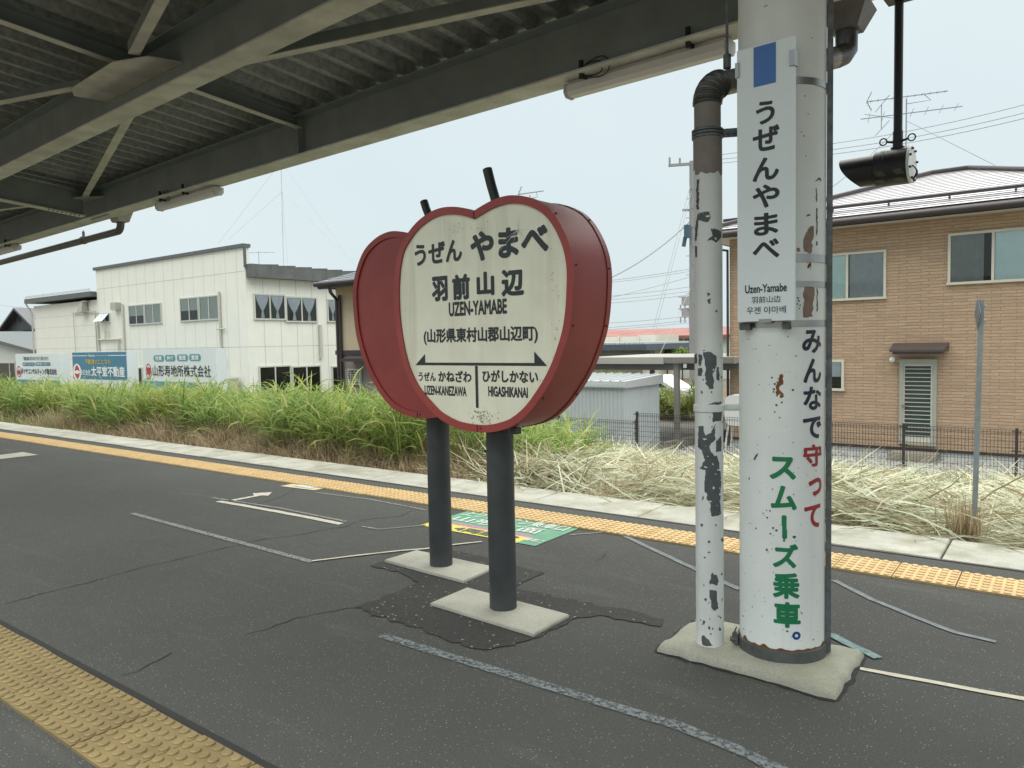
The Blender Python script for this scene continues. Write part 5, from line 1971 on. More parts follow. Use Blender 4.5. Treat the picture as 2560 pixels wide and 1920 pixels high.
# hip roof, front slope laid in overlapping courses
yr = YH + 4.3
ridge = AT(2330, 436, yr)
ridge2x = AT(2421, 437, yr)[0]
zr = ridge[2]
print("RIDGE", ridge)
m = MB()
nrow = 21
ze = zg1 + 0.0
for k in range(nrow):
    t0, t1 = k / nrow, (k + 1) / nrow
    ya, yb = ye + (yr - ye) * t0, ye + (yr - ye) * t1
    za, zb = ze + (zr - ze) * t0 + 0.017, ze + (zr - ze) * t1
    xa0, xb0 = xe0 + (ridge[0] - xe0) * t0, xe0 + (ridge[0] - xe0) * t1
    xa1, xb1 = xe1 + (ridge2x - xe1) * t0, xe1 + (ridge2x - xe1) * t1
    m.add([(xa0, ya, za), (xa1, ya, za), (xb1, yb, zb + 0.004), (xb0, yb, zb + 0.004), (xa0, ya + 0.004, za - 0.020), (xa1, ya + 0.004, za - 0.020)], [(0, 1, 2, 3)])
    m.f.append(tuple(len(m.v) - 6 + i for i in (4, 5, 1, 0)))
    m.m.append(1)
ybk = 2 * yr - ye
m.add([(xe0, ye, ze), (ridge[0], yr, zr), (xe0, ybk, ze)], [(0, 1, 2)])
m.add([(xe1, ye, ze), (ridge2x, yr, zr), (xe1, ybk, ze)], [(0, 2, 1)])
m.add([(xe0, ybk, ze), (xe1, ybk, ze), (ridge2x, yr, zr), (ridge[0], yr, zr)], [(0, 1, 2, 3)])
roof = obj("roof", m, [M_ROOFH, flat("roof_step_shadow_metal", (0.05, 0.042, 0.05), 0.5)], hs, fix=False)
# snow guards and hip cap
m = MB()


def slope_pt(x, t):
    return (x, ye + (yr - ye) * t, ze + (zr - ze) * t + 0.10)


gy = 0.16
m.bar(slope_pt(xe0 + 0.3, gy), slope_pt(xe1 - 0.3, gy), 0.05, 0.07)
k = 0
x = xe0 + 0.6
while x < xe1:
    p = slope_pt(x, gy)
    m.box((p[0] - 0.02, p[1] - 0.06, p[2] - 0.12), (p[0] + 0.02, p[1] - 0.03, p[2] + 0.03))
    x += 1.25
obj("snow_guard", m, M_BROWN, roof)
m = MB()
m.tube([(xe0, ye, ze + 0.05), (ridge[0], yr, zr + 0.06), (ridge2x, yr, zr + 0.06), (xe1, ye, ze + 0.05)], 0.06, 8)
obj("hip_cap", m, M_BROWN, roof, smooth=True)
# downpipe at the left corner
m = MB()
xd = AT(1820, 800, YH - 0.06)[0]
path = [(xe0 + 0.1, ye - 0.06, zg1 - 0.2), (xe0 + 0.12, ye - 0.02, zg1 - 0.42), (xd, YH - 0.08, zs - 0.30), (xd, YH - 0.08, GY)]
m.tube(path, 0.038, 10)
obj("downpipe", m, M_BROWN, hs, smooth=True)
# upper windows
w = lambda x0, y0, x1, y1: (AT(x0, y0, YH)[0], AT(x1, y1, YH)[0], AT((x0 + x1) / 2, y1, YH)[2], AT((x0 + x1) / 2, y0, YH)[2])
xr_ = AT(2216, 690, YH)[0]
zt_, zb_ = AT(2216, 624, YH)[2], AT(2216, 747, YH)[2]
win(hs, xr_ - 1.72, xr_, zb_, zt_, 'y', YH, M_CRMF, (0.5,), 0.055, M_DARK, (('flat', 0.03, 0.5, M_AQUA), ('flat', 0.53, 0.97, paint("lace_curtain", (0.46, 0.48, 0.52), 0.8, var=0.1, scale=8))))
xl_ = AT(2370, 650, YH)[0]
zt_, zb_ = AT(2370, 585, YH)[2], AT(2370, 713, YH)[2]
win(hs, xl_, xl_ + 1.72, zb_, zt_, 'y', YH, M_CRMF, (0.5,), 0.055, M_DARK, (('flat', 0.03, 0.40, M_CURTG), ('flat', 0.52, 0.97, paint("sky_blue_blind", (0.70, 0.84, 0.88), 0.25, var=0.05, scale=3))))
xr_ = AT(2111, 938, YH)[0]
zt_, zb_ = AT(2111, 899, YH)[2], AT(2111, 977, YH)[2]
win(hs, xr_ - 0.8, xr_, zb_, zt_, 'y', YH, M_CRMF, (), 0.06, M_DARK, (('half', 0.1, 0.9, M_CURT),))
# back door with louvred glass
dx0, dx1 = AT(2249, 1000, YH)[0], AT(2342, 1000, YH)[0]
dz1, dz0 = AT(2295, 898, YH)[2], AT(2295, 1113, YH)[2]
m = MB()
fwd = 0.085
m.box((dx0, YH - 0.06, dz1 - 0.12), (dx1, YH, dz1))
m.box((dx0, YH - 0.06, dz0), (dx0 + fwd, YH, dz1 - 0.12))
m.box((dx1 - fwd, YH - 0.06, dz0), (dx1, YH, dz1 - 0.12))
m.box((dx0 + fwd, YH - 0.06, dz0), (dx1 - fwd, YH, dz0 + 0.07))
door = obj("door", m, paint("door_frame", (0.36, 0.37, 0.33), 0.4, 0.2, var=0.06, scale=4), hs)
m = MB()
ix0, ix1 = AT(2262, 1000, YH)[0], AT(2327, 1000, YH)[0]
iz1, iz0 = AT(2295, 915, YH)[2], AT(2295, 1092, YH)[2]
m.box((dx0 + fwd, YH - 0.035, dz0 + 0.07), (ix0, YH, dz1 - 0.12))
m.box((ix1, YH - 0.035, dz0 + 0.07), (dx1 - fwd, YH, dz1 - 0.12))
m.box((ix0, YH - 0.035, iz1), (ix1, YH, dz1 - 0.12))
m.box((ix0, YH - 0.035, dz0 + 0.07), (ix1, YH, iz0))
obj("leaf", m, M_CRMF, door)
m = MB()
m.box((ix0, YH - 0.008, iz0), (ix1, YH - 0.002, iz1))
obj("glass", m, flat("door_glass", (0.065, 0.085, 0.08), 0.12), door)
m = MB()
for k in range(17):
    z = iz1 - (iz1 - iz0) * (k + 0.7) / 17
    m.box((ix0, YH - 0.05, z - 0.008), (ix1, YH - 0.034, z + 0.008))
obj("bar", m, M_ALU, door)
m = MB()
hp_ = AT(2262, 1014, YH - 0.08)
m.box((hp_[0] - 0.07, YH - 0.10, hp_[2] - 0.012), (hp_[0] + 0.07, YH - 0.06, hp_[2] + 0.012))
obj("handle", m, M_STEEL, door)
# awning, lamp, steps
m = MB()
a0, a1 = AT(2223, 870, YH - 0.5)[0], AT(2358, 870, YH - 0.5)[0]
za_, zb_ = AT(2290, 874, YH - 0.5)[2], AT(2290, 857, YH)[2]
m.add([(a0, YH - 0.5, za_), (a1, YH - 0.5, za_), (a1 + 0.06, YH, zb_), (a0 - 0.0, YH, zb_), (a0, YH - 0.5, za_ - 0.05), (a1, YH - 0.5, za_ - 0.05), (a1 + 0.06, YH, zb_ - 0.16), (a0, YH, zb_ - 0.16)],
      [(0, 1, 2, 3), (7, 6, 5, 4), (4, 5, 1, 0), (5, 6, 2, 1), (7, 4, 0, 3)])
m.box((a0 + 0.06, YH - 0.46, za_ - 0.11), (a1 - 0.05, YH - 0.03, za_ - 0.052))
obj("awning", m, paint("awning_brown", (0.075, 0.06, 0.06), 0.4, var=0.1, scale=4), hs)
m = MB()
lp = AT(2231, 899, YH - 0.1)
m.lathe([(0.001, -0.065), (0.04, -0.055), (0.066, -0.02), (0.07, 0.01), (0.055, 0.045), (0.03, 0.06), (0.001, 0.064)], lp, 16)
m.tube([lp, (lp[0], YH, lp[2])], 0.03, 10)
obj("globe_lamp", m, flat("opal_glass", (0.72, 0.72, 0.70), 0.25), hs, smooth=True)
m = MB()
s0, s1 = AT(2219, 1150, YH - 0.7)[0], AT(2338, 1150, YH - 0.7)[0]
m.box((s0, YH - 0.72, GY - 0.02), (s1, YH + 0.02, AT(2280, 1138, YH - 0.72)[2]))
obj("step", m, concrete_mat("step_concrete", (0.33, 0.30, 0.25)), hs)
m = MB()
s0 = AT(2185, 1155, YH - 0.6)[0]
m.box((s0, YH - 0.65, GY - 0.02), (AT(2217, 1155, YH - 0.7)[0], YH - 0.1, AT(2200, 1152, YH - 0.65)[2]))
obj("step", m, concrete_mat("step_dark", (0.16, 0.13, 0.11)), hs)

# oil tank on legs at the corner of the house
M_TANK = paint("tank_white", (0.56, 0.565, 0.55), 0.45, var=0.06, scale=4)
YT = 17.6
tk0, tk1 = AT(1819, 1000, YT), AT(1880, 1000, YT)
tz1, tz0 = AT(1830, 986, YT)[2], AT(1830, 1062, YT)[2]
t = thing("oil_tank", "white rounded oil tank on splayed legs beside the brown house", "tank", ((tk0[0] + tk1[0]) / 2, YT, -1.6))
m = MB()
cc, R2 = ((tk0[0] + tk1[0]) / 2, (tz0 + tz1) / 2), (tz1 - tz0) / 2
hw = (tk1[0] - tk0[0]) / 2
sh = []
for i in range(24):
    a = 2 * math.pi * i / 24
    sx, sz = math.cos(a), math.sin(a)
    sh.append((cc[0] + hw * math.copysign(abs(sx) ** 0.5, sx), cc[1] + R2 * math.copysign(abs(sz) ** 0.5, sz)))
m.prism(sh, YT - 0.2, YT + 0.2, 'y')
obj("tank", m, M_TANK, t)
for sx, sy in ((-1, -1), (1, -1), (-1, 1), (1, 1)):
    m = MB()
    m.bar((cc[0] + sx * hw * 0.75, YT + sy * 0.15, tz0 + 0.05), (cc[0] + sx * hw * 1.05, YT + sy * 0.22, -1.6), 0.035, 0.035)
    obj("leg", m, M_TANK, t)

# ================================================================== WHITE OFFICE BUILDING
M_OFF = paint("office_white_panel", (0.74, 0.75, 0.68), 0.6, var=0.035, scale=1.2, streak=0.22, dirt=(0.33, 0.34, 0.29))
M_JOINT = flat("panel_joint", (0.46, 0.47, 0.43), 0.8)
M_TRIM = paint("dark_green_grey_trim", (0.10, 0.115, 0.115), 0.5, var=0.15, scale=4)
YW = 20.0
wc = AT(611, 640, YW)[0]
wl = AT(240, 700, YW)[0]
wll = AT(84, 800, YW)[0]
zpar = AT(430, 640, YW)[2]
zpl, zpr = AT(240, 676, YW)[2], AT(608, 607, YW)[2]
zpar = (zpl + zpr) / 2
zro = AT(612, 668, YW)[2]
print("OFFICE", wc, wl, wll, zpl, zpr, zro)
ofc = thing("office_building", "large white panelled two storey office building with a tall flat parapet", "building", ((wc + wl) / 2, YW, GY))
depth = 16.0
m = MB()
m.box((wl, YW, GY), (wc, YW + depth, zro - 0.15))
m.box((wl, YW, zro - 0.15), (wc - 0.02, YW + 0.25, zpar - 0.10))
m.box((wll, YW + 0.05, GY), (wl - 0.01, YW + depth, AT(165, 757, YW)[2]))
obj("wall", m, M_OFF, ofc)
m = MB()
m.box((wl - 0.12, YW - 0.10, zpar - 0.10), (wc + 0.05, YW + 0.30, zpar + 0.06))
m.box((wc - 0.019, YW - 0.05, zro), (wc + 0.05, YW + 0.06, zpar - 0.102))
obj("parapet_cap", m, M_TRIM, ofc)
m = MB()
zl1, zl0 = AT(160, 735, YW)[2], AT(160, 752, YW)[2]
zl1 = AT(165, 738, YW)[2]
m.box((wll - 0.35, YW - 0.35, zl1 - 0.28), (wl - 0.02, YW + depth, zl1))
obj("eave", m, M_TRIM, ofc)
m = MB()
for k in range(46):
    x = wll - 0.3 + (wl - wll + 0.2) * k / 45
    m.bar((x, YW - 0.3, zl1), (x, YW - 0.3, zl1 + 0.16), 0.02, 0.02, up=(0, 1, 0))
for z in (0.16, 0.09):
    m.bar((wll - 0.3, YW - 0.3, zl1 + z), (wl - 0.1, YW - 0.3, zl1 + z), 0.02, 0.02)
obj("snow_rail", m, M_ALU, ofc)
# roof band of the right side
m = MB()
zb1, zb0 = ATX(700, 682, wc + 0.3)[2], ATX(700, 703, wc + 0.3)[2]
zb1 = ATX(640, 671, wc + 0.35)[2]
m.box((wc - 0.5, YW + 0.05, zro - 0.45), (wc + 0.42, YW + depth + 0.3, zro + 0.14))
x = YW + 0.6
while x < YW + depth:
    m.add([(wc + 0.43, x, zro + 0.14), (wc + 0.43, x + 0.9, zro + 0.14), (wc + 0.43, x + 0.9, zro + 0.20), (wc - 0.4, x, zro + 0.17), (wc - 0.4, x + 0.9, zro + 0.22)], [(0, 1, 2), (0, 2, 4, 3)])
    x += 0.95
obj("roof_edge", m, paint("roof_edge_grey", (0.115, 0.125, 0.125), 0.5, var=0.25, scale=2, streak=0.5, dirt=(0.25, 0.26, 0.25)), ofc)
# panel joints
m = MB()
d = 0.004
for py, a, b2 in ((700, 240, 608), (868, 320, 608)):
    z = AT(430, py, YW)[2]
    if py == 868:
        z = 1.33
    m.box((wl, YW - d, z - 0.012), (wc, YW, z + 0.012))
zf1 = 1.33
x = wl + 0.9
while x < wc - 0.2:
    m.box((x - 0.007, YW - d, GY), (x + 0.007, YW, zpar - 0.12))
    x += 0.92
for i in range(9):
    z = AT(160, 790 + i * 27, YW)[2]
    if z > GY:
        m.box((wll, YW + 0.05 - d, z - 0.008), (wl - 0.02, YW + 0.05, z + 0.008))
y = YW + 0.9
while y < YW + depth:
    m.box((wc, y - 0.012, GY), (wc + d, y + 0.012, zro - 0.46))
    y += 0.92
m.box((wc, YW, zf1 - 0.012), (wc + d, YW + depth, zf1 + 0.012))
obj("panel_joint", m, M_JOINT, ofc)
# facade windows
for (xa, xb, yt, yb) in ((323, 405, 760, 811), (452, 549, 741, 802)):
    X0, X1 = AT(xa, 780, YW)[0], AT(xb, 780, YW)[0]
    xm = (xa + xb) / 2
    Z1, Z0 = AT(xm, yt, YW)[2], AT(xm, yb, YW)[2]
    half = (X1 - X0) / 2
    for k in range(2):
        win(ofc, X0 + half * k + (0.03 if k else 0), X0 + half * (k + 1) - (0 if k else 0.03), Z0, Z1, 'y', YW, M_ALU, (0.5,), 0.06, M_DARK, (('half' if k == 0 else 'flat', 0.04, 0.96, M_BLIND),))
X0, X1 = AT(251, 795, YW)[0], AT(276, 795, YW)[0]
Z1, Z0 = AT(263, 783, YW)[2], AT(263, 806, YW)[2]
f = win(ofc, X0, X1, Z0, Z1, 'y', YW, M_ALU, (0.5,), 0.05, M_DARK, ())
m = MB()
for k in range(2):
    a0, a1 = X0 + (X1 - X0) * (0.04 + 0.48 * k), X0 + (X1 - X0) * (0.48 + 0.48 * k)
    m.add([(a0, YW - 0.08, Z1 - 0.05), (a1, YW - 0.08, Z1 - 0.05), (a1, YW - 0.45, Z0 + 0.05), (a0, YW - 0.45, Z0 + 0.05)], [(0, 1, 2, 3)])
obj("sash", m, M_AQUA, f, fix=False)
for (xa, xb) in ((325, 358), (541, 556)):
    X0, X1 = AT(xa, 940, YW)[0], AT(xb, 940, YW)[0]
    Z1 = AT((xa + xb) / 2, 918, YW)[2]
    win(ofc, X0, X1, Z1 - 1.2, Z1, 'y', YW, M_ALU, (0.5,) if xa < 400 else (), 0.06, flat("dim_room", (0.10, 0.11, 0.105), 0.6), ())
# side windows with tied curtains
for (xa, xb, yt, yb, low) in ((635, 714, 735, 800, 0), (714, 793, 742, 806, 0), (818, 870, 748, 806, 0), (641, 722, 914, 980, 1), (724, 797, 914, 980, 1), (824, 880, 914, 980, 1)):
    Y0, Y1 = ATX(xa, 800, wc)[1], ATX(xb, 800, wc)[1]
    pmx = (xa + xb) / 2
    if low:
        Z1 = ATX(pmx, 914, wc)[2]
        win(ofc, Y0, Y1, Z1 - 1.7, Z1, 'x', wc, M_ALU, (0.5,), 0.07, M_DARK, ())
    else:
        Z1, Z0 = ATX(pmx, yt, wc)[2], ATX(pmx, yb, wc)[2]
        win(ofc, Y0, Y1, Z0, Z1, 'x', wc, M_ALU, (0.5,), 0.07, flat("dim_olive_room", (0.07, 0.075, 0.05), 0.7), (('tied', 0.06, 0.48, M_CURT), ('tied', 0.54, 0.94, M_CURT)))
# pipes and fittings
m = MB()
for xa, y0_, y1_ in ((311, 760, 880), (247, 780, 890)):
    X = AT(xa, 800, YW)[0]
    m.tube([(X, YW - 0.07, AT(xa, y0_, YW)[2]), (X, YW - 0.07, AT(xa, y1_, YW)[2] - 0.3)], 0.05, 8)
X = AT(553, 800, YW)[0]
m.tube([(X, YW - 0.07, AT(553, 729, YW)[2]), (X, YW - 0.07, AT(561, 905, YW)[2])], 0.06, 8)
m.tube([(X - 0.2, YW - 0.1, AT(556, 822, YW)[2]), (X + 0.4, YW - 0.1, AT(568, 822, YW)[2])], 0.035, 8)
Yq = ATX(800, 860, wc)[1]
m.tube([(wc + 0.08, Yq, ATX(800, 812, wc)[2]), (wc + 0.08, Yq, ATX(803, 896, wc)[2])], 0.09, 8)
m.tube([(AT(249, 850, YW)[0], YW - 0.1, AT(249, 850, YW)[2]), (AT(305, 848, YW)[0], YW - 0.1, AT(249, 850, YW)[2])], 0.05, 8)
for xa in (267, 276):
    X = AT(xa, 840, YW)[0]
    z = AT(249, 850, YW)[2]
    m.tube([(X, YW - 0.1, z), (X, YW - 0.1, z + 0.45), (X - 0.14, YW - 0.1, z + 0.52)], 0.03, 8)
X = AT(300, 848, YW)[0]
m.tube([(X, YW - 0.1, AT(249, 850, YW)[2]), (X, YW - 0.1, AT(300, 875, YW)[2] - 0.4)], 0.05, 8)
m.tube([(AT(185, 783, YW)[0], YW - 0.05, AT(185, 783, YW)[2]), (AT(240, 780, YW)[0], YW - 0.05, AT(185, 783, YW)[2]), (AT(240, 780, YW)[0], YW - 0.05, GY)], 0.04, 8)
m.tube([(AT(185, 783, YW)[0], YW - 0.05, AT(185, 783, YW)[2]), (AT(187, 783, YW)[0], YW - 0.05, GY)], 0.02, 6)
m.tube([(wll - 0.25, YW - 0.3, zl1 - 0.3), (wll - 0.02, YW - 0.08, zl1 - 0.9), (wll - 0.02, YW - 0.08, GY)], 0.05, 8)
obj("pipe", m, paint("office_pipe", (0.50, 0.50, 0.43), 0.5, var=0.1, scale=4), ofc, smooth=True)
m = MB()
for xa, ya, s in ((213, 770, 0.32), (150, 770, 0.0)):
    if s:
        c = AT(xa, ya, YW)
        m.add([(c[0] - s, YW, c[2] - s * 0.8), (c[0] + s, YW, c[2] - s * 0.8), (c[0] + s, YW - 0.35, c[2] - s * 0.8), (c[0] - s, YW - 0.35, c[2] - s * 0.8), (c[0] - s * 0.4, YW, c[2] + s * 1.1), (c[0] + s, YW, c[2] + s * 1.1), (c[0] + s, YW - 0.3, c[2] + s), (c[0], YW - 0.3, c[2] + s * 0.9)],
              [(3, 2, 1, 0), (4, 5, 6, 7), (0, 1, 5, 4), (1, 2, 6, 5), (2, 3, 7, 6), (3, 0, 4, 7)])
c = AT(296, 766, YW)
m.box((c[0] - 0.30, YW - 0.30, c[2] - 0.2), (c[0] + 0.30, YW, c[2] + 0.2))
c = AT(219, 753, YW)
m.box((c[0] - 0.25, YW - 0.25, c[2] - 0.04), (c[0] + 0.25, YW, c[2] + 0.02))
c = AT(563, 906, YW)
m.box((c[0] - 0.14, YW - 0.12, c[2] - 0.2), (c[0] + 0.14, YW, c[2] + 0.2))
c = AT(163, 902, YW - 2.0)
m.box((c[0] - 0.34, YW - 0.6, c[2] - 0.45), (c[0] + 0.34, YW, c[2] + 0.42))
obj("vent_hood", m, paint("vent_grey", (0.40, 0.40, 0.35), 0.5, var=0.1, scale=4), ofc)
# air conditioner beside the third board
c0_, c1_ = AT(541, 960, YW - 0.5), AT(580, 960, YW - 0.5)
t = thing("air_conditioner", "pale outdoor air conditioner unit at the foot of the white office", "air conditioner", ((c0_[0] + c1_[0]) / 2, YW - 0.4, GY))
m = MB()
zt_ = AT(560, 945, YW - 0.5)[2]
m.box((c0_[0], YW - 0.62, zt_ - 1.2), (c1_[0], YW - 0.15, zt_))
obj("casing", m, paint("ac_beige", (0.44, 0.44, 0.38), 0.5, var=0.06, scale=4), t)
m = MB()
cc = (c0_[0] + 0.45, zt_ - 0.5)
for r in (0.12, 0.22, 0.32):
    m.tube([(cc[0] + r * math.cos(i * math.pi / 10), YW - 0.63, cc[1] + r * math.sin(i * math.pi / 10)) for i in range(21)], 0.012, 6)
obj("fan_grille", m, M_CABLE, t)
m = MB()
m.box((c0_[0] + 0.1, YW - 0.6, GY), (c1_[0] - 0.1, YW - 0.2, zt_ - 1.21))
obj("stand", m, M_GALV, t)

# ================================================================== THREE BILLBOARDS
M_BWHITE = paint("board_white", (0.62, 0.69, 0.70), 0.4, var=0.03, scale=2)
M_BBLUE = paint("board_blue", (0.045, 0.185, 0.285), 0.4, var=0.05, scale=2)
M_BTEAL = paint("board_teal", (0.095, 0.29, 0.32), 0.4, var=0.05, scale=2)
M_BINK = flat("board_ink", (0.03, 0.032, 0.035), 0.5)
M_BYEL = flat("board_yellow", (0.58, 0.43, 0.10), 0.5)
M_BRED = flat("board_red", (0.42, 0.045, 0.05), 0.5)
M_BLET = flat("board_white_letter", (0.72, 0.76, 0.76), 0.5)
YB = 16.0


def board(label, xa, xb, ya, yb, fill, zbot=-0.75):
    X0, X1 = AT(xa, (ya + yb) / 2, YB)[0], AT(xb, (ya + yb) / 2, YB)[0]
    Z1 = 0.5 * (AT(xa, ya, YB)[2] + AT(xb, yb, YB)[2])
    t = thing("billboard", label, "billboard", ((X0 + X1) / 2, YB, -1.6), 0, "roadside billboards before the white office")
    m = MB()
    m.box((X0, YB, zbot), (X1, YB + 0.45, Z1))
    p = obj("panel", m, M_BWHITE if fill != 'blue' else M_BWHITE, t)
    for x in (X0 + 0.5, X1 - 0.5):
        m = MB()
        m.tube([(x, YB + 0.2, -1.65), (x, YB + 0.2, zbot)], 0.06, 10)
        m.bar((x, YB + 0.4, zbot + 0.2), (x, YB + 1.6, -1.62), 0.06, 0.06)
        obj("leg", m, M_GALV, t)
    return t, X0, X1, Z1, p


def BX(px, py):
    q = AT(px, py, YB)
    return q[0], q[2]


def btext(m, s, a, b2, bold):
    """a, b2: photo pixels of lower-left and upper-right"""
    xa, _ = BX(*a)
    xb, _ = BX(*b2)
    xm = (a[0] + b2[0]) / 2
    za, zb = BX(xm, a[1])[1], BX(xm, b2[1])[1]
    put_text(m, s, box_fn(xa, xb, za, zb, YB - 0.014), bold, 0, (0, -1, 0), 0.0004)


def bpill(m, a, b2):
    xa, xb = BX(*a)[0], BX(*b2)[0]
    xm = (a[0] + b2[0]) / 2
    za, zb = BX(xm, a[1])[1], BX(xm, b2[1])[1]
    r = (zb - za) / 2
    P = []
    for i in range(9):
        t8 = -math.pi / 2 + math.pi * i / 8
        P.append((xb - r + r * math.cos(t8), YB - 0.008, (za + zb) / 2 + r * math.sin(t8)))
    for i in range(9):
        t8 = math.pi / 2 + math.pi * i / 8
        P.append((xa + r + r * math.cos(t8), YB - 0.008, (za + zb) / 2 + r * math.sin(t8)))
    m.add(P, [tuple(range(18))])


def brect(m, X0, X1, Z0, Z1, d=0.006):
    m.add([(X0, YB - d, Z0), (X1, YB - d, Z0), (X1, YB - d, Z1), (X0, YB - d, Z1)], [(0, 1, 2, 3)])


def bdisc(m, px, py, rx, rz, d=0.010, ring=0.0):
    c = BX(px, py)
    n = 24
    if ring:
        m.add([(c[0] + q * rx * math.cos(2 * math.pi * i / n), YB - d, c[1] + q * rz * math.sin(2 * math.pi * i / n)) for q in (1, ring) for i in range(n)], [(i, (i + 1) % n, n + (i + 1) % n, n + i) for i in range(n)])
    else:
        m.add([(c[0] + rx * math.cos(2 * math.pi * i / n), YB - d, c[1] + rz * math.sin(2 * math.pi * i / n)) for i in range(n)], [tuple(range(n))])


# white board with four blue ovals
t, X0, X1, Z1, p = board("white billboard with four blue ovals and a teal strip beside the office windows", 356, 539, 876, 868.5, 'white')
m = MB()
for a, b2 in (((384.5, 904), (410, 888)), ((413, 903.5), (438.5, 887)), ((443, 903), (470, 886)), ((473.5, 902.5), (502, 885))):
    bpill(m, a, b2)
obj("oval", m, M_BTEAL, p, fix=False)
m = MB()
for s, a, b2 in (("売買", (389.5, 901.5), (405, 890.5)), ("仲介", (418, 901), (434, 889.5)), ("管理", (448, 900.5), (465, 888.5)), ("賃貸", (479, 900), (497, 888))):
    btext(m, s, a, b2, 0.03)
obj("white_lettering", m, M_BLET, p, fix=False)
m = MB()
btext(m, "山形寿地所株式会社", (383, 942), (527, 913), 0.008)
obj("lettering", m, M_BINK, p, fix=False)
m = MB()
bdisc(m, 372, 929, 0.23, 0.34, 0.010, 0.86)
btext(m, "寿", (367, 939), (377, 917), 0.035)
obj("emblem", m, M_BRED, p, fix=False)
m = MB()
zst = BX(450, 955)[1]
brect(m, X0 + 0.02, X1 - 0.02, -0.72, zst)
obj("teal_strip", m, M_BTEAL, p, fix=False)
m = MB()
btext(m, "2-3956", (494, 973), (531, 958), 0.02)
obj("number", m, M_BLET, p, fix=False)
# blue board
t, X0, X1, Z1, p = board("blue billboard with large white lettering between the two white boards", 179.6, 318, 881, 876.5, 'blue')
m = MB()
zst = BX(250, 949)[1]
brect(m, X0 + 0.03, X1 - 0.10, zst, Z1 - 0.03)
obj("blue_field", m, M_BBLUE, p, fix=False)
m = MB()
btext(m, "Taiheido", (221, 892), (238, 886), 0.02)
zl_ = BX(250, 889)[1]
brect(m, X0 + 0.03, BX(219, 889)[0], zl_ - 0.015, zl_ + 0.015, 0.012)
brect(m, BX(270, 889)[0], X1 - 0.10, zl_ - 0.015, zl_ + 0.015, 0.012)
btext(m, "REAL ESTATE AGENT CO.,LTD", (240, 890.5), (268, 887.5), 0.01)
btext(m, "株式会社", (201, 938), (227, 924), 0.02)
btext(m, "太平堂不動産", (229.5, 942), (312, 916), 0.028)
bdisc(m, 193.5, 930, 0.42, 0.40, 0.008)
obj("white_lettering", m, M_BLET, p, fix=False)
m = MB()
btext(m, "不動産のことなら", (214, 911), (277, 898), 0.02)
obj("yellow_lettering", m, M_BYEL, p, fix=False)
m = MB()
c = BX(193.5, 930)
for s in (-1, 1):
    m.add([(c[0] - 0.26, YB - 0.012, c[1] + s * 0.04), (c[0] - 0.2, YB - 0.012, c[1] + s * 0.2), (c[0], YB - 0.012, c[1] + s * 0.36), (c[0] + 0.2, YB - 0.012, c[1] + s * 0.2), (c[0] + 0.26, YB - 0.012, c[1] + s * 0.04), (c[0], YB - 0.012, c[1] + s * 0.10)], [(0, 1, 2, 3, 4, 5)])
obj("emblem", m, M_BRED, p, fix=False)
# left white board
t, X0, X1, Z1, p = board("small white billboard with two blue ovals in front of the low white house", 38, 148, 886, 882, 'white')
m = MB()
bpill(m, (57, 915), (87, 906))
bpill(m, (89, 914.5), (126, 905.5))
zst = BX(95, 950)[1]
brect(m, X0 + 0.02, X1 - 0.04, -0.72, zst)
obj("blue_mark", m, M_BBLUE, p, fix=False)
m = MB()
btext(m, "相続コーディネーター", (59, 913), (85, 908), 0.02)
btext(m, "不動産相続コンサルタント", (91, 912.5), (124, 907.5), 0.02)
obj("white_lettering", m, M_BLET, p, fix=False)
m = MB()
btext(m, "「相続は誰に任せるかで大きく変わります」", (59, 901), (121, 891), 0.01)
btext(m, "ダイヤコンサルティング株式会社", (54, 936), (142, 921), 0.022)
btext(m, "不動産コンサルティング", (119, 945), (142, 941), 0.0)
obj("lettering", m, M_BINK, p, fix=False)
m = MB()
bdisc(m, 48, 929, 0.30, 0.30, 0.010, 0.84)
btext(m, "命", (44, 937), (52, 923), 0.03)
obj("emblem", m, M_BRED, p, fix=False)

# ================================================================== CREAM HOUSE BESIDE THE OFFICE
YR = 17.5
M_CRH = paint("cream_house_wall", (0.47, 0.40, 0.29), 0.75, var=0.06, scale=4, grain=0.3)
M_LOWH = paint("taupe_lower_wall", (0.24, 0.215, 0.195), 0.75, var=0.08, scale=4)
rx0 = AT(841, 800, YR)[0]
rx1 = AT(1020, 800, YR)[0]
zsof = AT(845, 719, YR)[2]
zbelt1, zbelt0 = AT(850, 876, YR)[2], AT(850, 887, YR)[2]
cr = thing("cream_house", "cream two storey house with dark gutters half hidden behind the apple signs", "house", ((rx0 + rx1) / 2, YR, GY))
m = MB()
m.box((rx0, YR, zbelt1), (rx1, YR + 5, zsof))
obj("upper_wall", m, M_CRH, cr)
m = MB()
m.box((rx0 + 0.02, YR + 0.02, GY), (rx1, YR + 5, zbelt0))
obj("lower_wall", m, M_LOWH, cr)
m = MB()
m.box((rx0 - 0.05, YR - 0.06, zbelt0), (rx1, YR + 5, zbelt1))
obj("belt", m, M_BROWN, cr)
yer = YR - 0.75
exl = AT(795, 715, yer)[0]
zr0 = AT(800, 706, yer)[2]
pk2_ = AT(940, 668, YR + 3.2)
m = MB()
bx_ = rx1 + 0.3
ym, yk = YR + 2.5, YR + 5.6
zt_ = pk2_[2] + 0.35
xh = exl + (ym - yer)
nr = 14
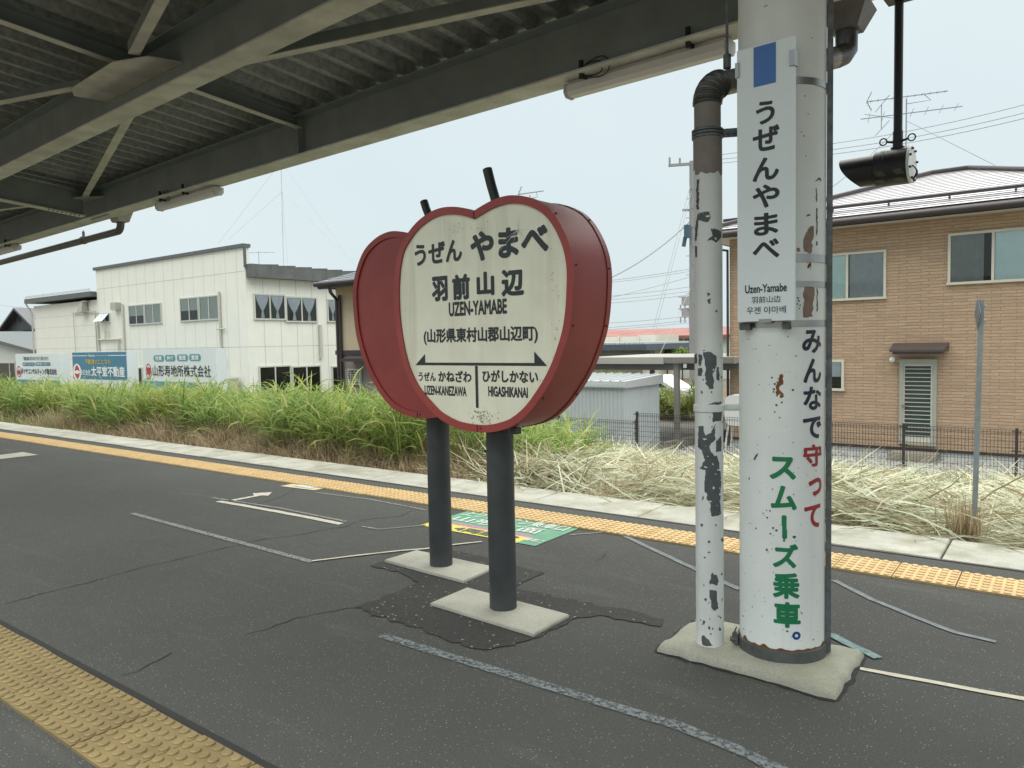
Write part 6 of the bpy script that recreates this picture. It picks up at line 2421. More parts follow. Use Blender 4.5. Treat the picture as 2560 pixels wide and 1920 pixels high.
for k in range(nr):
    t0, t1 = k / nr, (k + 1) / nr
    ya, yb = yer + (ym - yer) * t0, yer + (ym - yer) * t1
    za, zb = zr0 + (zt_ - zr0) * t0 + 0.03, zr0 + (zt_ - zr0) * t1
    m.add([(exl + (xh - exl) * t0, ya, za), (bx_, ya, za), (bx_, yb, zb), (exl + (xh - exl) * t1, yb, zb), (exl + (xh - exl) * t0, ya, za - 0.03), (bx_, ya, za - 0.03)], [(0, 1, 2, 3), (4, 5, 1, 0)])
m.add([(exl, yer, zr0), (xh, ym, zt_), (exl, yk, zr0)], [(0, 1, 2)])
m.add([(bx_, yk, zr0), (exl, yk, zr0), (xh, ym, zt_), (bx_, ym, zt_)], [(0, 1, 2, 3)])
obj("roof", m, paint("cream_house_roof", (0.27, 0.29, 0.31), 0.25, 0.5, var=0.1, scale=3), cr, fix=False)
m = MB()
m.tube([(exl - 0.1, yer - 0.05, zr0 - 0.07), (bx_, yer - 0.05, zr0 - 0.07)], 0.085, 10)
m.box((exl, yer, zr0 - 0.24), (bx_, yer + 0.04, zr0 - 0.02))
m.box((exl - 0.05, yer, zr0 - 0.2), (exl, yk, zr0 - 0.0))
xg_ = AT(843, 800, YR - 0.08)[0]
m.tube([(exl + 0.55, yer + 0.02, zr0 - 0.15), (exl + 0.6, yer + 0.05, zr0 - 0.38), (xg_, YR - 0.08, zsof - 0.42), (xg_, YR - 0.08, GY)], 0.06, 10)
x2 = AT(850, 800, YR - 0.08)[0]
m.tube([(x2, YR - 0.08, AT(850, 738, YR)[2]), (x2, YR - 0.08, GY)], 0.055, 10)
obj("gutter", m, M_BROWN, cr, smooth=True)
m = MB()
m.box((exl + 0.05, yer + 0.05, zsof - 0.02), (bx_, YR + 5, zsof + 0.04))
obj("soffit", m, M_SOFF, cr)
m = MB()
za_ = AT(870, 901, YR - 0.6)[2]
m.box((AT(848, 900, YR - 0.6)[0], YR - 0.6, za_ - 0.04), (AT(905, 898, YR - 0.6)[0] + 0.6, YR, za_ + 0.06))
m.bar((AT(853, 900, YR - 0.3)[0], YR - 0.3, za_ - 0.04), (AT(853, 900, YR - 0.3)[0], YR - 0.3, GY), 0.08, 0.08)
obj("porch_roof", m, M_BROWN, cr)
X0, X1 = AT(872, 940, YR)[0], AT(905, 940, YR)[0]
Z1, Z0 = AT(885, 922, YR)[2], AT(885, 962, YR)[2]
f = win(cr, X0, X1, Z0, Z1, 'y', YR, M_ALU, (), 0.05, flat("dim_pane", (0.17, 0.18, 0.17), 0.5), ())
m = MB()
for k in range(7):
    z = Z0 + (Z1 - Z0) * (k + 0.5) / 7
    m.box((X0, YR - 0.12, z - 0.012), (X1, YR - 0.10, z + 0.012))
for k in range(4):
    x = X0 + (X1 - X0) * k / 3
    m.box((x - 0.012, YR - 0.13, Z0), (x + 0.012, YR - 0.11, Z1))
obj("window_bar", m, M_ALU, f)

# ================================================================== DARK HOUSE AND LOW WHITE HOUSE AT THE LEFT
YD = 30.0
M_NAVYH = paint("dark_slate_siding", (0.055, 0.063, 0.075), 0.6, var=0.08, scale=2)
dk = AT(54, 772, YD)
de = AT(88, 806, YD)
dh = thing("dark_house", "dark slate grey gabled house behind the far end of the office", "house", (dk[0], YD, GY))
wid = (de[0] - dk[0]) * 1.9
zep = de[2] - (dk[2] - de[2]) * 0.9
m = MB()
m.prism([(dk[0] - wid, GY), (dk[0] + wid, GY), (dk[0] + wid, zep), (dk[0], dk[2] - 0.15), (dk[0] - wid, zep)], YD, YD + 9, 'y')
obj("wall", m, M_NAVYH, dh)
m = MB()
sl = (dk[2] - zep) / wid
for s in (-1, 1):
    w2 = wid + 0.7
    m.add([(dk[0], YD - 0.7, dk[2] + 0.1), (dk[0] + s * w2, YD - 0.7, dk[2] + 0.1 - sl * w2), (dk[0] + s * w2, YD + 9.5, dk[2] + 0.1 - sl * w2), (dk[0], YD + 9.5, dk[2] + 0.1),
           (dk[0], YD - 0.7, dk[2] - 0.12), (dk[0] + s * w2, YD - 0.7, dk[2] - 0.12 - sl * w2), (dk[0] + s * w2, YD + 9.5, dk[2] - 0.12 - sl * w2), (dk[0], YD + 9.5, dk[2] - 0.12)],
          [(0, 1, 2, 3), (7, 6, 5, 4), (0, 4, 5, 1), (1, 5, 6, 2)])
obj("roof", m, paint("slate_roof", (0.07, 0.08, 0.09), 0.45, 0.2, var=0.1, scale=2), dh)
X0, X1 = AT(24, 850, YD)[0], AT(76, 850, YD)[0]
Z1, Z0 = AT(50, 840, YD)[2], AT(50, 857, YD)[2]
win(dh, X0, X1, Z0, Z1, 'y', YD, M_ALU, (0.25, 0.5, 0.75), 0.10, M_DARK, (('flat', 0.5, 0.97, M_BLIND),))
m = MB()
m.box((X0 - 0.3, YD - 0.7, Z1 + 0.35), (X1 + 0.3, YD, Z1 + 0.5))
obj("awning", m, M_NAVYH, dh)
m = MB()
for k in range(2):
    x = AT(38 + 13 * k, 800, YD)[0]
    m.box((x - 0.2, YD - 0.03, AT(45, 806, YD)[2]), (x + 0.2, YD, AT(45, 793, YD)[2]))
obj("vent_louvre", m, M_DARK, dh)

YV = 24.0
M_LWH = paint("low_white_siding", (0.54, 0.555, 0.53), 0.6, var=0.05, scale=2)
va, vb = AT(0, 849, YV), AT(88, 873, YV)
vh = thing("white_house", "low white house with a dark roof line below the dark house", "house", (va[0], YV, GY))
sl = (va[2] - vb[2]) / (vb[0] - va[0])
xl2, xr2 = va[0] - 6, vb[0] + 0.5
zl2, zr2 = va[2] + sl * 6, vb[2] - sl * 0.5
m = MB()
m.prism([(xl2, GY), (xr2, GY), (xr2, zr2 - 0.2), (xl2, zl2 - 0.2)], YV, YV + 6, 'y')
obj("wall", m, M_LWH, vh)
m = MB()
m.prism([(xl2, zl2 - 0.22), (xr2 + 0.3, zr2 - 0.22 - sl * 0.3), (xr2 + 0.3, zr2 + 0.06 - sl * 0.3), (xl2, zl2 + 0.06)], YV - 0.5, YV + 6.3, 'y')
obj("roof", m, M_TRIM, vh)
X0, X1 = AT(-30, 925, YV)[0], AT(40, 925, YV)[0]
Z1, Z0 = AT(10, 905, YV)[2], AT(10, 965, YV)[2]
win(vh, X0, X1, Z0, Z1, 'y', YV, M_ALU, (0.35, 0.8), 0.10, flat("grey_room", (0.17, 0.18, 0.18), 0.6), ())
t = thing("air_conditioner", "pale air conditioner on the low roof beside the dark house window", "air conditioner", AT(79, 868, YV + 2))
c = AT(79, 868, YV + 2)
m = MB()
m.box((c[0] - 0.45, YV + 2, c[2] - 0.15), (c[0] + 0.45, YV + 2.35, c[2] + 0.45))
obj("casing", m, M_LWH, t)
m = MB()
m.tube([(c[0] - 0.1 + 0.2 * math.cos(i * math.pi / 10), YV + 1.99, c[2] + 0.15 + 0.2 * math.sin(i * math.pi / 10)) for i in range(21)], 0.015, 6)
obj("fan_grille", m, M_CABLE, t)

# ================================================================== FAR BUILDINGS BEHIND THE CARPORT
YQ = 52.0
M_REDR = paint("faded_red_roof", (0.27, 0.105, 0.085), 0.6, var=0.25, scale=0.6)
M_FARW = paint("far_white_wall", (0.53, 0.57, 0.555), 0.7, var=0.05, scale=0.6)
q0, q1 = AT(1500, 828, YQ + 4), AT(1745, 816, YQ + 4)
e0_, e1_ = AT(1500, 843, YQ), AT(1745, 838, YQ)
rb = thing("red_roof_building", "long pale building with a faded red roof far behind the carport", "building", ((e0_[0] + e1_[0]) / 2, YQ, GY))
xa_, xb_ = e0_[0] - 8, e1_[0] + 2
ze_ = (e0_[2] + e1_[2]) / 2
zq = (q0[2] + q1[2]) / 2
m = MB()
m.box((xa_, YQ + 0.5, GY - 0.2), (xb_, YQ + 8.5, ze_))
obj("wall", m, M_FARW, rb)
m = MB()
m.add([(xa_ - 0.5, YQ, ze_), (xb_ + 0.5, YQ, ze_), (xb_ + 0.5, YQ + 4.5, zq), (xa_ - 0.5, YQ + 4.5, zq), (xb_ + 0.5, YQ + 9, ze_), (xa_ - 0.5, YQ + 9, ze_), (xa_ - 0.5, YQ, ze_ - 0.2), (xb_ + 0.5, YQ, ze_ - 0.2)],
      [(0, 1, 2, 3), (3, 2, 4, 5), (6, 7, 1, 0)])
obj("roof", m, M_REDR, rb, fix=False)
m2 = MB()
for xx, yy, w_, h_ in ((1711, 861, 0.95, 0.55), (1683, 851, 0.15, 0.15), (1636, 862, 0.2, 0.4)):
    c = AT(xx, yy, YQ + 0.5)
    win(rb, c[0] - w_, c[0] + w_, c[2] - h_, c[2] + h_, 'y', YQ + 0.5, M_ALU, (0.5,) if w_ > 0.5 else (), 0.1 if w_ > 0.5 else 0.05, flat("far_pane", (0.28, 0.30, 0.29), 0.4), (), False)
YL = 40.0
l0, l1 = AT(1480, 868, YL), AT(1616, 868, YL)
cb = thing("low_building", "low cream building with a dark blue eave behind the carport roof", "building", ((l0[0] + l1[0]) / 2, YL, GY))
ztp = AT(1600, 868, YL)[2]
m = MB()
m.box((l0[0] - 6, YL + 0.6, GY - 0.1), (AT(1606, 880, YL + 0.6)[0], YL + 6, ztp))
obj("wall", m, paint("far_cream_wall", (0.56, 0.52, 0.40), 0.7, var=0.05, scale=1), cb)
m = MB()
m.box((l0[0] - 6.5, YL, ztp - 0.18), (l1[0], YL + 6.5, ztp + 0.17))
obj("eave", m, paint("dark_blue_eave", (0.075, 0.10, 0.125), 0.5, var=0.08, scale=1), cb)
m = MB()
n = 30
for k in range(n):
    x = l0[0] - 6.4 + (l1[0] - l0[0] + 6.3) * k / n
    m.box((x, YL + 0.02, ztp + 0.18), (x + 0.3, YL + 6.4, ztp + 0.30))
obj("roof", m, M_SHEDR, cb)
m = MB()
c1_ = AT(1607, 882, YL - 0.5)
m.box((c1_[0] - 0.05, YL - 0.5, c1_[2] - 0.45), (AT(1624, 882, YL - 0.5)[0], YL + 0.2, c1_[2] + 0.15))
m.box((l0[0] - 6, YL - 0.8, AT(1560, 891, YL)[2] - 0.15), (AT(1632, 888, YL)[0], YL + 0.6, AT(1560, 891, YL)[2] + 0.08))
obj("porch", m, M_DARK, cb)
hb = thing("tall_wall_building", "pale blank walled building between the red roof and the low cream building", "building", (AT(1570, 860, 46)[0], 46, GY))
m = MB()
w0, w1 = AT(1510, 850, 46)[0], AT(1634, 850, 46)[0]
m.box((w0, 46, GY), (AT(1597, 850, 46)[0], 50, AT(1560, 842, 46)[2]))
m.box((AT(1597, 850, 46)[0] + 0.01, 45.98, GY), (w1, 50, AT(1615, 837, 46)[2]))
obj("wall", m, paint("far_cream_panel", (0.58, 0.565, 0.49), 0.7, var=0.04, scale=0.6), hb)
m = MB()
for xx in (1546, 1596):
    c = AT(xx, 850, 45.9)
    m.box((c[0] - 0.05, 45.9, AT(xx, 858, 45.9)[2]), (c[0] + 0.05, 45.98, AT(xx, 840, 45.9)[2]))
obj("panel_frame", m, M_ALU, hb)

# ================================================================== UTILITY POLES, WIRES, ANTENNAS, MAST
M_UPOLE = paint("concrete_pole", (0.26, 0.27, 0.27), 0.8, var=0.1, scale=1)
M_WIRE = flat("wire", (0.34, 0.37, 0.38), 0.6)
M_ANT = flat("antenna_grey", (0.22, 0.24, 0.26), 0.4)
YU = 34.0
pt_, pb_ = AT(1733, 402, YU), AT(1733, 1000, YU)
ux = pb_[0]
zup = pt_[2]
t = thing("utility_pole", "tall grey utility pole seen beside the drainpipe", "utility pole", (ux, YU, GY))
m = MB()
m.tube([(ux, YU, GY - 0.2), (ux, YU, zup)], [0.19, 0.11], 12)
k = 0
z = 3.0
while z < zup - 1:
    m.bar((ux - (0.26 if k % 2 else 0.0), YU - 0.12, z), (ux + (0.0 if k % 2 else 0.26), YU - 0.12, z), 0.025, 0.025)
    z += 0.45
    k += 1
obj("shaft", m, M_UPOLE, t)
m = MB()
m.bar((ux - 0.75, YU - 0.9, zup - 0.25), (ux + 0.5, YU + 0.6, zup - 0.05), 0.12, 0.12)
m.bar((ux - 0.35, YU - 0.3, zup - 2.3), (ux + 0.35, YU + 0.3, zup - 2.3), 0.1, 0.1)
for dx, dy in ((-0.72, -0.88), (-0.4, -0.45), (0.45, 0.55)):
    m.tube([(ux + dx, YU + dy, zup - 0.2), (ux + dx, YU + dy, zup + 0.12)], 0.05, 8)
obj("crossarm", m, M_UPOLE, t)
m = MB()
zb_ = AT(1731, 590, YU)[2]
m.tube([(ux - 0.12, YU - 0.3, zb_ + 0.5), (ux - 0.12, YU - 0.3, zb_ - 0.1)], 0.16, 10)
m.tube([(ux - 0.22, YU - 0.3, zb_ - 0.05), (ux - 0.3, YU - 0.32, zb_ - 0.5)], 0.10, 8)
obj("cable_box", m, flat("blue_grey_box", (0.05, 0.10, 0.13), 0.5), t)
YU2 = 60.0
u2 = AT(1727, 760, YU2)
t = thing("utility_pole", "shorter far utility pole with a transformer beside the drainpipe", "utility pole", (u2[0], YU2, GY))
m = MB()
m.tube([(u2[0], YU2, GY - 0.2), (u2[0], YU2, AT(1727, 740, YU2)[2])], [0.2, 0.14], 10)
obj("shaft", m, M_UPOLE, t)
m = MB()
for py in (753, 783):
    c = AT(1716, py, YU2)
    m.tube([(c[0], YU2, c[2] - 0.35), (c[0], YU2, c[2] + 0.35)], 0.42, 10)
    for k in range(3):
        m.tube([(c[0] - 0.4 + 0.4 * k, YU2 - 0.3, c[2] - 0.3), (c[0] - 0.4 + 0.4 * k, YU2 - 0.3, c[2] - 0.8)], 0.06, 6)
    m.bar((c[0] - 0.7, YU2, c[2] + 0.38), (u2[0], YU2, c[2] + 0.38), 0.08, 0.08)
obj("transformer", m, flat("transformer_grey", (0.30, 0.32, 0.33), 0.5), t)


def wire(label, p, q, sag, r, parent=None, name="overhead_wire", n=24):
    p, q = np.array(p), np.array(q)
    m = MB()
    m.tube([p + (q - p) * i / n - np.array([0, 0, sag * 4 * (i / n) * (1 - i / n)]) for i in range(n + 1)], r, 5)
    o = obj(name, m, M_WIRE, parent, fix=False)
    if parent is None:
        tag(o, label, "wire")
    return o


P_ = lambda x, y, Y: AT(x, y, Y)
wire("thick cable rising from behind the apple sign to the tall utility pole", P_(1420, 730, 30), P_(1729, 550, YU), 0.55, 0.028)
wire("steep guy wire nearest the apple sign, from the tall utility pole", P_(1728, 455, YU), P_(1634, 818, 30), 0.0, 0.016)
wire("steep guy wire nearer the tall utility pole than its twin", P_(1730, 475, YU), P_(1638, 830, 30), 0.0, 0.013)
wire("thin guy wire crossing in front of the far white wall", P_(1729, 715, YU), P_(1645, 895, 30), 0.0, 0.012)
for i, (a, b2, r) in enumerate((((1380, 715), (1733, 671), 0.024), ((1380, 720), (1733, 677), 0.018), ((1400, 771), (1733, 690), 0.018), ((1380, 750), (1733, 716), 0.02), ((1380, 758), (1733, 727), 0.018), ((1380, 766), (1733, 736), 0.02), ((1380, 812), (1718, 791), 0.022), ((1380, 824), (1718, 801), 0.022), ((1380, 829), (1728, 806), 0.018))):
    wire(["uppermost far wire of the bundle beside the drainpipe", "wire just under the uppermost far wire beside the drainpipe", "slanting far wire crossing the others beside the drainpipe", "top wire of the middle group beside the drainpipe", "middle wire of the middle group beside the drainpipe", "bottom wire of the middle group beside the drainpipe",
          "top wire of the low group above the red roof", "middle wire of the low group above the red roof", "bottom wire of the low group above the red roof"][i], P_(*a, 58), P_(*b2, 58), 0.15, r * 1.1)
for i, (ya, yb) in enumerate(((353, 256), (367, 277), (378, 291))):
    pa, pbx = P_(1980, ya + 18, 40), P_(2620, yb - 10, 40)
    wire(["top", "middle", "bottom"][i] + " wire of the three crossing the sky above the brown house", pa, pbx, 0.25, 0.018)
wire("thin wire slanting up behind the hanging signal", P_(2070, 475, 30), P_(2235, 330, 26), 0.1, 0.011)
wire("faint wire falling away from the house antenna", P_(2266, 302, 25.2), P_(2600, 470, 40), 0.0, 0.010)
for i, (ya, yb, xo) in enumerate(((391, 383, 1800), (400, 396, 1800), (412, 405, 1800))):
    wire(["upper", "middle", "lower"][i] + " short wire visible between the drainpipe and the name plate", P_(1735, ya + 2, YU), P_(1860, yb - 4, 36), 0.02, 0.016)
wire("thin wire above the dark slate house", P_(-40, 757, 40), P_(90, 772, 30), 0.05, 0.018)


def yagi(label, base, ztop, booms, nm="tv_antenna"):
    """booms: list of (z, p_back, p_front, n elements, half length, reflector)"""
    t = thing(nm, label, "antenna", base)
    m = MB()
    m.tube([base, (base[0], base[1], ztop)], 0.018, 8)
    obj("mast", m, M_ANT, t)
    for (z, a, b2, n, hl, refl) in booms:
        m = MB()
        pa, pb2 = np.array([base[0] + a[0], base[1] + a[1], z + a[2]]), np.array([base[0] + b2[0], base[1] + b2[1], z + b2[2]])
        m.bar(pa, pb2, 0.022, 0.022)
        d = (pb2 - pa) / np.linalg.norm(pb2 - pa)
        s = np.array([-d[1], d[0], 0])
        s = s / np.linalg.norm(s)
        for i in range(n):
            c = pa + (pb2 - pa) * ((i + 0.6) / n)
            L = hl * (1 - 0.35 * i / n)
            m.bar(c - s * L, c + s * L, 0.011, 0.011)
        if refl:
            for k in range(-3, 4):
                c = pa + np.array([0, 0, 0.08 * k]) + d * 0.04 * abs(k)
                m.bar(c - s * hl, c + s * hl, 0.010, 0.010)
            for e in (-1, 1):
                m.bar(pa, pa + np.array([0, 0, 0.26 * e]) + d * 0.13, 0.018, 0.018)
        m.tube([np.array([base[0], base[1], z - 0.20]), np.array([base[0], base[1], z - 0.18]) + (pb2 - pa) * 0.30, (pa + pb2) / 2 + (pb2 - pa) * 0.22 - np.array([0, 0, 0.02])], 0.012, 6) if refl else None
        obj("boom", m, M_ANT, t)
    return t


YA = 24.3
ab = AT(2270, 372, YA)
at_ = AT(2261, 248, YA)
ab = np.array([(ab[0] + at_[0]) / 2, YA, ridge[2] - 0.25])
pxm = FPX / (np.dot(ab - np.array([0, 0, EYE]), AF))
mt_x = lambda px_: (px_ - 2264) / pxm
yagi("tall house television antenna with two booms behind the hanging signal", ab, at_[2],
     [(AT(2261, 243, YA)[2], (-1.0, -0.25, 0.0), (1.0, 0.28, 0.02), 11, 0.16, True), (AT(2263, 285, YA)[2], (-1.15, -0.3, 0.0), (1.35, 0.35, 0.02), 7, 0.52, False)])
t3 = bpy.data.objects["tv_antenna"]
m = MB()
z3 = AT(2263, 285, YA)[2]
pa = np.array([ab[0] - 0.62, YA - 0.16, z3])
m.bar(pa + [0, 0, -0.35], pa + [0, 0, 0.35], 0.02, 0.02)
for dz in (-0.35, 0.35):
    m.bar(pa + np.array([0.35, -0.8, dz]), pa + np.array([-0.3, 0.7, dz]), 0.014, 0.014)
m.bar(pa + np.array([-0.25, -0.95, -0.1]), pa + np.array([0.3, 0.95, 0.1]), 0.014, 0.014)
obj("reflector", m, M_ANT, t3)
for i, (tx_, ty_) in enumerate(((2285, 440), (2175, 430), (2290, 445))):
    wire("", np.array([ab[0], YA, at_[2] - 1.0]), AT(tx_, ty_, YA - 1.0), 0.0, 0.006, t3, "guy_wire", 4)
b2_ = AT(1325, 505, 22)
yagi("small television antenna standing above the nearer apple sign", np.array([b2_[0], 22, b2_[2] - 2.0]), AT(1325, 488, 22)[2],
     [(AT(1325, 482, 22)[2], (-0.42, -0.12, -0.02), (0.50, 0.14, 0.02), 9, 0.12, True)])
b3_ = AT(648, 668, 27)
yagi("television antenna on the roof of the white office behind the parapet", np.array([b3_[0], 27, b3_[2] - 0.6]), AT(648, 628, 27)[2],
     [(AT(648, 631, 27)[2], (-1.15, -0.35, 0.05), (1.1, 0.3, -0.06), 4, 0.4, False)])
t4 = thing("radio_mast", "thin tall guyed radio mast on the roof of the white office", "antenna", AT(709, 672, 28))
mb_, mtp = AT(709, 672, 28), AT(702, 380, 28)
m = MB()
m.tube([mb_ - [0, 0, 0.5], (mb_ + mtp) / 2], 0.028, 8)
m.tube([(mb_ + mtp) / 2, (mtp[0], 28, mtp[2] + 1.0)], 0.018, 8)
obj("mast", m, paint("mast_pale", (0.38, 0.40, 0.40), 0.5, var=0.1), t4)
m = MB()
m.lathe([(0.3, 0), (0.3, 0.06), (0.05, 0.14)], mb_ - [0, 0, 0.1], 12)
obj("base", m, M_ANT, t4)
hi = np.array([mtp[0], 28, AT(703, 480, 28)[2]])
top2 = np.array([mtp[0], 28, AT(702, 405, 28)[2]])
for src, dst in ((hi, (570, 600)), (hi, (905, 680)), (top2, (545, 610)), (top2, (880, 655)), (hi, (720, 672))):
    wire("", src, AT(*dst, 28), 0.0, 0.009, t4, "guy_wire", 3)

# ================================================================== PLANTS
def blades(n, base, az, el, droop, length, width, seg=3, twist=None):
    """n curved, tapering leaf blades as one mesh; arrays of length n"""
    t = np.linspace(0, 1, seg + 1)
    P = np.zeros((n, seg + 1, 3))
    P[:, 0] = base
    e = el.copy()
    hd = np.stack([np.cos(az), np.sin(az)], 1)
    for i in range(seg):
        st = length / seg
        P[:, i + 1, 0] = P[:, i, 0] + hd[:, 0] * np.cos(e) * st
        P[:, i + 1, 1] = P[:, i, 1] + hd[:, 1] * np.cos(e) * st
        P[:, i + 1, 2] = P[:, i, 2] + np.sin(e) * st
        e = e - droop / seg
    tw = twist if twist is not None else rng.uniform(-0.9, 0.9, n)
    side = np.stack([-np.sin(az) * np.cos(tw), np.cos(az) * np.cos(tw), np.sin(tw)], 1)
    wprof = np.array([0.7, 1.0, 0.75, 0.05]) if seg == 3 else np.interp(t, [0, 0.3, 0.7, 1], [0.7, 1.0, 0.75, 0.05])
    L = P + side[:, None, :] * (width[:, None] * wprof[None, :])[:, :, None] / 2
    Rr = P - side[:, None, :] * (width[:, None] * wprof[None, :])[:, :, None] / 2
    V = np.stack([L, Rr], 2).reshape(n, (seg + 1) * 2, 3)
    k = (seg + 1) * 2
    F = np.array([[2 * i, 2 * i + 1, 2 * i + 3, 2 * i + 2] for i in range(seg)])
    faces = (np.arange(n)[:, None, None] * k + F[None]).reshape(-1, 4)
    return V.reshape(-1, 3), faces


def mesh_np(name, parts, mat):
    vs, fs, o = [], [], 0
    for v, f in [p[:2] for p in parts]:
        vs.append(v)
        fs.append(f + o)
        o += len(v)
    v, f = np.concatenate(vs), np.concatenate(fs)
    me = bpy.data.meshes.new(name)
    me.vertices.add(len(v))
    me.vertices.foreach_set("co", v.astype(np.float32).ravel())
    me.loops.add(len(f) * 4)
    me.loops.foreach_set("vertex_index", f.astype(np.int32).ravel())
    me.polygons.add(len(f))
    me.polygons.foreach_set("loop_start", np.arange(0, len(f) * 4, 4, dtype=np.int32))
    for mt in (mat if isinstance(mat, (list, tuple)) else [mat]):
        me.materials.append(mt)
    if isinstance(mat, (list, tuple)):
        me.polygons.foreach_set("material_index", np.concatenate([np.full(len(p[1]), p[2], dtype=np.int32) for p in parts]))
    me.update(calc_edges=True)
    me.validate()
    ob = bpy.data.objects.new(name, me)
    COL.objects.link(ob)
    WM[ob.name] = ((0, 0, 0), 0)
    return ob


gz = np.vectorize(ground_z)
M_REED = blade_mat("reed_leaf", [(0.0, (0.125, 0.215, 0.055)), (0.35, (0.20, 0.315, 0.085)), (0.7, (0.29, 0.40, 0.12)), (0.93, (0.42, 0.48, 0.16)), (1.0, (0.55, 0.48, 0.20))], 0.45)
M_DRY = blade_mat("dry_grass_blade", [(0.0, (0.26, 0.19, 0.12)), (0.5, (0.44, 0.34, 0.22)), (0.9, (0.60, 0.49, 0.33)), (1.0, (0.30, 0.32, 0.12))], 0.3)
M_HAY = blade_mat("cut_reed_straw", [(0.0, (0.22, 0.16, 0.08)), (0.2, (0.38, 0.34, 0.20)), (0.5, (0.58, 0.57, 0.42)), (0.8, (0.50, 0.56, 0.40)), (1.0, (0.74, 0.74, 0.60))], 0.2)
M_SHORT = blade_mat("short_green_grass", [(0.0, (0.085, 0.15, 0.025)), (0.6, (0.16, 0.24, 0.045)), (1.0, (0.27, 0.30, 0.09))], 0.3)

# right end of the reed bed
EDGE = [(5.45, G(1262, 1215, 0)[0]), (6.2, AT(1330, 1180, 6.2)[0]), (7.0, AT(1400, 1150, 7.0)[0]), (8.0, AT(1470, 1120, 8.0)[0])]
print("REED EDGE", EDGE)


def reed_edge(y):
    return np.interp(y, [e[0] for e in EDGE], [e[1] for e in EDGE])


def reed_front(x):
    """front of the standing reeds wanders; dry stalks fill the gap to the slabs"""
    return 5.95 + 0.22 * np.sin(x * 1.1) + 0.14 * np.sin(x * 2.7 + 1) + np.where(x < -14.5, 0.35, 0)


NST = 5200
sx = -28 + (rng.random(NST) ** 0.75) * (28 - 3.6)
sy = 5.75 + rng.random(NST) * 2.9
keep = (sy > reed_front(sx)) & (sx < reed_edge(sy) - rng.random(NST) * 0.25)
sx, sy = sx[keep], sy[keep]
n = len(sx)
hb_ = 0.56 + 0.08 * np.sin(sx * 0.9) + 0.08 * np.sin(sx * 2.3 + 2) + 0.05 * np.sin(sx * 6.1) + 0.12 * (sx > -9) * (sx < -5.5)
edge_fall = np.clip((reed_edge(sy) - sx) / 1.1, 0.62, 1.0)
hgt = (hb_ + rng.normal(0, 0.075, n)) * edge_fall
parts = []
base = np.stack([sx, sy, gz(sy)], 1)
lean_az = rng.uniform(0, 2 * math.pi, n)
cl = np.array([noise.noise(Vector((a * 0.8, b2 * 0.8, 0))) + 0.6 * noise.noise(Vector((a * 2.6, b2 * 2.6, 5))) for a, b2 in zip(sx, sy)])
hgt = hgt * (1 + 0.28 * cl)
tone = (cl + rng.normal(0, 0.25, n) > 0.12).astype(int)


def two(P, F, per):
    """leaves of the two tones as separate parts"""
    k = len(P) // n
    out = []
    for tt in (0, 1):
        ids = np.nonzero(tone == tt)[0]
        v = P.reshape(n, k, 3)[ids].reshape(-1, 3)
        f = F.reshape(n, per, 4)[:len(ids)].reshape(-1, 4)
        out.append((v, f, tt))
    return out


parts += two(*blades(n, base, lean_az, np.full(n, 1.45) + rng.normal(0, 0.06, n), rng.uniform(0, 0.2, n), hgt, np.full(n, 0.009)), 3)
NL = 11
for k in range(NL):
    fr = (k + 0.7 + rng.random(n) * 0.6) / (NL + 0.6)
    b3 = base + np.stack([np.cos(lean_az) * 0.1 * fr * hgt, np.sin(lean_az) * 0.1 * fr * hgt, hgt * fr * 0.97], 1)
    parts += two(*blades(n, b3, rng.uniform(0, 2 * math.pi, n), rng.uniform(0.35, 1.3, n), rng.uniform(0.4, 1.9, n), rng.uniform(0.26, 0.58, n), rng.uniform(0.013, 0.027, n)), 3)
M_REED2 = blade_mat("yellow_reed_leaf", [(0.0, (0.16, 0.24, 0.05)), (0.4, (0.28, 0.37, 0.09)), (0.8, (0.42, 0.48, 0.14)), (0.95, (0.58, 0.55, 0.22)), (1.0, (0.50, 0.40, 0.22))], 0.45)
tag(mesh_np("reeds", parts, [M_REED, M_REED2]), "tall green reeds growing along the back of the platform", "reeds", kind="stuff")
# dry brown stalks at the foot of the reeds
nd = 15000
dx = -26 + rng.random(nd) ** 0.7 * (26 - 4.3)
fy = reed_front(dx)
dy = 5.45 + rng.random(nd) * np.maximum(0.1, (fy + 0.35 - 5.45))
kp = (dx < reed_edge(dy) + 0.5) & ~((dx < -15.3) & (rng.random(nd) < 0.7))
dx, dy = dx[kp], dy[kp]
nd = len(dx)
clump = 0.55 + 0.45 * np.sin(dx * 3.1 + np.sin(dx * 1.3) * 2)
ln = (0.14 + 0.30 * np.clip((dy - 5.42) / 0.6, 0.15, 1)) * (0.7 + 0.6 * rng.random(nd)) * (0.75 + 0.4 * clump)
parts = [blades(nd, np.stack([dx, dy, gz(dy)], 1), rng.uniform(0, 2 * math.pi, nd), rng.uniform(0.7, 1.5, nd), rng.uniform(-0.2, 1.6, nd), ln, rng.uniform(0.005, 0.012, nd))]
tag(mesh_np("dry_grass", parts, M_DRY), "dry brown grass at the foot of the green reeds beside the edge slabs", "grass", kind="stuff")
# short grass at the far left
ns = 5000
gx = rng.uniform(-26, -12.5, ns)
gy_ = rng.uniform(5.45, 6.4, ns)
parts = [blades(ns, np.stack([gx, gy_, gz(gy_)], 1), rng.uniform(0, 2 * math.pi, ns), rng.uniform(0.6, 1.4, ns), rng.uniform(0.2, 1.2, ns), rng.uniform(0.10, 0.26, ns), rng.uniform(0.006, 0.012, ns))]
tag(mesh_np("short_grass", parts, M_SHORT), "short bright green grass at the far end of the reeds", "grass", kind="stuff")

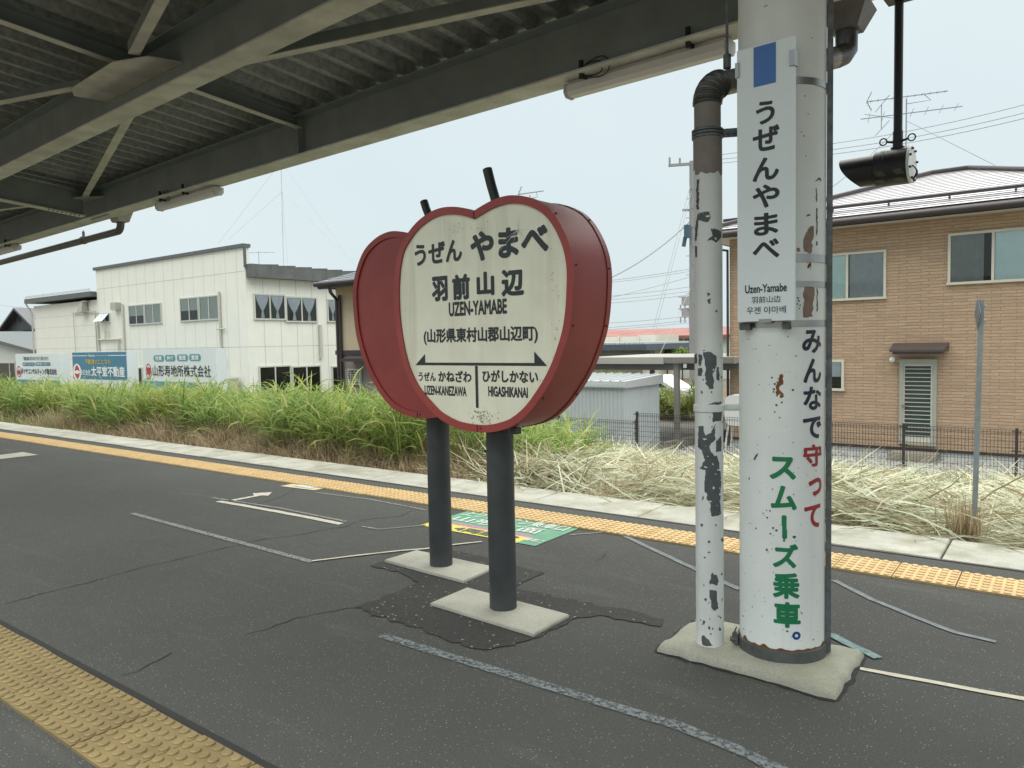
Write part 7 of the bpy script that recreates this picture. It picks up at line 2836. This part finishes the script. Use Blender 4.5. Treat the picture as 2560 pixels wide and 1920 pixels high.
# cut reeds lying in heaps
nh = 46000
hy = 5.44 + rng.random(nh) ** 1.25 * 9.1
hx = -8.5 + rng.random(nh) * 13.5
kp = (hx > reed_edge(np.minimum(hy, 8.0)) - 0.5 - np.where(hy > 8, 4, 0)) & (hx < 1.6 + (hy - 5.4) * 0.45)
hx, hy = hx[kp], hy[kp]
nh = len(hx)
swell = 0.055 + 0.05 * np.sin(hx * 1.9 + hy * 0.7) + 0.04 * np.sin(hx * 4.3 - hy * 2.1) + 0.03 * np.sin(hy * 5 + hx)
off = np.clip(swell * 1.5 + 0.06, 0.02, 0.32) * np.clip((hy - 5.40) / 0.35, 0.12, 1)
hz = gz(hy) + off * rng.random(nh) ** 0.5
main = np.array([2.2 * noise.noise(Vector((a * 0.9, b2 * 0.9, 3))) for a, b2 in zip(hx, hy)]) + rng.normal(0, 0.5, nh)
main = np.where(rng.random(nh) < 0.5, main, main + math.pi)
parts = [blades(nh, np.stack([hx, hy, hz], 1), main, rng.normal(0.12, 0.22, nh), rng.normal(0.30, 0.45, nh), rng.uniform(0.22, 0.75, nh), rng.uniform(0.006, 0.020, nh), 3, rng.uniform(-1.2, 1.2, nh))]
o_hay = tag(mesh_np("cut_reeds", parts, M_HAY), "pale cut reeds lying in heaps between the platform and the fence", "straw", kind="stuff")
# brown stubble and tufts standing in the straw
nb = 2600
cxs = rng.uniform(-4.5, 3, 34)
cys = 5.5 + rng.random(34) ** 1.5 * 6
ci = rng.integers(0, 34, nb)
bx2, by2 = cxs[ci] + rng.normal(0, 0.10, nb), np.maximum(5.45, cys[ci] + rng.normal(0, 0.10, nb))
parts = [blades(nb, np.stack([bx2, by2, gz(by2) + 0.03], 1), rng.uniform(0, 2 * math.pi, nb), rng.uniform(0.8, 1.5, nb), rng.uniform(0, 0.8, nb), rng.uniform(0.12, 0.30, nb), rng.uniform(0.005, 0.010, nb))]
pxx = AT(2410, 1330, 5.55)[0]
nb2 = 160
bx3 = pxx + rng.normal(0, 0.05, nb2)
by3 = 5.52 + np.abs(rng.normal(0, 0.05, nb2))
parts.append(blades(nb2, np.stack([bx3, by3, gz(by3)], 1), rng.uniform(0, 2 * math.pi, nb2), rng.uniform(1.15, 1.55, nb2), rng.uniform(-0.1, 0.5, nb2), rng.uniform(0.2, 0.42, nb2), rng.uniform(0.006, 0.010, nb2)))
tag(mesh_np("stubble", parts, M_DRY), "brown grass stubble standing up among the cut reeds", "grass", kind="stuff")
ng = 2400
cxs = rng.uniform(-6, 4, 40)
cys = 6.5 + rng.random(40) * 7.8
ci = rng.integers(0, 40, ng)
gx2, gy2 = cxs[ci] + rng.normal(0, 0.2, ng), cys[ci] + rng.normal(0, 0.2, ng)
parts = [blades(ng, np.stack([gx2, gy2, gz(gy2) + 0.06], 1), rng.uniform(0, 2 * math.pi, ng), rng.uniform(0.7, 1.4, ng), rng.uniform(0.2, 1.3, ng), rng.uniform(0.12, 0.34, ng), rng.uniform(0.008, 0.016, ng))]
tag(mesh_np("grass_regrowth", parts, M_SHORT), "green shoots growing through the cut reeds", "grass", kind="stuff")
# overgrown bank beyond the carport
nk = 26000
kx = rng.uniform(-34, -10.5, nk)
ky = rng.uniform(25.0, 27.0, nk)
kh = (0.9 + 0.5 * np.sin(kx * 1.1) + 0.4 * np.sin(kx * 2.9)) * rng.random(nk) ** 0.6
parts = [blades(nk, np.stack([kx, ky, -1.6 + np.maximum(0, kh)], 1), rng.uniform(0, 2 * math.pi, nk), rng.uniform(0.2, 1.5, nk), rng.uniform(0.2, 1.6, nk), rng.uniform(0.2, 0.55, nk), rng.uniform(0.02, 0.05, nk))]
tag(mesh_np("weeds", parts, blade_mat("weed_leaf", [(0.0, (0.10, 0.16, 0.03)), (0.5, (0.19, 0.25, 0.06)), (0.85, (0.33, 0.36, 0.13)), (1.0, (0.42, 0.40, 0.24))], 0.3)), "overgrown green weeds on the bank beyond the carport", "weeds", kind="stuff")
# two shrubs in front of the far white wall
for px_, lab in ((1668, "small green shrub before the far white wall, nearer the guy wire"), (1706, "small green shrub before the far white wall, nearer the utility pole")):
    c = AT(px_, 888, 44)
    t = thing("shrub", lab, "shrub", (c[0], 44, GY), 0, "shrubs before the far white wall")
    m = MB()
    m.tube([(c[0], 44, GY), (c[0], 44, c[2])], [0.06, 0.03], 8)
    obj("trunk", m, paint("shrub_bark", (0.12, 0.10, 0.07), 0.9), t)
    n = 900
    d = rng.normal(0, 1, (n, 3))
    d /= np.linalg.norm(d, axis=1)[:, None]
    p = np.array([c[0], 44, c[2] - 0.1]) + d * np.array([0.9, 0.7, 0.5]) * (rng.random(n) ** 0.4)[:, None]
    ob = mesh_np("crown", [blades(n, p, rng.uniform(0, 2 * math.pi, n), rng.uniform(-0.5, 1.4, n), rng.uniform(0, 1, n), rng.uniform(0.15, 0.35, n), rng.uniform(0.05, 0.12, n))], M_SHORT)
    ob.parent = t
    for v in ob.data.vertices:
        v.co = (v.co[0] - c[0], v.co[1] - 44, v.co[2] - GY)
